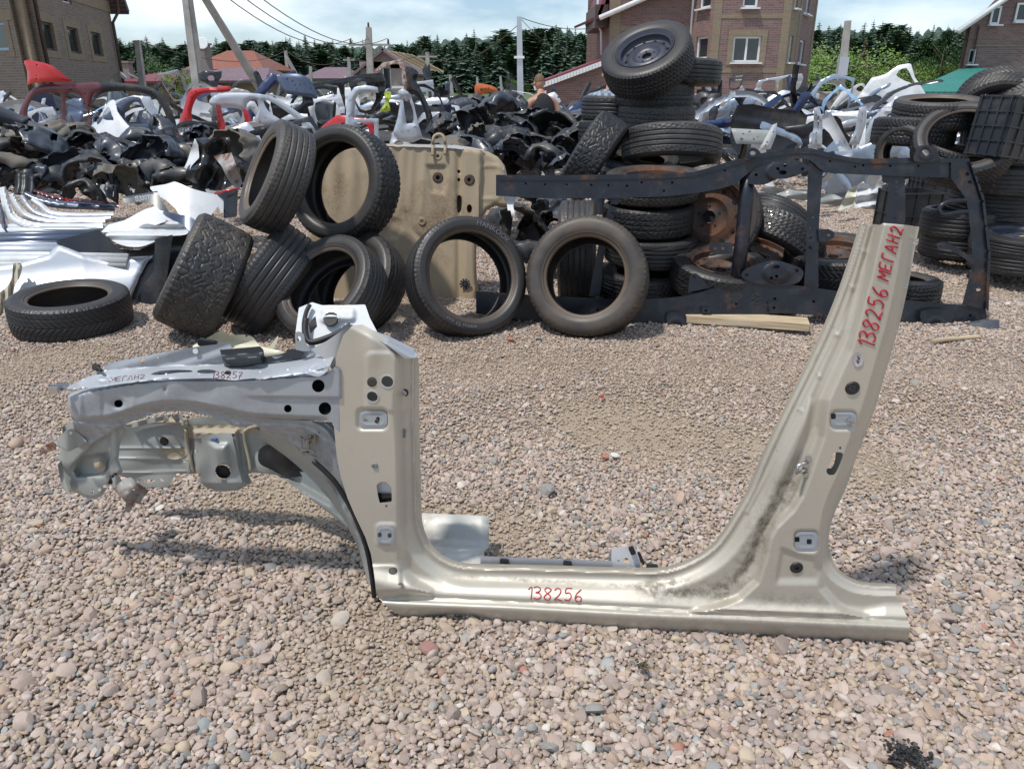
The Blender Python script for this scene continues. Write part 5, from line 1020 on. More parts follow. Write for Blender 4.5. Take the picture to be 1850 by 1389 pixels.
def lsill(label, mat, pts, Y, w, lean=R(30)):
    P = cat_rom(pts, 5); Tn = np.gradient(P, axis=0); Nn = np.stack([-Tn[:, 1], Tn[:, 0]], 1); Nn /= np.linalg.norm(Nn, axis=1)[:, None]; ww = np.interp(np.linspace(0, 1, len(P)), [0, .35, 1], [w*.9, w*1.25, w])[:, None]
    out = np.concatenate([P+Nn*ww/2, (P-Nn*ww/2)[::-1]])
    return trace('pillar_and_sill_section', label, 'car body part', out, pts[-1][0], pts[-1][1], Y, mat, 0, lean, 2.6, .003, lambda Q: .035*sm(-near(Q, P)[0], -w*.5, -w*.1)-.012*np.exp(-((near(Q, P)[0])/2.5)**2), group=GS)
lsill('white pillar and sill cut out curving along the left edge, front one', M_WHITE, [(4, 338), (12, 372), (24, 396), (60, 410), (120, 412), (186, 410)], 5.3, 15)
lsill('cream white curved pillar cut out nested behind the front one', M_WHITE, [(20, 350), (34, 376), (52, 392), (100, 402), (190, 400)], 5.5, 11)
lsill('silver curved pillar cut out in the nested row', M_LSILV, [(38, 352), (52, 374), (72, 388), (120, 396), (200, 394)], 5.65, 10)
lsill('white curved pillar cut out with dark slots in the nested row', M_WHITE, [(56, 360), (74, 372), (92, 386), (140, 390), (205, 388)], 5.8, 10)
lsill('navy sill cut out at the back of the nested row', M_SLATE, [(44, 350), (70, 362), (110, 370), (150, 372), (208, 376)], 6.0, 12)
lsill('purple grey sill cut out last of the nested row', M_MAROON, [(60, 345), (90, 355), (130, 362), (170, 366), (215, 372)], 6.15, 8)
lsill('narrow red sill cut out peeping out of the nested row', M_RED, [(112, 354), (120, 360), (134, 368), (150, 371), (170, 373)], 6.05, 4)
lsill('blue sill cut out at the left edge below the curved pillars', M_NAVY, [(0, 370), (4, 390), (8, 412), (14, 420), (20, 424)], 5.25, 7)
# ================================================================== wheel arch liners
def liner_mesh(seed, Rr=.34, w=.26, arc=165, warp=.03):
    r_ = random.Random(seed); nu, nv = 46, 16; a = np.linspace(R(90-arc/2), R(90+arc/2), nu); v = np.concatenate([np.linspace(-1.75, -1.05, 6), np.linspace(-1, 1, nv)]); nv = len(v); A_, V_ = np.meshgrid(a, v, indexing='ij')
    cap = np.clip((-1-V_)/.75, 0, 1); V_ = np.maximum(V_, -1)
    rr = Rr*(1-.10*sm(V_, .2, 1)-.06*sm(-V_, .5, 1)); rr = rr+.012*np.sin(A_*r_.uniform(3, 5)+r_.random()*6)+.012*sm(np.sin(A_*6+seed), .6, .9)*sm(-np.abs(V_), -.7, -.4)
    rr -= .10*Rr*sm(np.abs(A_-R(90)), R(arc/2-22), R(arc/2))*r_.uniform(-1, 1)
    cs = r_.uniform(.12, .7); rr = rr*(1-cs*cap*(1+.25*np.sin(A_*5+seed)))-.02*sm(V_, .86, .97)*(seed % 2)
    zz = V_*w/2+warp*np.sin(A_*2.1+r_.random()*6)+.02*np.sin(A_*5)-.10*cap*(1-cap)*1.2-.02*cap; zz = np.where(V_ > .8, zz+.02*np.sin(A_*11+seed), zz)
    rr += .009*np.sign(np.sin(V_*9+seed))*(cap == 0)*sm(np.sin(A_*2+seed), -.2, .1)+.014*sm(np.cos(A_*9+seed*2), .75, .95)*(cap == 0); rr -= .05*sm(np.sin(A_*3.3+seed*1.7)+V_, 1.2, 1.5)
    X = rr*np.cos(A_)*r_.uniform(.9, 1.15); Y_ = rr*np.sin(A_)
    if seed % 2: zz = -zz; X = -X
    V3 = np.stack([X.ravel(), Y_.ravel(), zz.ravel()], 1)
    nrm = np.stack([np.sign(X).ravel()*np.abs(np.cos(A_)).ravel(), np.sin(A_).ravel(), (cap*(1 if seed % 2 else -1)).ravel()], 1); V2 = V3-nrm*.004
    F1 = gridF(nu, nv); n = len(V3); rim = []
    cutn = (np.sin(A_*4.1+seed*2.3)*.5+np.sin(V_*5.7+A_*2+seed)*.5).ravel(); F1 = F1[~((cutn[F1].mean(1) > .80) | ((cutn[F1].mean(1) < -.72) & (np.arange(len(F1)) % (nv-1) < 9)))]
    E = np.concatenate([F1[:, [0, 1]], F1[:, [1, 2]], F1[:, [2, 3]], F1[:, [3, 0]]]); k = np.sort(E, 1); k = k[:, 0].astype(np.int64)*n+k[:, 1]; _, iv, ct = np.unique(k, return_inverse=True, return_counts=True); bE = E[ct[iv] == 1]
    rim = np.stack([bE[:, 1], bE[:, 0], bE[:, 0]+n, bE[:, 1]+n], 1)
    return mesh('wheel_arch_liner', np.concatenate([V3, V2]), np.concatenate([F1, F1[:, ::-1]+n, rim]), True)
LM = {}
def liner(label, u, v, Y, rot, s=1.0, mat=None, var=0, group=None, w=.26, arc=165, cat='wheel arch liner'):
    key = (var, w, arc, (mat or M_PLASTIC).name)
    if key not in LM:
        LM[key] = liner_mesh(var, .34, w, arc); LM[key].materials.append(mat or M_PLASTIC)
    o = link('wheel_arch_liner', LM[key]); o.location = at(u, v, Y); o.rotation_euler = [R(a) for a in rot]; o.scale = (s, s, s); return tag(o, label, cat, group)
GL1 = 'black wheel arch liners heaped at the left'; GL2 = 'black wheel arch liners heaped in the middle'
LL = [('big dark liner with ribs bulging in at the left edge', 10, 262, 7.0, (70, 20, 20), 1.7, M_PLAST2, 1, .42), ('rounded grey plastic shell with a dark mouth, upper left of the liner heap', 62, 258, 6.9, (60, -10, -50), 1.15, M_PLAST2, 2, .40),
      ('brownish dusty liner standing up behind the heap', 142, 235, 7.4, (95, 30, 30), .85, M_PLAST3, 3, .22), ('wide dark liner arching open in the middle of the left heap', 155, 275, 7.0, (75, 5, 8), 1.0, M_PLASTIC, 4, .30),
      ('glossy liner flap lying on the wide dark liner', 195, 262, 6.8, (50, 30, -40), .75, M_PLAST2, 5, .22), ('long pale edged liner stretched across the left heap', 120, 305, 6.4, (40, 12, -20), 1.1, M_PLAST2, 6, .20),
      ('liner with white chalk number in the left heap', 165, 330, 6.1, (80, 10, 10), .85, M_PLASTIC, 7, .26), ('bell shaped liner right in the left heap', 280, 282, 6.7, (72, -5, -8), 1.0, M_PLAST2, 8, .30),
      ('dark liner arching open below the bell shaped one', 290, 325, 6.3, (78, 0, -5), .9, M_PLASTIC, 9, .26), ('brown dusty liner bottom lying at the foot of the left heap', 222, 340, 6.0, (60, 40, 60), .75, M_PLAST3, 10, .30),
      ('dusty rounded liner low at the left edge', 20, 330, 6.3, (70, 0, 30), .95, M_PLAST3, 11, .30), ('dark pipe like liner beside the dusty rounded one', 90, 325, 6.5, (85, 0, 60), .62, M_PLAST2, 12, .30),
      ('pointed dark liner standing right of the left heap', 300, 225, 7.3, (100, 30, -40), .9, M_PLAST2, 13, .22), ('large grey dusty liner half behind the upright worn tyre', 420, 262, 6.5, (75, 25, -25), 1.05, M_PLAST3, 14, .34),
      ('small liner lying on the sill row', 150, 362, 5.9, (70, 10, 5), .7, M_PLASTIC, 15, .24), ('narrow liner standing between the heap and the slate quarter panel', 240, 315, 6.5, (100, 60, 10), .7, M_PLASTIC, 16, .20), ('black liner deep in the left heap', 60, 300, 6.9, (80, 0, 10), 1.3, M_PLASTIC, 17, .4),
      ('black liner deep behind the bell shaped one', 215, 300, 7.2, (80, 0, 10), 1.2, M_PLASTIC, 18, .4), ('low black liner at the foot of the heap near the studded tyre', 330, 345, 6.2, (80, 0, 10), .8, M_PLASTIC, 19, .3)]
LL += [('dull black liner at the very bottom of the left heap, near the sills', 120, 348, 6.5, (60, 20, 30), .9, M_PLASTIC, 41, .3), ('black liner peeping under the dusty rounded one at the left edge', 30, 350, 6.6, (80, -20, 0), .9, M_PLASTIC, 42, .3), ('black scuffed liner between the bell shaped one and the upright tyre', 350, 300, 6.9, (80, 10, -30), 1.0, M_PLASTIC, 43, .34), ('dark liner behind the torn engine bay corner', 400, 320, 6.8, (70, 10, 30), 1.1, M_PLASTIC, 44, .4), ('broad dark liner behind the bell shaped one', 260, 262, 7.6, (85, 10, 20), 1.2, M_PLAST2, 45, .4), ('low wide liner behind the sill row', 190, 335, 6.9, (80, -5, 0), 1.3, M_PLASTIC, 46, .4), ('twisted dark liner at the left end of the sill row', 40, 315, 7.3, (75, 25, 15), 1.4, M_PLASTIC, 47, .4)]
for lb, u, v, Y, rot, s_, mt, vr, w_ in LL: liner(lb, u, v+(30 if v < 270 else 16 if v < 330 else 4), Y, rot, s_*.74, mt, vr, GL1, w_)
LC = [('large rounded black plastic shell high in the middle heap, near the man', 900, 205, 8.3, (62, 25, 35), .95, M_PLAST2, 21, .50), ('grey rounded liner below the man in black', 960, 226, 8.0, (60, 15, -30), .95, M_PLAST2, 22, .42),
      ('smooth black barrel shaped liner in the middle heap', 1000, 262, 7.4, (55, 10, -20), 1.15, M_PLASTIC, 23, .44), ('open black liner leaning left in the middle heap', 858, 228, 7.6, (75, 40, 30), 1.0, M_PLASTIC, 24, .34),
      ('dusty ribbed undertray leaning across the middle heap', 872, 248, 7.0, (40, 60, 50), .72, M_PLAST3, 25, .26), ('long black liner wedge running down the middle heap', 925, 245, 7.3, (60, 50, -30), 1.0, M_PLASTIC, 26, .24),
      ('brown hollow liner standing open beside the low stack', 1035, 235, 8.0, (85, 10, 20), .95, M_PLAST3, 27, .35), ('grey fan shroud liner low in the middle heap', 930, 290, 6.6, (60, 20, 10), .8, M_PLAST2, 28, .30),
      ('black box like liner beside the fan shroud', 985, 300, 6.5, (75, -10, -20), .75, M_PLASTIC, 29, .34), ('small round black liner behind the coarse tyre', 1020, 305, 6.3, (80, 10, 10), .5, M_PLAST2, 30, .3),
      ('grey blue liner left of the open black liner', 838, 200, 8.6, (90, 40, 40), .85, M_PLAST2, 31, .3), ('dull liner standing at the left foot of the middle heap', 818, 235, 8.0, (100, 20, 70), .8, M_PLASTIC, 32, .3),
      ('black liner behind the torn white edge of the floor panel', 945, 385, 6.2, (70, 20, 20), .9, M_PLASTIC, 33, .34), ('grey blue smooth liner under the top rail', 985, 400, 5.9, (80, 70, -40), .85, M_PLAST2, 34, .36), ('black liner low behind the open tyres', 960, 480, 5.6, (80, 10, 0), .8, M_PLASTIC, 35, .36),
      ('black liner filling the dark gap below the top rail', 930, 430, 6.0, (75, 20, 10), 1.0, M_PLASTIC, 36, .4), ('black liner deep behind the middle heap', 950, 255, 8.2, (80, 0, 0), 1.4, M_PLASTIC, 37, .5), ('flat black liner under the middle heap', 880, 285, 7.6, (75, 0, 10), 1.2, M_PLASTIC, 38, .4)]
LC += [('black liner at the foot of the middle heap, behind the floor panel', 900, 300, 7.2, (80, 10, 20), 1.3, M_PLASTIC, 51, .5), ('black liner behind the fan shroud and the top rail', 970, 310, 7.2, (80, -10, 0), 1.3, M_PLASTIC, 52, .5), ('black liner closing the gap beside the coarse tyre', 1030, 300, 7.3, (80, -10, 30), 1.1, M_PLASTIC, 53, .5), ('black liner lying behind the tread-on tyre', 1000, 440, 6.3, (80, 0, 0), 1.2, M_PLASTIC, 54, .5)]
for lb, u, v, Y, rot, s_, mt, vr, w_ in LC: liner(lb, u, v+(16 if v < 262 else 4), Y, rot, s_*.74, mt, vr, GL2, w_)
rr_ = random.Random(77)
AD = ['torn', 'curled', 'flattened', 'scuffed', 'mud stained', 'folded', 'cracked', 'bowed', 'glossy', 'dull', 'narrow', 'broad', 'upturned', 'warped', 'short', 'long']
ZL = [(0, 90, 'at the far left'), (90, 190, 'left of the chalk numbered liner'), (190, 300, 'near the bell shaped liner'), (300, 430, 'near the torn engine bay corner')]
ZM = [(800, 860, 'at the left foot of the middle heap'), (860, 930, 'above the floor panel'), (930, 1000, 'behind the top rail'), (1000, 1060, 'near the coarse tyre')]
k_ = 0
for (a_, b_, nm_) in ZL+ZM:
    for q_ in range(9):
        u = a_+(b_-a_)*rr_.random(); v = rr_.uniform(262, 358) if b_ < 500 else rr_.uniform(205 if b_ < 940 else 238, 300); Y = (8.6-(v-235)*.019 if b_ < 500 else 9.3-(v-205)*.028)
        liner(f"{AD[(k_*5+q_) % 16]} {('black', 'grey', 'dusty', 'blackish')[q_ % 4]} wheel arch liner {('high up', 'midway', 'low down')[min(2, int((v-(262 if b_ < 500 else 205))/(40 if b_ < 500 else 32)))]} {nm_}", u, v, Y, (rr_.uniform(30, 110), rr_.uniform(-50, 50), rr_.uniform(-90, 90)), rr_.uniform(.45, .78), (M_PLASTIC, M_PLAST2, M_PLAST3, M_PLASTIC)[q_ % 4], 60+rr_.randrange(12), GL1 if b_ < 500 else GL2, rr_.choice((.2, .3)), rr_.choice((110, 165)))
    k_ += 1
# crumpled black engine-bay piece between liners and tyres
for i, (lb, out, mt, Y) in enumerate((('glossy black cut engine bay corner with torn edges', [(352, 250), (415, 248), (418, 275), (432, 300), (440, 340), (420, 335), (400, 345), (372, 340), (330, 322), (340, 300), (360, 285)], M_BLACKP, 6.1), ('rusty brown inner panel beside the black engine bay corner', [(385, 282), (418, 276), (428, 300), (438, 330), (430, 345), (412, 325), (400, 300)], M_RUSTY, 5.95), ('torn pale metal strip hanging beside the black engine bay corner', [(352, 250), (358, 262), (360, 285), (346, 300), (338, 322), (326, 318), (338, 292), (346, 268)], M_WHITE, 6.0))):
    trace('cut_body_corner', lb, 'car body part', out, 380, 340, Y, mt, .3*i-.2, R(15), 3, .003, lambda P: .05*np.sin(P[:, 0]*.11+P[:, 1]*.04)+.03*np.sin(P[:, 1]*.13))
# ================================================================== field of cut car bodies and parts
def body_side(name, label, color, pl, out, holes, thick=.05, rel=None, step=3.6, group=None, cat='car body frame', lip=None):
    t = thing(name, label, cat, pl(np.array([out[0]], float), 0)[0]); t.location.z = max(t.location.z, 0)
    inv = Matrix.Translation(t.location).inverted()
    def d_(P):
        D = np.zeros(len(P)) if rel is None else rel(P)
        for h in base_holes: D = D-.02*(1-sm(near(P, h, True)[0], 0, 7))
        return D-.02*(1-sm(near(P, out, True)[0], 0, 6))
    base_holes = list(holes); oa = np.array(out, float); cand = np.array([(_rh.uniform(*sorted((oa[:, 0].min(), oa[:, 0].max()))), _rh.uniform(oa[:, 1].min(), oa[:, 1].max())) for _ in range(160)]); dm = sdist(cand, oa)
    for h in holes: dm = np.minimum(dm, -sdist(cand, h))
    extra = [circ(p[0], p[1], _rh.uniform(1.2, 2.2), None, 8) for p in cand[dm > 4.5][:9]]; base_holes = list(holes); holes = base_holes+extra
    o = sheet('outer_skin', out, pl, color, step=step, thick=.004, holes=holes, relief=d_); o.parent = t; o.matrix_parent_inverse = inv
    o = sheet('inner_frame', out, pl, color if lip is None else lip, step=step*1.4, thick=thick*.6, holes=base_holes, relief=lambda P: d_(P)-.012); o.parent = t; o.matrix_parent_inverse = inv
    if group: t['group'] = group
    return t
GB = 'cut car bodies standing behind the heaps'
F = lambda *a: pixplane(*a)
cr = lambda pts, n=3: cat_rom(pts, n, True)
cr1 = lambda pts: np.array(pts, float)
_rh = random.Random(3)
body_side('car_side_shell', 'maroon car side frame with roof rail standing at the left', M_MAROON, F(180, 290, 11.5, .1, 0),
          cr([(34, 205), (46, 178), (60, 160), (90, 152), (140, 150), (180, 150), (182, 166), (168, 172), (162, 210), (168, 222), (150, 232), (120, 226), (100, 236), (60, 232), (36, 225)]), [cr([(50, 200), (58, 180), (72, 170), (104, 168), (110, 178), (108, 212), (96, 222), (56, 220)]), cr([(122, 170), (145, 172), (156, 196), (160, 218), (142, 224), (122, 220), (118, 200)])], group=GB)
body_side('car_side_shell', 'grey scratched roof arch running on from the maroon side frame', M_PLASTIC, F(250, 290, 12.2, .1, 0), cr([(176, 150), (240, 152), (280, 162), (305, 190), (318, 222), (316, 240), (306, 238), (298, 205), (280, 178), (245, 166), (200, 166), (180, 172), (162, 195), (158, 190), (174, 168)]), [], group=GB)
body_side('rear_quarter_panel', 'slate blue rear quarter panel with triangular window hole at the left', M_SLATE, F(250, 300, 10.5, .1, 0), cr([(175, 216), (195, 205), (212, 186), (232, 176), (252, 176), (256, 184), (270, 205), (296, 222), (312, 226), (308, 244), (280, 262), (250, 275), (215, 262), (195, 242), (180, 232)]), [cr([(226, 205), (236, 190), (248, 184), (256, 194), (276, 220), (240, 224), (228, 218)])], group=GB, cat='car body part')
body_side('red_body_pillar', 'bright red bare body pillar arch standing in the middle of the left field', M_RED, F(350, 265, 10.2, 0, 0), cr([(312, 250), (322, 225), (332, 195), (340, 168), (352, 160), (385, 158), (415, 156), (414, 166), (386, 168), (362, 172), (350, 188), (346, 210), (352, 235), (346, 258), (330, 264), (316, 260)]), [], .09, group=GB, lip=M_RED)
body_side('red_body_pillar', 'slim red body pillar with flared foot right of the red arch', M_RED, F(400, 245, 10.3, 0, 0), [(390, 190), (398, 190), (404, 215), (416, 245), (394, 248), (392, 220)], [], .05, group=GB, lip=M_RED)
body_side('red_body_pillar', 'dark red pillar behind the white roof frame', M_RED, F(455, 245, 10.6, 0, 0), [(438, 196), (448, 200), (462, 238), (470, 256), (456, 250), (444, 225)], [], .04, group=GB, lip=M_RED)
body_side('car_side_shell', 'white and silver car side frame with arched door opening in the middle', M_LSILV, F(480, 240, 10.8, 0, 0), cr([(378, 182), (395, 170), (440, 168), (480, 172), (510, 184), (545, 208), (575, 232), (560, 240), (540, 236), (500, 225), (470, 232), (440, 245), (428, 242), (438, 205), (425, 196), (400, 196), (382, 192)]), [cr([(448, 184), (462, 180), (466, 200), (446, 236), (440, 236), (444, 206)]), cr([(476, 180), (500, 190), (535, 215), (548, 228), (525, 226), (500, 212), (484, 200)])], group=GB)
body_side('car_door_frame', 'white slim door frame bars leaning beside the white side frame', M_WHITE, F(510, 240, 11.2, 0, 0), [(440, 196), (452, 182), (460, 184), (486, 226), (500, 240), (488, 246), (470, 220), (452, 196), (444, 206)], [], .03, group=GB)
body_side('silver_body_section', 'silver door opening frame of a van standing left of the beige panel', M_LSILV, F(660, 250, 9.8, 0, 0), cr1([(624, 255), (624, 215), (628, 175), (640, 158), (660, 154), (682, 158), (684, 168), (650, 168), (642, 180), (640, 215), (684, 214), (684, 258)]), [cr1([(645, 222), (676, 222), (676, 250), (646, 250)])], .06, group=GB)
body_side('silver_body_section', 'silver B pillar section with round wheel arch beside the van frame', M_LSILV, F(740, 255, 9.6, 0, 0), cr1([(710, 240), (718, 215), (724, 180), (718, 165), (728, 160), (740, 168), (748, 190), (756, 225), (764, 250), (745, 258), (720, 256)]), [cr1([(728, 180), (738, 176), (746, 200), (748, 222), (734, 224)])], .06, group=GB)
body_side('car_wheel_arch_part', 'black tall body pillar with torn brown top leaning beside the middle heap', M_BLACKP, F(760, 240, 9.0, 0, 0), cr([(733, 122), (744, 122), (756, 132), (752, 146), (762, 165), (778, 200), (788, 240), (776, 242), (768, 205), (754, 175), (738, 168), (734, 140)]), [], .05, group=GB, lip=M_RUSTY, cat='car body part')
body_side('yellow_green_part', 'bright yellow green body bracket standing among the silver frames', M_YG, F(700, 205, 10.5, 0, 0), cr1([(694, 166), (706, 166), (707, 175), (702, 185), (706, 200), (696, 204), (686, 200), (696, 186)]), [circ(701, 170, 2.5, n=8)], .06, group=None, cat='car body part', lip=M_YG)
body_side('orange_roof_part', 'orange car roof part behind the middle heap', M_ORNG, F(880, 180, 12.5, 0, 0), cr([(858, 154), (875, 152), (898, 160), (896, 168), (875, 168), (864, 186), (860, 180)]), [], .05, cat='car body part', lip=M_RUSTY)
body_side('navy_front_end', 'dark blue car front end with headlamp hole beside the man in black', M_NAVY, F(1070, 240, 9.6, -.2, 0), cr1([(1020, 205), (1040, 190), (1060, 172), (1085, 165), (1100, 170), (1098, 220), (1085, 245), (1050, 250), (1030, 232)]), [cr1([(1070, 185), (1082, 182), (1084, 196), (1074, 198)])], .08, rel=lambda P: .15*np.sin((P[:, 0]-1020)*.03), cat='car body part')
body_side('red_fender_part', 'red car fender standing before the brick house at the left', M_RED, F(90, 160, 11.5, .1, 0), cr([(44, 110), (70, 112), (95, 120), (118, 138), (128, 148), (60, 150), (50, 158), (49, 130)]), [], .03, rel=lambda P: .08*np.sin((P[:, 0]-44)*.036), cat='fender', lip=M_RED)
body_side('navy_hood', 'dark blue grey engine hood raised above the white frames', M_SLATE, F(540, 175, 12.0, 0, R(10)), cr([(502, 138), (530, 134), (552, 138), (565, 152), (574, 178), (560, 176), (530, 172), (512, 165)]), [], .03, rel=lambda P: .06*np.sin((P[:, 0]-502)*.04), cat='engine hood', lip=M_SLATE)
body_side('silver_body_section', 'grey green car door with broken glass lying before the brick house', M_APRON, F(1360, 255, 9.0, 0, R(20)), cr1([(1320, 232), (1400, 236), (1392, 262), (1330, 260)]), [], .08, group=GB)
body_side('silver_body_section', 'white pillar section slanting at the right of the grey green door', M_WHITE, F(1385, 270, 8.8, 0, 0), [(1370, 272), (1376, 262), (1396, 226), (1404, 222), (1402, 245), (1392, 270)], [], .05, group=GB)
body_side('silver_body_section', 'light grey slim pillar standing upright behind the frame arch', M_LSILV, F(1475, 265, 8.2, 0, 0), cr1([(1462, 268), (1470, 230), (1470, 196), (1480, 192), (1486, 215), (1485, 268)]), [cr1([(1476, 215), (1480, 218), (1479, 235), (1476, 234)])], .05, group=GB)
body_side('silver_body_section', 'beige silver bent pillar standing behind the frame, right of the slim one', M_LSILV, F(1545, 260, 9.0, 0, 0), cr1([(1532, 262), (1545, 235), (1552, 195), (1566, 190), (1564, 225), (1552, 262)]), [], .06, group=GB)
body_side('silver_body_section', 'white hatch frame corner with rusty patch behind the frame', M_WHITE, F(1600, 255, 9.0, 0, 0), cr1([(1572, 248), (1588, 225), (1592, 196), (1632, 194), (1634, 205), (1602, 206), (1604, 220), (1596, 246), (1640, 248), (1640, 258), (1574, 258)]), [], .06, group=GB)
for i, (out, mt, Y, lb) in enumerate(([[(1372, 345), (1385, 336), (1410, 340), (1440, 345), (1475, 348), (1510, 352), (1530, 362), (1528, 374), (1480, 368), (1420, 358)], M_APRON, 8.6, 'white cut rocker and floor section lying on gravel seen through the frame'], [[(1548, 335), (1560, 328), (1575, 345), (1592, 334), (1600, 360), (1598, 380), (1543, 376)], M_WHITE, 7.6, 'white folded bumper corner standing on gravel seen through the frame'], [[(1532, 345), (1545, 335), (1548, 352), (1540, 372), (1512, 384), (1524, 360)], M_CREAM, 8.1, 'dusty beige floor flap leaning left of the white bumper corner'])):
    trace('car_body_remnant', lb, 'car body part', out, out[-1][0], out[-1][1], Y, mt, 0, R(12), 3.5, .02, lambda P, i=i: .04*np.sin(P[:, 0]*.12+i)+.025*np.sin(P[:, 1]*.3+P[:, 0]*.05))
# silver car at the right edge
body_side('silver_car', 'silver grey car body at the right edge behind the tyre pile', M_LSILV, F(1820, 190, 7.6, 0, R(10)), cr([(1755, 176), (1780, 165), (1805, 156), (1820, 142), (1850, 134), (1920, 130), (1920, 230), (1800, 230), (1760, 195)]), [cr([(1828, 170), (1836, 160), (1870, 152), (1900, 150), (1900, 168), (1840, 176)])], .3, rel=lambda P: .15*np.sin((P[:, 0]-1755)*.015), cat='car')
# ---- generic parts, real sizes, upright in their own plane (x along, y up)
def circ_m(x, y, r, n=18): return circ(x, y, r, r, n)
KIND = {
 'car_door': ('car door', [(0, .12), (.03, .02), (.15, 0), (.95, 0), (1.02, .1), (1.04, .55), (1.0, .68), (.86, 1.05), (.5, 1.12), (.2, 1.0), (.02, .7)], [[(.1, .70), (.93, .70), (.80, .98), (.5, 1.04), (.26, .95)]], .05),
 'front_fender': ('fender', [(0, .1), (.02, .5), (.15, .68), (.6, .74), (1.1, .72), (1.15, .62), (1.05, .35), (.98, .02), (.86, .02), (.84, .3), (.7, .45), (.5, .48), (.3, .38), (.2, .12), (.1, .02)], [], .12),
 'side_frame': ('car body frame', [(0, 0), (.05, .5), (.3, .75), (.75, 1.2), (1.3, 1.32), (2.1, 1.28), (2.6, 1.0), (3.0, .85), (3.05, .3), (2.9, .1), (2.75, .4), (2.5, .48), (2.25, .35), (2.15, 0), (1.2, -.02)], [[(.35, .1), (.34, .6), (.8, 1.08), (1.15, 1.18), (1.12, .1)], [(1.3, .1), (1.3, 1.18), (1.95, 1.14), (2.15, .8), (2.0, .4), (1.95, .1)], [(2.2, 1.1), (2.35, .85), (2.62, .88), (2.4, 1.05)]], .06),
 'body_pillar': ('car body part', [(0, 0), (.05, .12), (.2, .2), (.24, .6), (.2, 1.05), (.28, 1.15), (.42, 1.12), (.36, .8), (.40, .3), (.5, .15), (.75, .12), (.78, 0)], [[(.28, .5), (.34, .5), (.33, .62), (.28, .62)]], .04),
 'quarter_panel': ('car body part', [(0, .0), (0, .6), (.2, .78), (.35, 1.1), (.55, 1.2), (.8, 1.0), (1.2, .82), (1.5, .72), (1.55, .2), (1.4, .0), (1.3, .3), (1.0, .45), (.7, .35), (.55, .0)], [[(.42, .85), (.5, 1.08), (.72, .95), (.85, .85)]], .08),
 'bumper': ('bumper', [(0, 0), (.02, .28), (.15, .42), (.5, .48), (1.2, .48), (1.55, .42), (1.68, .28), (1.7, 0), (1.5, -.06), (1.3, .02), (.4, .02), (.2, -.06)], [[(.45, .1), (1.25, .1), (1.2, .22), (.5, .22)]], .28),
 'engine_hood': ('engine hood', [(0, 0), (.04, .7), (.2, .95), (.7, 1.02), (1.2, .95), (1.36, .7), (1.4, 0), (.7, -.06)], [], .12),
 'pillar_arch': ('car body part', [(0, 0), (.08, .5), (.33, .95), (.8, 1.2), (1.3, 1.25), (1.3, 1.14), (.85, 1.09), (.46, .85), (.22, .45), (.14, 0)], [], .04),
 'roof_rail': ('car body part', [(0, 0), (.4, .16), (.9, .24), (1.5, .22), (1.9, .1), (1.9, .02), (1.5, .12), (.9, .14), (.4, .06), (.02, -.08)], [], .04),
 'door_ring': ('car body frame', [(0, 0), (-.02, .6), (.15, 1.0), (.5, 1.2), (1.1, 1.18), (1.15, .6), (1.1, 0)], [[(.12, .1), (.1, .6), (.24, .92), (.54, 1.08), (1.0, 1.07), (1.03, .6), (1.0, .1)]], .05),
 'twisted_strip': ('car body part', [(0, 0), (.05, .4), (.0, .8), (.06, 1.2), (.16, 1.22), (.15, .8), (.2, .4), (.14, 0)], [], .05),
 'bracket_part': ('car body part', [(0, 0), (.02, .2), (.16, .3), (.2, .6), (.38, .66), (.4, .4), (.5, .25), (.66, .2), (.68, .02), (.4, -.05), (.2, .02)], [[(.24, .12), (.4, .12), (.38, .26), (.25, .26)]], .09),
 'tailgate_frame': ('car body part', [(0, 0), (.05, .55), (.2, 1.0), (.6, 1.1), (1.0, 1.0), (1.15, .55), (1.2, 0)], [[(.2, .5), (.3, .9), (.6, .98), (.9, .9), (1.0, .5)], [(.45, .15), (.75, .15), (.75, .28), (.45, .28)]], .07),
}
GMC = {}
def generic(kind, mat, var):
    key = (kind, mat.name, var % 3)
    if key in GMC: return GMC[key]
    cat, out, hl, bow = KIND[kind]; r_ = random.Random(len(kind)*7+var % 3); r0 = random.Random(len(kind)*31+var % 3)
    o2 = np.array(out, float)+np.array([(r0.uniform(-.03, .03), r0.uniform(-.03, .03)) for _ in out]); o2 = cat_rom(o2, 2, True) if var % 3 == 0 else o2; W_ = o2[:, 0].max(); f = flat((-W_/2, 0, 0), (1, 0, 0), (0, 0, 1))
    ph = r_.random()*6; am = r_.uniform(.4, 1.5)
    def rel(P):
        D = bow*(np.sin(P[:, 0]/W_*math.pi)*1.2+.4*np.sin(P[:, 1]*3))+.010*am*np.sin(P[:, 0]*7+P[:, 1]*3+ph)+.010*sm(np.sin(P[:, 0]*9+ph), .5, .8)-.02*sm(-np.abs(P[:, 1]-.3), -.07, -.04)
        D -= .025*(1-sm(near(P, o2, True)[0], 0, .04))
        if kind in ('car_door', 'quarter_panel', 'front_fender'): D += .012*sm(P[:, 1], .42, .45)
        return D
    me = sheet_mesh(kind, o2, f, holes=[cat_rom(h, 2, True) for h in hl], step=.045, thick=.006, relief=rel)
    GMC[key] = (me, cat); me.materials.append(mat); return GMC[key]
COLN = {'white': M_WHITE, 'light silver': M_LSILV, 'silver blue': M_SILVB, 'navy blue': M_NAVY, 'slate blue': M_SLATE, 'red': M_RED, 'maroon': M_MAROON, 'black': M_BLACKP, 'grey green': M_APRON, 'light blue': M_LBLUE, 'rusty': M_RUSTY, 'dull black plastic': M_PLASTIC, 'cream': M_CREAM, 'orange': M_ORNG}
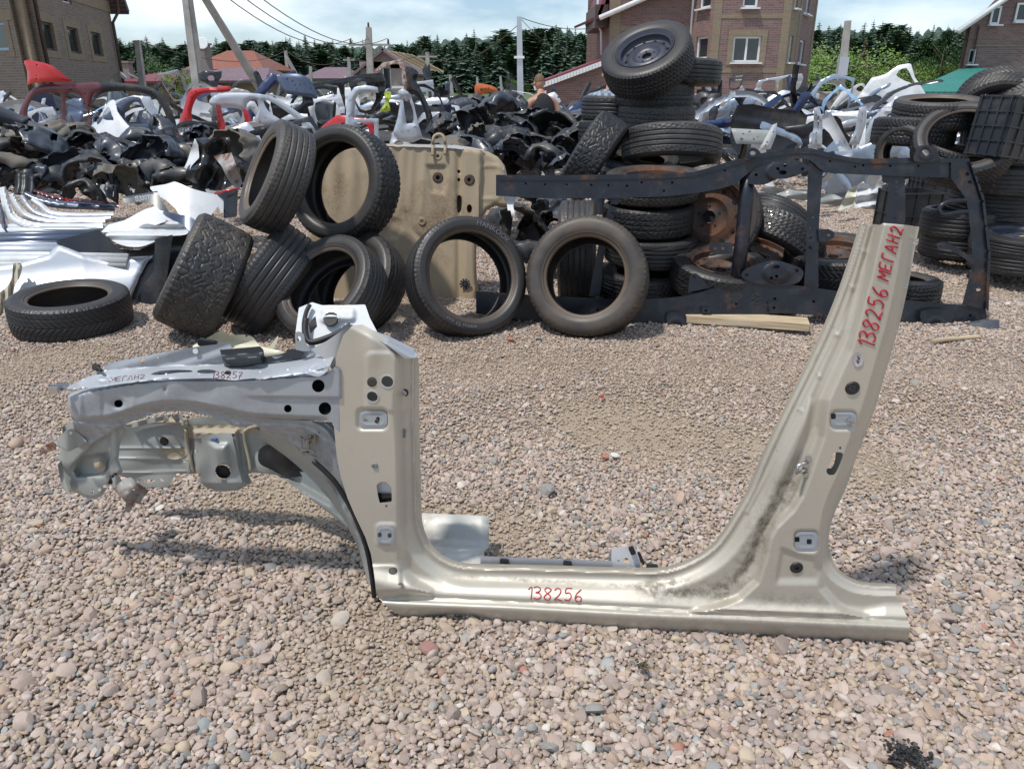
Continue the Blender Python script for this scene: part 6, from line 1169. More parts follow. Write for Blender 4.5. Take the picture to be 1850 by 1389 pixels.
LAND = [(-1e9, 60, 'at the far left before the brown brick house'), (60, 180, 'under the windows of the left brick house'), (180, 300, 'right of the left brick house'), (300, 400, 'by the foot of the big concrete pole'), (400, 500, 'below the leaning pole strut'), (500, 600, 'before the dark roofed houses'), (600, 700, 'beside the crossarm pole'), (700, 800, 'before the grey half built house'), (800, 900, 'between the half built house and the slim pole'), (900, 1000, 'around the slim metal pole'), (1000, 1110, 'under the sloping lean-to roof'), (1110, 1250, 'behind the tall tyre pile'), (1250, 1340, 'left of the big brick house window'), (1340, 1430, 'under the big brick house window'), (1430, 1520, 'at the right corner of the brick house'), (1520, 1610, 'before the pale green trees'), (1610, 1700, 'left of the green roof'), (1700, 1e9, 'below the green roof')]
used_l = set(); r_ = random.Random(42); cnt = 0
kinds = list(KIND)*2+['bracket_part', 'body_pillar', 'pillar_arch', 'pillar_arch', 'pillar_arch', 'roof_rail', 'twisted_strip', 'twisted_strip', 'door_ring', 'door_ring', 'door_ring']; cols = list(COLN); cw = [26, 19, 12, 8, 9, 1, 1, 20, 7, 3, .6, 20, 1, 0]
posn = ['standing', 'leaning', 'tilted', 'lying askew', 'upturned', 'slanting']
def field_item(u, Y, far):
    global cnt
    for _ in range(60):
        k = r_.choice(kinds); c = r_.choices(cols, cw)[0]
        if (k == 'side_frame' and r_.random() < .35) or (k == 'engine_hood' and r_.random() < .75): continue
        land = next(t for a, b_, t in LAND if a <= u < b_); ps = r_.randrange(len(posn))
        lb = f"{c} {k.replace('_', ' ')} {posn[ps]} {('in the front row', 'in the middle row', 'in the back row')[far]} {land}"
        lb = ' '.join(lb.split()[:16])
        if lb not in used_l: break
    used_l.add(lb); me, cat = generic(k, COLN[c], r_.randrange(3))
    o = link('scrap_'+k if k.startswith('car_') else k, me); x = (u-925)/FPX*(Y/1.0)*1.0
    s_ = r_.uniform(.5, .88)*(.68 if k in ('side_frame', 'engine_hood', 'bumper', 'tailgate_frame') else 1); o.scale = (s_, s_, s_)
    if u > 1600: s_ *= .72
    tilt = (r_.uniform(-.12, .12), r_.uniform(-.5, .2), r_.uniform(-.9, .9), 1.3, 3.0, r_.uniform(.3, .9))[ps]
    o.rotation_euler = (r_.uniform(-.45, .35) if ps != 3 else -1.1, tilt if ps not in (3,) else r_.uniform(-.5, .5), r_.uniform(-.7, .7)+(math.pi if r_.random() < .3 else 0))
    z = {0: 0, 1: .02, 2: .15, 3: .25, 4: .9, 5: .25}[ps]+r_.uniform(0, .30)*(far > 0)
    zz = r_.choice((0, 0, .2, .4)) if far else r_.choice((0, 0, .15))
    if u > 1600: z *= .4; zz = 0
    o.location = (x, Y, z+zz); tag(o, lb, cat, 'car parts strewn over the field'); cnt += 1
for row, (Ya, Yb, n_) in enumerate(((10.0, 13, 140), (13, 19, 160), (19, 30, 150))):
    for i in range(n_):
        Y = r_.uniform(Ya, Yb); u = -60+1970*((i+r_.random())/n_)
        if row == 0 and 1370 < u < 1680 and Y < 12: Y += 3
        if row == 0 and 930 < u < 1080: Y += 2.5
        field_item(u, Y, row)
for i in range(90): field_item(r_.uniform(1180, 1700) if i % 3 else r_.uniform(450, 830), r_.uniform(10.5, 15), 1)
for i in range(26):                       # low parts nearer, behind the heaps and the frame
    u = (440+i*17 if i < 12 else 1290+(i-12)*26); field_item(u, r_.uniform(8.2, 9.6) if i < 12 else r_.uniform(9.2, 10.6), 0)
# ================================================================== buildings
def brickmat(name, c1, c2, mortar, sc=(.25, .075)):
    m, t, b = mat_new(name); uv = N(t, 'ShaderNodeUVMap'); bt = N(t, 'ShaderNodeTexBrick')
    t.links.new(uv.outputs[0], bt.inputs['Vector']); bt.inputs['Scale'].default_value = 1; bt.inputs['Brick Width'].default_value = sc[0]; bt.inputs['Row Height'].default_value = sc[1]
    bt.inputs['Mortar Size'].default_value = .008; bt.inputs['Mortar Smooth'].default_value = .3; bt.inputs['Bias'].default_value = -.1
    bt.inputs['Color1'].default_value = (*c1, 1); bt.inputs['Color2'].default_value = (*c2, 1); bt.inputs['Mortar'].default_value = (*mortar, 1)
    setc(t, b, mixc(t, .35, bt.outputs['Color'], mixc(t, noise(t, .9, 8, .7), (.55, .55, .55), (1.35, 1.3, 1.25)), 'MULTIPLY')); b.inputs['Roughness'].default_value = .85
    bump(t, b, bt.outputs['Fac'], .5, -.01) ; return m
M_BRB = brickmat('brown_brick', (.17, .14, .115), (.235, .19, .155), (.30, .27, .24))
M_BRY = brickmat('yellow_brick', (.235, .185, .125), (.285, .23, .155), (.25, .22, .185))
M_BRP = brickmat('purple_red_brick', (.17, .105, .10), (.25, .155, .14), (.26, .22, .205))
M_BRG = brickmat('grey_pink_brick', (.30, .23, .22), (.35, .28, .27), (.36, .32, .31))
M_PVC = simple('white_pvc', (.75, .77, .78), .4, 5, .05); M_SOFF = simple('brown_soffit', (.08, .05, .045), .6, 4)
m, t, b = mat_new('window_glass'); setc(t, b, (.02, .028, .032)); b.inputs['Roughness'].default_value = .06; b.inputs['Specular IOR Level'].default_value = .8; M_GLASS = m
def tiles(name, col):
    m, t, b = mat_new(name); uv = N(t, 'ShaderNodeUVMap'); w1 = N(t, 'ShaderNodeTexWave', wave_type='BANDS', bands_direction='X'); w1.inputs['Scale'].default_value = 1.6; w2 = N(t, 'ShaderNodeTexWave', wave_type='BANDS', bands_direction='Y', wave_profile='SAW'); w2.inputs['Scale'].default_value = .9
    t.links.new(uv.outputs[0], w1.inputs[0]); t.links.new(uv.outputs[0], w2.inputs[0]); ad = t.nodes.new('ShaderNodeMath'); ad.operation = 'ADD'; t.links.new(w1.outputs['Fac'], ad.inputs[0]); t.links.new(w2.outputs['Fac'], ad.inputs[1])
    setc(t, b, mixc(t, noise(t, .8, 6), tuple(c*.85 for c in col), tuple(min(1, c*1.2) for c in col))); b.inputs['Roughness'].default_value = .5; bump(t, b, ad.outputs[0], .9, .06); return m
M_TMAR = tiles('maroon_roof_tiles', (.20, .045, .06)); M_TGRN = tiles('green_roof_sheet', (.03, .20, .17)); M_TORG = tiles('orange_roof_tiles', (.27, .095, .055)); M_TBRN = tiles('brown_roof_tiles', (.10, .06, .065)); M_TMV = tiles('mauve_roof_tiles', (.19, .12, .14))
def uvquad(me, uvs):
    l = me.uv_layers.new(name='uv'); l.data.foreach_set('uv', np.asarray(uvs, np.float32).ravel())
def wall(name, a, b_, z0, z1, mat, parent, wins=(), thick=.3, gable=None):
    "wall from a to b (xy), outward normal to the right of a->b seen from above is away; openings (s0,s1,z0,z1) in metres along the wall"
    a = Vector((a[0], a[1], 0)); b_ = Vector((b_[0], b_[1], 0)); L_ = (b_-a).length; d = (b_-a)/L_; nrm = Vector((d.y, -d.x, 0))
    xs = sorted({0, L_, *[w[0] for w in wins], *[w[1] for w in wins]}); zs = sorted({z0, z1, *[w[2] for w in wins], *[w[3] for w in wins]})
    V = []; Fc = []; UV = []
    def q(pts, uv): n = len(V); V.extend([tuple(p) for p in pts]); Fc.append(list(range(n, n+len(pts)))); UV.extend(uv)
    P = lambda s, z, o=0: a+d*s+Vector((0, 0, z))-nrm*o
    for i in range(len(xs)-1):
        for j in range(len(zs)-1):
            s, z = (xs[i]+xs[i+1])/2, (zs[j]+zs[j+1])/2
            if any(w[0] < s < w[1] and w[2] < z < w[3] for w in wins): continue
            q([P(xs[i], zs[j]), P(xs[i+1], zs[j]), P(xs[i+1], zs[j+1]), P(xs[i], zs[j+1])], [(xs[i], zs[j]), (xs[i+1], zs[j]), (xs[i+1], zs[j+1]), (xs[i], zs[j+1])])
    for (s0, s1, w0, w1) in [w[:4] for w in wins]:
        t_ = .14
        for (p, r_) in (((s0, w0), (s1, w0)), ((s1, w0), (s1, w1)), ((s1, w1), (s0, w1)), ((s0, w1), (s0, w0))):
            q([P(*p), P(*r_), P(r_[0], r_[1], t_), P(p[0], p[1], t_)], [(p[0], p[1]), (r_[0], r_[1]), (r_[0]+.1, r_[1]+.1), (p[0]+.1, p[1]+.1)])
    if gable: q([P(0, z1), P(L_, z1), P(gable[0], gable[1])], [(0, z1), (L_, z1), gable])
    q([P(0, z0, thick), P(0, z1, thick), P(L_, z1, thick), P(L_, z0, thick)], [(0, z0), (0, z1), (L_, z1), (L_, z0)])
    me = mesh(name, np.array(V), Fc, False); uvquad(me, UV); o = link(name, me, parent, mat); return (a, d, nrm, P)
def window(fr, w, parent, panes=1, mat=None, sill=True, fw=.07, off=0.):
    a, d, nrm, P0 = fr; P = lambda s, z, o=0: P0(s, z, o+off); s0, s1, z0, z1 = w[:4]; dz = Vector((0, 0, 1)); M = Matrix((d, -nrm, dz)).transposed(); mat = mat or M_PVC
    mb = MB(); cx = (s0+s1)/2; cz = (z0+z1)/2
    mb.box(P(s0+fw/2, cz, .1), (fw, .06, z1-z0), M); mb.box(P(s1-fw/2, cz, .1), (fw, .06, z1-z0), M); mb.box(P(cx, z0+fw/2, .1), (s1-s0-2*fw, .058, fw), M); mb.box(P(cx, z1-fw/2, .1), (s1-s0-2*fw, .058, fw), M)
    for k in range(1, panes): mb.box(P(s0+(s1-s0)*k/panes, cz, .1), (fw, .056, z1-z0-2*fw), M)
    f = mb.build('window', mat, parent)
    for k in range(panes):
        mb = MB(); mb.box(P(s0+(s1-s0)*(k+.5)/panes, cz, .12), ((s1-s0)/panes-fw*.5, .012, z1-z0-fw), M); mb.build('pane', M_GLASS, f)
    if sill: mb = MB(); mb.box(P(cx, z0-.035, -.05), (s1-s0+.14, .20, .05), M); mb.build('window_sill', M_PVC, f)
def trim(name, fr, s0, s1, z0, z1, mat, parent, proud=.02):
    a, d, nrm, P = fr; V = [P(s0, z0, -proud), P(s1, z0, -proud), P(s1, z1, -proud), P(s0, z1, -proud), P(s0, z0, .01), P(s1, z0, .01), P(s1, z1, .01), P(s0, z1, .01)]
    Fc = [(0, 1, 2, 3), (0, 4, 5, 1), (1, 5, 6, 2), (2, 6, 7, 3), (3, 7, 4, 0)]
    UVv = [(s0, z0), (s1, z0), (s1, z1), (s0, z1)]; uv = []
    for f in Fc: uv += [UVv[i % 4] if f != Fc[0] else UVv[i] for i in f]
    me = mesh(name, np.array([tuple(p) for p in V]), Fc, False); uvquad(me, uv); return link(name, me, parent, mat)
def roof(name, pts, mat, parent, thick=.12):
    "pts: 4 corners eaves-left, eaves-right, ridge-right, ridge-left"
    p = [Vector(q) for q in pts]; n = (p[1]-p[0]).cross(p[-1]-p[0]).normalized()
    if n.z < 0: n = -n
    V = p+[q-n*thick for q in p]; k = len(p); Fc = [list(range(k)), list(range(k, 2*k))[::-1]]+[[i, (i+1) % k, (i+1) % k+k, i+k] for i in range(k)]
    me = mesh(name, np.array([tuple(v) for v in V]), Fc, False); ex = (p[1]-p[0]).normalized(); ey = n.cross(ex); uv = []
    for f in Fc:
        for i in f: q = V[i]-p[0]; uv.append((q.dot(ex), q.dot(ey)))
    uvquad(me, uv); return link(name, me, parent, mat)
def gutter(name, pts, r, mat, parent): mb = MB(); mb.tube([Vector(p) for p in pts], r, 8); return mb.build(name, mat, parent, True)
# ---- big brick house (right of centre)
X = lambda u, v, Y: at(u, v, Y).x
Zv = lambda v, Y: at(925, v, Y).z
BH = thing('brick_house', 'three storey purple red brick house with white windows behind the tall tyre pile', 'house', (0, 0, 0))
Y1, Y2 = 32.0, 30.2
xa, xb, xc, xd, xe, xf = X(1100, 100, Y1), X(1245, 100, Y1), X(1284, 90, Y2), X(1421, 90, Y2), X(1437, 90, 31.0), X(1466, 90, 34.5)
TOP = 9.5
w0 = wall('wall', (xa, Y1), (xb, Y1), -.2, TOP, M_BRP, BH)
trim('corner_quoin', w0, 0, .38, -.2, TOP, M_BRY, BH)
def wv(v0, v1, Y): return (Zv(v1, Y), Zv(v0, Y))
za, zb = wv(68, 108, 31.5); ws = [(.55, 1.55, za, zb), (.55, 1.5, *wv(-40, 17, 31.4))]
w1 = wall('wall', (xb, Y1), (xc, Y2), -.2, TOP, M_BRP, BH, ws)
for w in ws: window(w1, w, BH)
za, zb = wv(66, 113, Y2); bw = [(X(1324, 90, Y2)-xc, X(1374, 90, Y2)-xc, za, zb), (X(1342, 10, Y2)-xc, X(1369, 10, Y2)-xc, *wv(-38, 14, Y2)), (X(1318, 170, Y2)-xc, X(1372, 170, Y2)-xc, *wv(164, 182, Y2))]
w2 = wall('wall', (xc, Y2), (xd, Y2), -.2, TOP, M_BRP, BH, bw)
window(w2, bw[0], BH, 2); window(w2, bw[1], BH); window(w2, bw[2], BH)
Lb = xd-xc; trim('corner_quoin', w2, 0, .28, -.2, TOP, M_BRY, BH); trim('corner_quoin', w2, Lb-.28, Lb, -.2, TOP, M_BRY, BH)
b0 = bw[0]
for (s0, s1, z0, z1) in ((b0[0]-.2, b0[0], b0[2]-.1, b0[3]+.2), (b0[1], b0[1]+.2, b0[2]-.1, b0[3]+.2), (b0[0], b0[1], b0[3], b0[3]+.2)): trim('window_surround', w2, s0, s1, z0, z1, M_BRY, BH)
for vv in (30, 128): trim('brick_band', w2, .28, Lb-.28, Zv(vv+4, Y2), Zv(vv-4, Y2), M_BRY, BH, .015)
for vv in (52,): trim('brick_band', w0, .4, xb-xa, Zv(vv+4, Y1), Zv(vv-4, Y1), M_BRY, BH, .015)
ws = [(.25, .62, *wv(66, 113, 30.7)), (.25, .62, *wv(-30, 16, 30.7)), (.25, .62, *wv(163, 182, 30.7))]
w3 = wall('wall', (xd, Y2), (xe, 31.0), -.2, TOP, M_BRY, BH, ws); [window(w3, w, BH, 1, None, True, .05) for w in ws]
Ls = math.hypot(xf-xe, 3.5); ws = [(.9, 2.1, *wv(73, 116, 32.3)), (.9, 2.0, *wv(-30, 26, 32.3)), (.9, 2.1, *wv(162, 178, 32.3))]
w4 = wall('wall', (xe, 31.0), (xf, 34.5), -.2, TOP, M_BRP, BH, ws); [window(w4, w, BH) for w in ws]; trim('corner_quoin', w4, 0, .3, -.2, TOP, M_BRY, BH); trim('corner_quoin', w4, Ls-.35, Ls, -.2, TOP, M_BRY, BH)
xg = X(1082, 90, 36); w5 = wall('wall', (xg, 37), (xa, Y1), -.2, TOP, M_BRP, BH)
wall('wall', (xf, 34.5), (xf, 42), -.2, TOP, M_BRP, BH); wall('wall', (xf, 42), (xg, 42), -.2, TOP, M_BRP, BH)
gutter('drainpipe', [(xb-.02, Y1-.08, 9), (xb-.02, Y1-.08, Zv(118, Y1))], .05, M_PVC, BH)
r0 = at(1083, 28, 31.6); r1 = at(1165, -8, 31.6); dv = (r1-r0).normalized()
roof('roof', [r0, r0+Vector((-.5, 6, 0)), r0+Vector((-.5, 6, 0))+dv*7, r0+dv*7], M_TMAR, BH, .1)
gutter('white_eaves_board', [r0+Vector((0, -.06, -.1)), r0+dv*7+Vector((0, -.06, -.1))], .09, M_PVC, BH)
gutter('roof_overhang', [(X(1079, 20, 33), 33, 8.8), (X(1079, 40, 33), 33, Zv(45, 33)), (X(1086, 55, 33), 33, Zv(56, 33)), (X(1087, 100, 33), 33, Zv(100, 33))], .05, M_PVC, BH)
mb = MB(); mb.box((X(1082, 30, 33.5), 34.5, Zv(35, 34)), (.5, 4, .8)); mb.build('brown_soffit_box', M_SOFF, BH)
roof('roof', [(X(1078, 0, 33), 32.5, Zv(30, 33)), (X(1078, 0, 33), 38, Zv(30, 33)), (X(1110, 0, 33)+2, 38, 11.5), (X(1110, 0, 33)+2, 32.5, 11.5)], M_TMAR, BH)
LT = thing('lean_to', 'low brick lean-to with sloping maroon edged white eaves left of the brick house', 'building', (0, 0, 0))
YL = 31.5; e0 = at(965, 153, YL); e1 = at(1101, 103, YL)
a = Vector((e0.x, YL, 0)); V = []; zc = lambda x: e0.z+(e1.z-e0.z)*(x-e0.x)/(e1.x-e0.x)
Vw = [(e0.x+.3, YL+.3, -.2), (e1.x, YL+.3, -.2), (e1.x, YL+.3, e1.z-.1), (e0.x+.3, YL+.3, zc(e0.x+.3)-.1)]; me = mesh('wall', Vw, [[0, 1, 2, 3]], False); uvquad(me, [(p[0], p[2]) for p in Vw]); link('wall', me, LT, M_BRP)
roof('roof', [e0+Vector((0, 0, .02)), e1+Vector((0, 0, .02)), e1+Vector((0, 6, .02)), e0+Vector((0, 6, .02))], M_TMAR, LT, .06)
mb = MB(); mb.beam(e0+Vector((0, -.03, -.14)), e1+Vector((0, -.03, -.14)), .05, .17, (0, 0, 1)); mb.build('white_eaves_board', M_PVC, LT)
for k in range(24):
    p = e0.lerp(e1, (k+.5)/24); mb = MB(); mb.box(p+Vector((0, -.062, -.14)), (.015, .014, .15)); mb.build('board_groove', M_LSILV, LT)
# ---- left brick house
LH = thing('brick_house', 'brown brick house with yellow quoins and three narrow windows at the upper left', 'house', (0, 0, 0))
pA = (X(58, 100, 24.0), 24.0); pB = (X(219, 140, 33.5), 33.5)
L_ = math.hypot(pB[0]-pA[0], pB[1]-pA[1])
def s_at(u, fr_a=pA, fr_b=pB):
    # distance along the wall of the ray through picture column u
    x = (u-CX)/FPX; ax, ay = fr_a; bx, by = fr_b
    # solve ax+s*dx = x*k ; use the mean row's forward factor
    d = ray(u, 90); k = d.x/d.y; dx, dy = (bx-ax)/L_, (by-ay)/L_; return (k*ay-ax)/(dx-k*dy)
ws = []
for (u0, u1, v0, v1) in ((83, 103, 45, 95), (127, 146, 50, 97), (168, 185, 55, 100)):
    s0, s1 = s_at(u0), s_at(u1); Yw = pA[1]+(pB[1]-pA[1])*(s0+s1)/2/L_; z1_, z0_ = Zv(v0, Yw), Zv(v1, Yw); ws.append((s0, s1, z0_, z1_))
zc0, zc1 = np.mean([w[2] for w in ws]), np.mean([w[3] for w in ws]); ws = [(w[0], w[1], zc0, zc1) for w in ws]
s0, s1 = s_at(130), s_at(146); up = (s0, s1, Zv(8, 28.5), Zv(8, 28.5)+1.2); 
w6 = wall('wall', pA, pB, -.2, 7.2, M_BRB, LH, ws+[up], gable=(L_*.45, 10.5))
M_DKWOOD = simple('dark_window_frame', (.06, .05, .045), .5)
for w in ws: window(w6, w, LH, 1, M_DKWOOD, False)
window(w6, up, LH, 1, M_PVC, False)
for w in ws:
    for (a0, a1, b0_, b1) in ((w[0]-.3, w[0], w[2]-.2, w[3]+.2), (w[1], w[1]+.3, w[2]-.2, w[3]+.2), (w[0], w[1], w[3], w[3]+.25), (w[0], w[1], w[2]-.2, w[2])): trim('window_surround', w6, a0, a1, b0_, b1, M_BRY, LH)
trim('corner_quoin', w6, 0, .7, -.2, 7.2, M_BRY, LH); trim('brick_band', w6, .7, L_, zc1+.85, zc1+1.25, M_BRY, LH, .03); trim('brick_band', w6, .7, L_, zc0-1.9, zc0-1.4, M_BRY, LH, .03)
pC = (X(-220, 100, 26.0), 27.5); Lc = math.hypot(pA[0]-pC[0], pA[1]-pC[1]); wl_ = (Lc-2.2, Lc-1.1, Zv(92, 25), Zv(42, 25))
w7 = wall('wall', pC, pA, -.2, 7.2, M_BRB, LH, [wl_]); window(w7, wl_, LH, 1, M_LBLUE, False); trim('corner_quoin', w7, Lc-.6, Lc, -.2, 7.2, M_BRY, LH); trim('brick_band', w7, 0, Lc-.6, Zv(30, 25)-.15, Zv(30, 25)+.15, M_BRY, LH, .03)
for (a0, a1, b0_, b1) in ((wl_[0]-.25, wl_[0], wl_[2]-.2, wl_[3]+.2), (wl_[1], wl_[1]+.25, wl_[2]-.2, wl_[3]+.2), (wl_[0], wl_[1], wl_[3], wl_[3]+.25)): trim('window_surround', w7, a0, a1, b0_, b1, M_BRY, LH)
pD = (pB[0]*1.32-.6, pB[1]*1.3); wall('wall', pB, pD, -.2, 7.2, M_BRB, LH); wall('wall', pD, (pC[0]-6, pC[1]+8), -.2, 7.2, M_BRB, LH)
P6 = w6[3]; zr = Zv(17, 33.5)
gutter('drainpipe', [P6(L_-.1, 7.4, -.4), P6(L_-.15, zr-.1, -.35), P6(L_-.25, zr-.5, -.1), P6(L_-.2, 0, -.1)], .06, M_SOFF, LH)
gutter('drainpipe', [P6(.75, 8, -.3), P6(.8, 6.6, -.12), P6(.85, 0, -.1)], .06, M_SOFF, LH)
roof('roof', [P6(L_*.42, 10.7, -.6), P6(L_+.6, zr+.0, -.6), P6(L_+.6, zr+.0, 8), P6(L_*.42, 10.7, 8)], M_TBRN, LH, .22)
roof('roof', [P6(L_*.42, 10.7, -.6), P6(-.8, 7.4, -.6), P6(-.8, 7.4, 8), P6(L_*.42, 10.7, 8)], M_TBRN, LH, .22)
# ---- right house with green lean-to
RH = thing('brick_house', 'dark red brick house with steep gable cut by the right edge of the picture', 'house', (0, 0, 0))
YR = 33.0; xr = X(1744, 100, YR); ws = [(X(1771, 0, YR)-xr, X(1785, 0, YR)-xr, *wv(89, 116, YR)), (X(1794, 0, YR)-xr, X(1811, 0, YR)-xr, *wv(12, 45, YR)), (X(1838, 0, YR)-xr, X(1862, 0, YR)-xr, *wv(6, 40, YR))]
w8 = wall('wall', (xr, YR), (xr+12, YR), -.2, Zv(46, YR), M_BRP, RH, [w for w in ws if w[3] < Zv(46, YR)], gable=(6.5, 11.5))
for w in ws: window(w8, w, RH, off=0 if w[3] < Zv(46, YR) else -.17)
mb = MB()
trim('brick_band', w8, .2, 5, Zv(84, YR), Zv(82, YR), M_BRY, RH, .03)
wall('wall', (xr+5.6, YR+9), (xr, YR), -.2, Zv(46, YR), M_BRP, RH)
e0 = at(1731, 52, YR-.5); e1 = at(1835, -20, YR-.5); dv = (e1-e0).normalized()
roof('roof', [e0, e0+Vector((5.8, 9, 0)), e0+dv*7+Vector((5.8, 9, 0)), e0+dv*7], M_LSILV, RH, .12); gutter('white_eaves_board', [e0+Vector((0, -.05, -.12)), e0+dv*7+Vector((0, -.05, -.12))], .10, M_PVC, RH)
GR = thing('green_roof_shed', 'low shed with sea green metal roof at the right', 'shed', (0, 0, 0))
roof('roof', [at(1640, 166, 27), at(1860, 166, 27), at(1860, 121, 32.9), at(1735, 124, 32.9)], M_TGRN, GR, .08)
mb = MB(); mb.box(((at(1640, 166, 27).x+14)/2+3, 29.8, .45), (14.6, 5.4, 1.2)); mb.build('wall', M_BRP if False else simple('shed_wall', (.25, .22, .2)), GR)
# ---- distant houses
def far_house(label, u0, u1, vb, vt, vr, Y, wallm, roofm, wins=(), depth=8, ridge='x', name='house', hip=.3):
    t = thing(name, label, 'house', (0, 0, 0)); x0, x1 = X(u0, vt, Y), X(u1, vt, Y); z1 = Zv(vt, Y); zr_ = Zv(vr, Y+depth/2); w_ = x1-x0
    wn = []
    for (a, b_, c, d) in wins: wn.append((X(a, c, Y)-x0, X(b_, c, Y)-x0, Zv(d, Y), Zv(c, Y)))
    if ridge == 'y':
        f = wall('wall', (x0, Y), (x1, Y), -.3, z1, wallm, t, wn, gable=(w_/2, zr_)); wall('wall', (x0, Y+depth), (x0, Y), -.3, z1, wallm, t); wall('wall', (x1, Y), (x1, Y+depth), -.3, z1, wallm, t)
        o_ = .5; xm = (x0+x1)/2; sl = (zr_-z1)/(w_/2)
        roof('roof', [(x0-o_, Y-o_, z1-o_*sl), (x0-o_, Y+depth, z1-o_*sl), (xm, Y+depth, zr_+.05), (xm, Y-o_, zr_+.05)], roofm, t, .15); roof('roof', [(x1+o_, Y-o_, z1-o_*sl), (x1+o_, Y+depth, z1-o_*sl), (xm, Y+depth, zr_+.05), (xm, Y-o_, zr_+.05)], roofm, t, .15)
    else:
        f = wall('wall', (x0, Y), (x1, Y), -.3, z1, wallm, t, wn); wall('wall', (x0, Y+depth), (x0, Y), -.3, z1, wallm, t); wall('wall', (x1, Y), (x1, Y+depth), -.3, z1, wallm, t)
        h_ = hip*w_; o_ = .5; A_ = [(x0-o_, Y-o_, z1), (x1+o_, Y-o_, z1), (x1-h_, Y+depth/2, zr_), (x0+h_, Y+depth/2, zr_)]
        roof('roof', A_, roofm, t, .15); roof('roof', [(x0-o_, Y+depth+o_, z1), (x0-o_, Y-o_, z1), (x0+h_, Y+depth/2, zr_)], roofm, t, .15); roof('roof', [(x1+o_, Y-o_, z1), (x1+o_, Y+depth+o_, z1), (x1-h_, Y+depth/2, zr_)], roofm, t, .15); roof('roof', [(x0-o_, Y+depth+o_, z1), (x1+o_, Y+depth+o_, z1), (x1-h_, Y+depth/2, zr_), (x0+h_, Y+depth/2, zr_)], roofm, t, .15)
    for w in wn: window(f, w, t, 1, None, False)
    return t
far_house('orange tiled hip roof house between the two legs of the concrete pole', 345, 468, 150, 126, 92, 62, M_BRY, M_TORG)
h = far_house('low house with mauve tiled roof in front of the orange roofed one', 352, 470, 152, 146, 123, 52, M_BRY, M_TMV, hip=.12)
t = far_house('yellow brick annex with dark sloping roof left of the concrete pole', 318, 352, 152, 146, 128, 50, M_BRY, M_TMV, ridge='y')
far_house('low house with maroon roof between the left house and the pole', 225, 312, 150, 147, 131, 56, M_BRP, M_TMAR, hip=.25)
far_house('pale house with dark mauve gable roof beyond the second pole', 552, 632, 152, 142, 122, 78, simple('pale_plaster', (.42, .40, .38)), M_TMV, [(600, 608, 144, 152)], hip=.25)
G_ = far_house('grey pink half built brick house with bare roof rafters', 650, 740, 160, 124, 94, 58, M_BRG, M_TMV, [(660, 667, 137, 150), (727, 734, 128, 140), (690, 705, 112, 165), (728, 738, 150, 160)], depth=9, ridge='y')
for k in range(7):
    mb = MB(); p = at(700+k*7, 92+k*1.2, 56.5); mb.beam(p, p+Vector((2.2, 0, -1.1)), .12, .12); mb.build('rafter', M_TMV if False else M_WOOD, G_)
mb = MB(); mb.box(at(742, 158, 57), (2.4, 1.5, .15)); mb.build('balcony', M_PVC, G_)
for (lb, u, v, Y) in (('brown chimney with round satellite dish on the orange roof', 370, 100, 60), ('small brick chimney on the low maroon roof', 229, 133, 57)):
    t = thing('chimney', lb, 'chimney', at(u, v, Y)); mb = MB(); mb.box((0, 0, -.3), (.7, .7, 1.9)); mb.box((0, 0, .72), (.9, .9, .12)); mb.build('stack', M_BRP, t)
    if Y == 60: mb = MB(); mb.disc((.15, -.6, .75), (.1, -1, .3), .42, .04, 18, .38); mb.build('dish', M_PVC, t)
# ================================================================== poles and wires
M_CONC = simple('weathered_concrete', (.36, .35, .33), .85, 3, .22, .4, .01)
def leg(name, a, b_, w0_, w1_, parent, d=.2):
    mb = MB(); mb.beam(a, b_, w0_, d, (0, 1, 0), w1_, d*.75); o = mb.build(name, M_CONC, parent); return o
t = thing('concrete_pole', 'big concrete utility pole with slanting strut left of centre', 'utility pole', gp(368, 250)); t.location = (0, 0, 0)
b0_ = at(358, 158, 21); b0_.z = -.2; tp = at(331, -60, 21); leg('pole_shaft', b0_, tp, .31, .18, t, .24); mb = MB(); mb.beam(b0_+Vector((.03, -.14, 0)), tp+Vector((.02, -.10, 0)), .10, .06, (0, 1, 0), .06, .05); mb.build('pole_rib', M_CONC, t)
s0_ = at(456, 138, 22.5); s0_ = s0_+(s0_-at(365, -8, 21.3))*.35; leg('strut', s0_, at(335, -60, 21.1), .21, .14, t, .16)
def pole(label, ut, vt, ub, vb, Y, w, arm=0, lamp=0, ins=0, metal=False):
    t = thing('utility_pole', label, 'utility pole', (0, 0, 0)); tp = at(ut, vt, Y); bt = at(ub, vb, Y); dv = (bt-tp); bt = tp+dv*((tp.z+.2)/max(tp.z-bt.z, .1))
    mb = MB(); mb.beam(bt, tp, w*1.15, w, (0, 1, 0), w*.75, w*.75); mb.build('pole_shaft', M_LSILV if metal else M_CONC, t)
    if arm: mb = MB(); mb.box(tp+Vector((0, -.05, -arm[1])), (arm[0], .10, .10)); mb.build('crossarm', M_CONC, t)
    for k in range(ins):
        p = tp+Vector(((k-(ins-1)/2)*(arm[0]*.45 if arm else .3), -.05, (-(arm[1] if arm else 0)+.05) if k != 1 or ins != 3 else .0)); mb = MB(); mb.disc(p, (0, 0, 1), .06, .22, 10, .04); mb.build('insulator', M_SOFF, t)
    if lamp: mb = MB(); mb.tube([tp+Vector((0, 0, -1.5)), tp+Vector((-.5, -.2, -1.2))], .04); mb.disc(tp+Vector((-.65, -.25, -1.25)), (-.6, -.1, -.5), .16, .12, 12, .1); mb.build('street_lamp_head', M_PVC, t)
    return tp
p2 = pole('short concrete pole with lamp between left house and big pole', 248, 74, 257, 150, 33, .24, lamp=1)
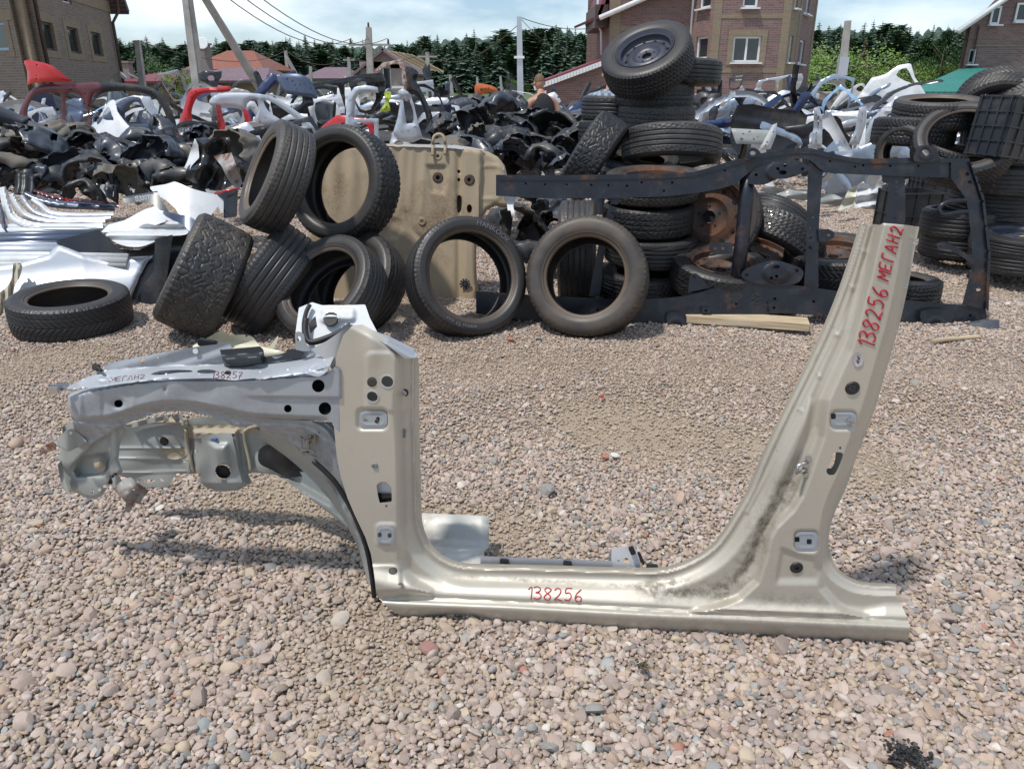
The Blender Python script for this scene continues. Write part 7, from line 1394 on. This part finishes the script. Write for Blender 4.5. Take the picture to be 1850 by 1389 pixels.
p3 = pole('tall concrete pole with crossarm and three insulators near the centre', 666, 50, 670, 160, 42, .34, (2.1, .8), 0, 3)
p4 = pole('slim metal pole left of the lean-to roof', 938, 31, 940, 165, 26, .20, metal=True)
mb = MB(); mb.box(at(938, 104, 25.9), (.32, .08, .07)); _o = mb.build('bracket_arm', M_PVC, None); _o.parent = [o for o in bpy.data.objects if o.name.startswith('utility_pole')][-1]
p5 = pole('leaning concrete pole with grey box before the pale green trees', 1532, 38, 1517, 165, 27, .22)
mb = MB(); mb.box(at(1522, 120, 26.8), (.3, .2, .55)); _o = mb.build('junction_box', M_LSILV, None); _o.parent = [o for o in bpy.data.objects if o.name.startswith('utility_pole')][-1]
p6 = pole('far pole with strut left of the dark roofed house', 516, 92, 521, 142, 70, .3, ins=2)
mb = MB(); a = at(518, 104, 70); mb.beam(a, at(537, 138, 70), .25, .25, (0, 1, 0)); _o = mb.build('strut', M_CONC, None); _o.parent = [o for o in bpy.data.objects if o.name.startswith('utility_pole')][-1]
p7 = pole('far pole beside the dark roofed house', 561, 120, 562, 160, 62, .25); p8 = pole('far pole between the two distant gable houses', 630, 104, 633, 158, 66, .3, (.9, .2)); p9 = pole('pole at the right edge of the half built house', 772, 95, 774, 160, 52, .3, (1.2, .25), 0, 2)
p10 = pole('white short pole before the forest, right of the half built house', 813, 135, 816, 162, 60, .25); p11 = pole('low pole with strut in the forest gap left of the slim metal pole', 862, 140, 863, 162, 64, .22); p12 = pole('low pole right behind the heaps before the forest', 904, 138, 906, 162, 64, .22)
def wire(label, a, b_, sag=.6, r=.012):
    mb = MB(); n = 14; mb.tube([a.lerp(b_, k/n)-Vector((0, 0, sag*4*(k/n)*(1-k/n))) for k in range(n+1)], r, 5); o = mb.build('wire', M_SOFF, None, True); tag(o, label, 'wire')
A0 = at(335, -50, 21)
for k, lb in enumerate(('uppermost wire from the big pole to the crossarm pole', 'middle wire from the big pole to the crossarm pole', 'lowest wire from the big pole to the crossarm pole')): wire(lb, at(400+k*30, -12, 24), p3+Vector(((k-1)*.9, 0, -.5)), .7, .016)
wire('wire from the half built house pole up to the slim metal pole', p9, p4+Vector((0, 0, -.2)), .8); wire('wire from the slim metal pole towards the brick house', p4, at(1090, 48, 31), .2); wire('thin wire crossing down from the slim metal pole in front of the forest', p4, at(1040, 100, 40), .3, .01)
wire('horizontal wire before the pale green trees', at(1462, 115, 31), at(1660, 120, 40), .2, .014); wire('lower horizontal wire before the pale green trees', at(1462, 133, 31), at(1660, 135, 40), .2, .014)
wire('long wire across the forest from the lamp pole to the far strut pole', p2, p6, .8, .02); wire('wire between the far strut pole and the pole near the gable house', p6, p8, .8, .02); wire('wire between the gable house pole and the half built house pole', p8, p9, .5, .02)
# ================================================================== trees
def leafmat(name, c1, c2):
    m, t, b = mat_new(name); oi = N(t, 'ShaderNodeObjectInfo'); n = noise(t, .9, 5, .6); n2 = mixc(t, n, c1, c2)
    setc(t, b, mixc(t, oi.outputs['Random'], n2, tuple(c*1.35 for c in c1))); b.inputs['Roughness'].default_value = .65; return m
M_SPR = leafmat('spruce_needles', (.075, .125, .085), (.12, .185, .11)); M_PINE = leafmat('pine_needles', (.09, .15, .085), (.14, .21, .11)); M_BIR = leafmat('young_birch_leaves', (.10, .17, .03), (.19, .27, .06)); M_DEC = leafmat('dark_leaves', (.03, .07, .015), (.06, .12, .03))
M_DEAD = leafmat('dead_needles', (.10, .05, .03), (.14, .08, .05))
M_BARK = simple('bark', (.12, .09, .07), .9)
def conifer(seed, pine=False):
    r_ = random.Random(seed); V = []; Fc = []; H_ = 1.0
    lv = 30
    for i in range(lv):
        f = i/lv; z = .12+.88*f if not pine else .35+.63*f
        rad = (.175*(1-f)**.85+.006)*r_.uniform(.75, 1.15) if not pine else .15*math.sin(math.pi*min(1, (1-f)*.85+.12))*r_.uniform(.6, 1.2)
        k = int(6+22*(1-f)) if not pine else 20
        for j in range(k):
            a = r_.uniform(0, 6.283); d = Vector((math.cos(a), math.sin(a), 0)); s_ = Vector((-d.y, d.x, 0)); rr = rad*r_.uniform(.6, 1.15); dr = -rr*r_.uniform(.15, .6) if not pine else rr*r_.uniform(-.2, .3)
            for q in range(3):
                t0 = q/3; b0 = d*rr*t0+Vector((0, 0, z+dr*t0)); w_ = rr*r_.uniform(.22, .42)*(1.15-t0*.5); e = b0+d*rr*.5+s_*r_.uniform(-.4, .4)*rr*.6+Vector((0, 0, dr*.5+r_.uniform(-.012, .012)))
                n = len(V); V += [tuple(b0-s_*w_+Vector((0, 0, r_.uniform(-.012, .006)))), tuple(b0+s_*w_+Vector((0, 0, r_.uniform(-.012, .006)))), tuple(e)]; Fc.append((n, n+1, n+2))
    V += [(.003, 0, .98), (-.003, 0, .98), (0, 0, 1.015), ]; n = len(V); Fc.append((n-3, n-2, n-1))
    return mesh('crown', V, Fc, False)
def leafy(seed, n=1500, asp=1.3):
    r_ = random.Random(seed); V = []; Fc = []; cl = [(Vector((r_.gauss(0, .22), r_.gauss(0, .22), .35+r_.random()*.5)), r_.uniform(.12, .24)) for _ in range(16)]
    for i in range(n):
        c, rr = r_.choice(cl); p = c+Vector((r_.gauss(0, 1), r_.gauss(0, 1), r_.gauss(0, 1))).normalized()*rr*(r_.random()**.35); s_ = r_.uniform(.008, .022)
        u_ = Vector((r_.gauss(0, 1), r_.gauss(0, 1), r_.gauss(0, 1))).normalized(); v_ = u_.orthogonal().normalized(); n_ = len(V)
        V += [tuple(p+u_*s_), tuple(p+v_*s_*.8), tuple(p-u_*s_), tuple(p-v_*s_*.8)]; Fc.append((n_, n_+1, n_+2, n_+3))
    return mesh('crown', V, Fc, False)
SPM = [conifer(i) for i in range(5)]; PNM = [conifer(20+i, True) for i in range(3)]; LFM = [leafy(40+i, 1900) for i in range(4)]
for m_ in SPM: m_.materials.append(M_SPR)
for m_ in PNM: m_.materials.append(M_PINE)
for m_ in LFM: m_.materials.append(M_DEC)
mb = MB(); mb.tube([(0, 0, -.02), (.004, 0, .5), (0, 0, .97)], [.014, .009, .002], 7); TRK = mesh('trunk', mb.V, mb.F, True); TRK.materials.append(M_BARK)
def limbed(seed):
    r_ = random.Random(seed); mb = MB(); mb.tube([(0, 0, -.02), (.01, .01, .35), (0, .02, .75)], [.022, .015, .004], 7)
    for k in range(7): a = r_.uniform(0, 6.28); z = .2+.07*k; mb.tube([(0, 0, z), (math.cos(a)*.12, math.sin(a)*.12, z+.10), (math.cos(a)*.25, math.sin(a)*.25, z+.22)], [.010, .006, .002], 5)
    return mesh('trunk', mb.V, mb.F, True)
TRL = limbed(3); TRL.materials.append(M_BARK)
def tree(name, label, x, y, h, me, trunk, group, sx=1.0, mat=None):
    t = thing(name, label, 'tree', (x, y, -.1), (0, 0, r_.uniform(0, 6.28)), group); t.scale = (h*sx, h*sx, h)
    c = link('crown', me, t); link('trunk', trunk, t)
    if mat:
        c.material_slots[0].link = 'OBJECT'; c.material_slots[0].material = mat
    return t
r_ = random.Random(5)
topv = lambda u: np.interp(u, [180, 260, 330, 400, 470, 540, 600, 660, 720, 780, 840, 900, 960, 1010, 1060, 1120, 1460, 1500, 1560, 1600, 1650, 1700, 1750, 1860], [60, 66, 78, 70, 62, 68, 72, 70, 68, 62, 54, 56, 52, 38, 50, 52, 48, 38, 42, 34, 48, 36, 46, 50])
rows = ((118, 72, 16, 'front'), (132, 72, 10, 'second'), (146, 72, 5, 'third'), (162, 66, 0, 'rear'))
zl = lambda u: next(n for a, n in ((280, 'beside the left brick house'), (350, 'left of the concrete pole'), (410, 'behind the orange roof'), (480, 'right of the orange roof'), (560, 'by the far strut pole'), (625, 'above the pale gable house'), (670, 'left of the crossarm pole'), (740, 'behind the half built house'), (800, 'right of the half built house'), (870, 'left of the slim pole'), (935, 'just left of the slim pole'), (1000, 'right of the slim pole'), (1110, 'above the lean-to roof'), (1440, 'hidden by the big brick house'), (1500, 'right of the big brick house'), (1545, 'behind the leaning pole'), (1600, 'above the birches'), (1660, 'right of the birches'), (1720, 'left of the right house'), (3000, 'behind the right house')) if u < a)
for Yr, n_, dv_, rn in rows:
    for i in range(n_):
        u = 190+1690*(i+r_.random()*.9)/n_; 
        if 1130 < u < 1440 and (i % 3): continue
        Y = Yr+r_.uniform(-5, 5); v = topv(u)+dv_+r_.uniform(-7, 16)*(1.0); zt = at(u, v, Y).z; x = at(u, v, Y).x; pine = r_.random() < .28
        nm = 'pine_tree' if pine else 'spruce_tree'
        tree(nm, f"{'tall' if zt > 10.2 else 'mid height' if zt > 8.8 else 'low'} {'rounded mid green pine' if pine else 'pointed dark green spruce'} in {rn} forest row {zl(u)}", x, Y, zt+.1, r_.choice(PNM if pine else SPM), TRK, 'forest trees behind the yard', r_.uniform(1.4, 2.1)*(1.15 if u < 600 else 1))
for i, (lb, u, vt, Y, sx, mt, nm) in enumerate((('light green birch left of the leaning pole at the right', 1490, 78, 62, 1.0, M_BIR, 'birch_tree'), ('broad light green birch behind the leaning pole', 1535, 74, 60, 1.1, M_BIR, 'birch_tree'), ('rounded light green birch right of the leaning pole', 1585, 86, 60, 1.05, M_BIR, 'birch_tree'), ('light green bush at the right end of the birch group', 1618, 118, 58, 1.2, M_BIR, 'birch_tree'), ('low light green bush left of the leaning pole', 1462, 112, 58, 1.2, M_BIR, 'birch_tree'),
        ('green leafy tree on the slope left of the right house', 1712, 58, 110, .9, M_DEC, 'leafy_tree'), ('mid green leafy tree above the green roof', 1690, 105, 90, 1.0, M_BIR, 'leafy_tree'), ('small green bush left of the concrete pole', 328, 122, 45, 1.1, M_BIR, 'leafy_tree'), ('dark leafy tree right of the left brick house', 262, 92, 80, 1.1, M_DEC, 'leafy_tree'), ('small leafy tree before the left forest edge', 295, 108, 70, 1.1, M_DEC, 'leafy_tree'), ('small bright bush right of the forest gap by the slim pole', 928, 138, 70, 1.1, M_BIR, 'leafy_tree'), ('leafy tree on the far slope between the birches and the spruces', 1655, 95, 100, 1.0, M_DEC, 'leafy_tree'), ('green bush low before the orange roofed house', 300, 134, 50, 1.2, M_DEC, 'leafy_tree'))):
    p = at(u, vt, Y); tree(nm, lb, p.x, Y, p.z+.1, LFM[i % 4], TRL, None, sx*(1.2 if mt == M_BIR and u > 1400 else .95), mt)
p = at(1567, 62, 105); tree('dead_spruce', 'reddish dead spruce among the green ones right of the brick house', p.x, 105, p.z, SPM[2], TRK, None, .9, M_DEAD)
# ---- far wooded hill behind
hv = []; us = np.linspace(-400, 2300, 500)
for i, u in enumerate(us):
    for k, (dy, f) in enumerate(((0, 0), (40, .7), (90, 1))): p = at(u, topv(min(max(u, 180), 1860))+16+3*math.sin(u*.31)+3*math.sin(u*.83), 260+dy); hv.append((p.x, p.y, -.5+f*(p.z+.5)))
hl = link('wooded_hill', mesh('wooded_hill', np.array(hv), gridF(500, 3), True), None, simple('far_forest', (.04, .07, .055), .9, .15, .7, .9, 1.5)); tag(hl, 'dark wooded rise closing the view behind the forest', kind='structure')
# ================================================================== people
M_SKIN = simple('sunburnt_skin', (.42, .22, .15), .55, 6, .12, .1); M_HAIR = simple('short_brown_hair', (.13, .08, .04), .8, 40, .3); M_TANK = simple('black_cotton', (.012, .012, .014), .85, 20, .3); M_TROU = simple('dark_trousers', (.03, .035, .05), .85, 12, .3)
m, t, b = mat_new('checked_cotton'); tcn = N(t, 'ShaderNodeTexCoord'); ck = N(t, 'ShaderNodeTexChecker'); ck.inputs['Scale'].default_value = 28; t.links.new(tcn.outputs['Object'], ck.inputs[0]); ck.inputs[1].default_value = (.28, .33, .38, 1); ck.inputs[2].default_value = (.10, .14, .19, 1); setc(t, b, ck.outputs[0]); b.inputs['Roughness'].default_value = .85; M_CHECK = m
def skin(name, verts, edges, radii, mat, parent, sub=2, root=0):
    me = bpy.data.meshes.new(name); me.from_pydata([Vector(v) for v in verts], edges, []); o = link(name, me, parent); o.modifiers.new('s', 'SKIN')
    if len(me.skin_vertices) == 0:
        bpy.context.view_layer.update(); bpy.context.view_layer.objects.active = o; o.select_set(True); bpy.ops.mesh.customdata_skin_add()
    for i, r_ in enumerate(radii): me.skin_vertices[0].data[i].radius = r_ if hasattr(r_, '__len__') else (r_, r_)
    me.skin_vertices[0].data[root].use_root = True; o.modifiers['s'].use_smooth_shade = True; sb = o.modifiers.new('d', 'SUBSURF'); sb.levels = sub; sb.render_levels = sub; me.materials.append(mat); return o
def person(label, loc, rz, armL, armR, top, lean=.0, shirt=None, head_turn=(0, 0)):
    t = thing('person', label, 'person', loc, (0, 0, rz))
    # seen from behind: +y faces away from the viewer (the way he looks)
    z = Vector
    J = [(0, 0, .98), (0, .01, 1.12), (0, .04, 1.30), (0, .09, 1.44), (0, .13, 1.52), (0, .17, 1.60), (.11, 0, .92), (.12, .03, .50), (.12, -.01, .09), (.13, .14, .04), (-.11, 0, .92), (-.12, .03, .50), (-.12, -.01, .09), (-.13, .14, .04),
         (.20, .08, 1.41), armR[0], armR[1], (-.20, .08, 1.41), armL[0], armL[1]]
    Ed = [(0, 1), (1, 2), (2, 3), (3, 4), (4, 5), (0, 6), (6, 7), (7, 8), (8, 9), (0, 10), (10, 11), (11, 12), (12, 13), (3, 14), (14, 15), (15, 16), (3, 17), (17, 18), (18, 19)]
    Rd = [(.15, .115), (.145, .11), (.17, .12), (.12, .09), .058, .06, .095, .06, .042, .04, .095, .06, .042, .04, .068, .05, .032, .068, .05, .032]
    skin('body', J, Ed, Rd, M_SKIN, t)
    # head
    bm = bmesh.new(); bmesh.ops.create_uvsphere(bm, u_segments=24, v_segments=18, radius=1)
    for v in bm.verts:
        p = v.co; y = p.y; s_ = 1-.18*max(0, -p.z); v.co = Vector((p.x*.078*s_, p.y*.098*(1-.06*max(0, -p.z)), p.z*.118))
        if y > .85 and -.35 < p.z < .1: v.co.y += .018
    hm = bpy.data.meshes.new('head'); bm.to_mesh(hm); bm.free(); [setattr(p, 'use_smooth', True) for p in hm.polygons]
    hd = link('head', hm, t, M_SKIN); hd.location = (0, .20, 1.68); hd.rotation_euler = (-.25+head_turn[1], 0, head_turn[0])
    for s_ in (-1, 1):
        mb = MB(); mb.disc((s_*.078, -.005, -.01), (s_, -.2, 0), .026, .012, 12, .02); mb.build('ear', M_SKIN, hd, True)
        mb = MB(); mb.disc((s_*.03, .093, .01), (0, 1, 0), .012, .004, 10); mb.build('eye', M_VOID, hd)
    mb = MB(); mb.disc((0, .095, -.055), (0, 1, 0), .022, .003, 10); mb.build('mouth', M_MAROON, hd)
    bm = bmesh.new(); bmesh.ops.create_uvsphere(bm, u_segments=24, v_segments=14, radius=1)
    for v in list(bm.verts): v.co = Vector((v.co.x*.083, v.co.y*.102-.006, v.co.z*.122+.004))
    bmesh.ops.delete(bm, geom=[v for v in bm.verts if v.co.z < (.045 if v.co.y > .02 else -.01)], context='VERTS'); hm = bpy.data.meshes.new('hair'); bm.to_mesh(hm); bm.free(); [setattr(p, 'use_smooth', True) for p in hm.polygons]; link('hair', hm, hd, M_HAIR)
    # hands
    for (el, wr) in (armR, armL):
        el, wr = Vector(el), Vector(wr); d = (wr-el).normalized(); sd_ = d.orthogonal().normalized(); V = [wr, wr+d*.07]; E = [(0, 1)]; Rr = [(.028, .02), (.036, .018)]
        for k in range(4): q = wr+d*.085+sd_*(k-1.5)*.021; V += [q, q+d*(.035-.004*abs(k-1.4))+Vector((0, .01, -.006)), q+d*(.06-.008*abs(k-1.4))+Vector((0, .02, -.02))]; n = len(V); E += [(1, n-3), (n-3, n-2), (n-2, n-1)]; Rr += [.009, .0085, .0075]
        q = wr+d*.03-sd_*.04; V += [q, q+d*.04-sd_*.012]; n = len(V); E += [(0, n-2), (n-2, n-1)]; Rr += [.011, .009]; skin('hand', V, E, Rr, M_SKIN, t, 1)
    if shirt:
        skin('shirt', [(0, 0, .84), J[1], J[2], (0, .08, 1.43), J[14], armR[0], armR[1], J[17], armL[0], armL[1], (0, .115, 1.53)], [(0, 1), (1, 2), (2, 3), (3, 4), (4, 5), (5, 6), (3, 7), (7, 8), (8, 9), (3, 10)], [(.185, .15), (.18, .145), (.205, .155), (.17, .135), .105, .075, .055, .105, .075, .055, .075], shirt, t)
    else:
        skin('tank_top', [(0, 0, .84), J[1], J[2], (0, .07, 1.40), (.075, .09, 1.53), (-.075, .09, 1.53)], [(0, 1), (1, 2), (2, 3), (3, 4), (3, 5)], [(.18, .145), (.178, .142), (.20, .155), (.155, .145), (.055, .085), (.055, .085)], M_TANK, t)
    skin('trousers', [(0, 0, 1.03), (0, 0, .95), (J[6][0], 0, .86), J[7], (J[8][0], J[8][1], .10), (J[10][0], 0, .86), J[11], (J[12][0], J[12][1], .10)], [(0, 1), (1, 2), (2, 3), (3, 4), (1, 5), (5, 6), (6, 7)], [(.16, .13), (.168, .135), .115, .085, .075, .115, .085, .075], M_TROU, t)
    return t
Yp = 12.2; q = at(975, 133, Yp)
person('man in black tank top seen from behind among the parts, head bowed left', (at(983, 190, Yp).x, Yp, at(983, 134, Yp).z-1.80), .35, ((-.30, .10, 1.15), (-.28, .30, .98)), ((.29, .02, 1.13), (.24, .14, .88)), None)
Yp = 8.6
P2 = person('man in grey checked shirt half hidden behind the tall tyre pile', (at(1108, 190, Yp).x, Yp, at(1100, 112, Yp).z-1.80), .1, ((-.31, .02, 1.18), (-.34, -.02, .92)), ((.28, .05, 1.15), (.26, .2, .95)), None, shirt=M_CHECK)

# ================================================================== litter on the gravel
def shards(name, label, cat, u, v, n, s, spread, mat, flatz=.4, seed=1):
    q = random.Random(seed); c = gp(u, v, .012); mb = MB()
    for k in range(n):
        p = Vector((q.gauss(0, spread), q.gauss(0, spread), q.uniform(0, .008)+.004)); d = Vector((q.uniform(.4, 1)*s, q.uniform(.3, .9)*s, q.uniform(.2, .7)*s*flatz)); mb.box(p, d, Matrix.Rotation(q.uniform(0, 3), 3, 'Z') @ Matrix.Rotation(q.uniform(-.6, .6), 3, 'X'))
    o = mb.build(name, mat); o.location = c; return tag(o, label, cat)
shards('tar_clump', 'black flaky tar clump on gravel at the lower right', 'debris', 1640, 1368, 160, .009, .020, M_RUBBLK, .5, 3)['kind'] = 'stuff'
shards('moss_tuft', 'small dark dried moss tuft on gravel below the sill', 'debris', 1157, 1206, 80, .005, .010, simple('dried_moss', (.07, .055, .03), .9), .6, 4)['kind'] = 'stuff'
for (nm, lb, u, v, s, mt, sd_) in (('red_plastic_shard', 'small bright red plastic shard on gravel behind the sill', 1087, 727, .022, M_RED, 5), ('brick_chip', 'round orange brick chip beside a white stone in the middle', 1094, 809, .026, simple('brick_chip', (.42, .16, .09), .85), 6), ('reddish_stone', 'reddish flat stone on gravel below the front of the sill', 775, 1158, .05, simple('reddish_stone', (.30, .16, .14), .85), 7), ('white_stone', 'chalky white stone beside the orange brick chip', 1112, 806, .034, M_CHALK if False else simple('white_stone', (.6, .58, .54), .85), 8), ('brick_chip', 'orange brick chip on gravel before the lettered tyre', 922, 617, .035, MATS.get('brick_chip') or simple('brick_chip2', (.42, .16, .09), .85), 9), ('wood_splinter', 'thin pale wood splinter lying on gravel left of centre', 930, 800, .012, M_WOOD, 10)):
    q = random.Random(sd_); bm = bmesh.new(); bmesh.ops.create_icosphere(bm, subdivisions=2, radius=s/2)
    for v_ in bm.verts: v_.co = Vector((v_.co.x*(6 if 'splinter' in nm else 1.2), v_.co.y*.9, v_.co.z*.55))*(1+q.uniform(-.12, .12))
    me = bpy.data.meshes.new(nm); bm.to_mesh(me); bm.free(); o = link(nm, me, None, mt); o.location = gp(u, v, .02)+Vector((0, 0, float(hgt(gp(u, v).x, gp(u, v).y)))); o.rotation_euler = (0, 0, q.uniform(0, 3)); tag(o, lb, 'stone' if 'stone' in nm or 'chip' in nm else 'debris')
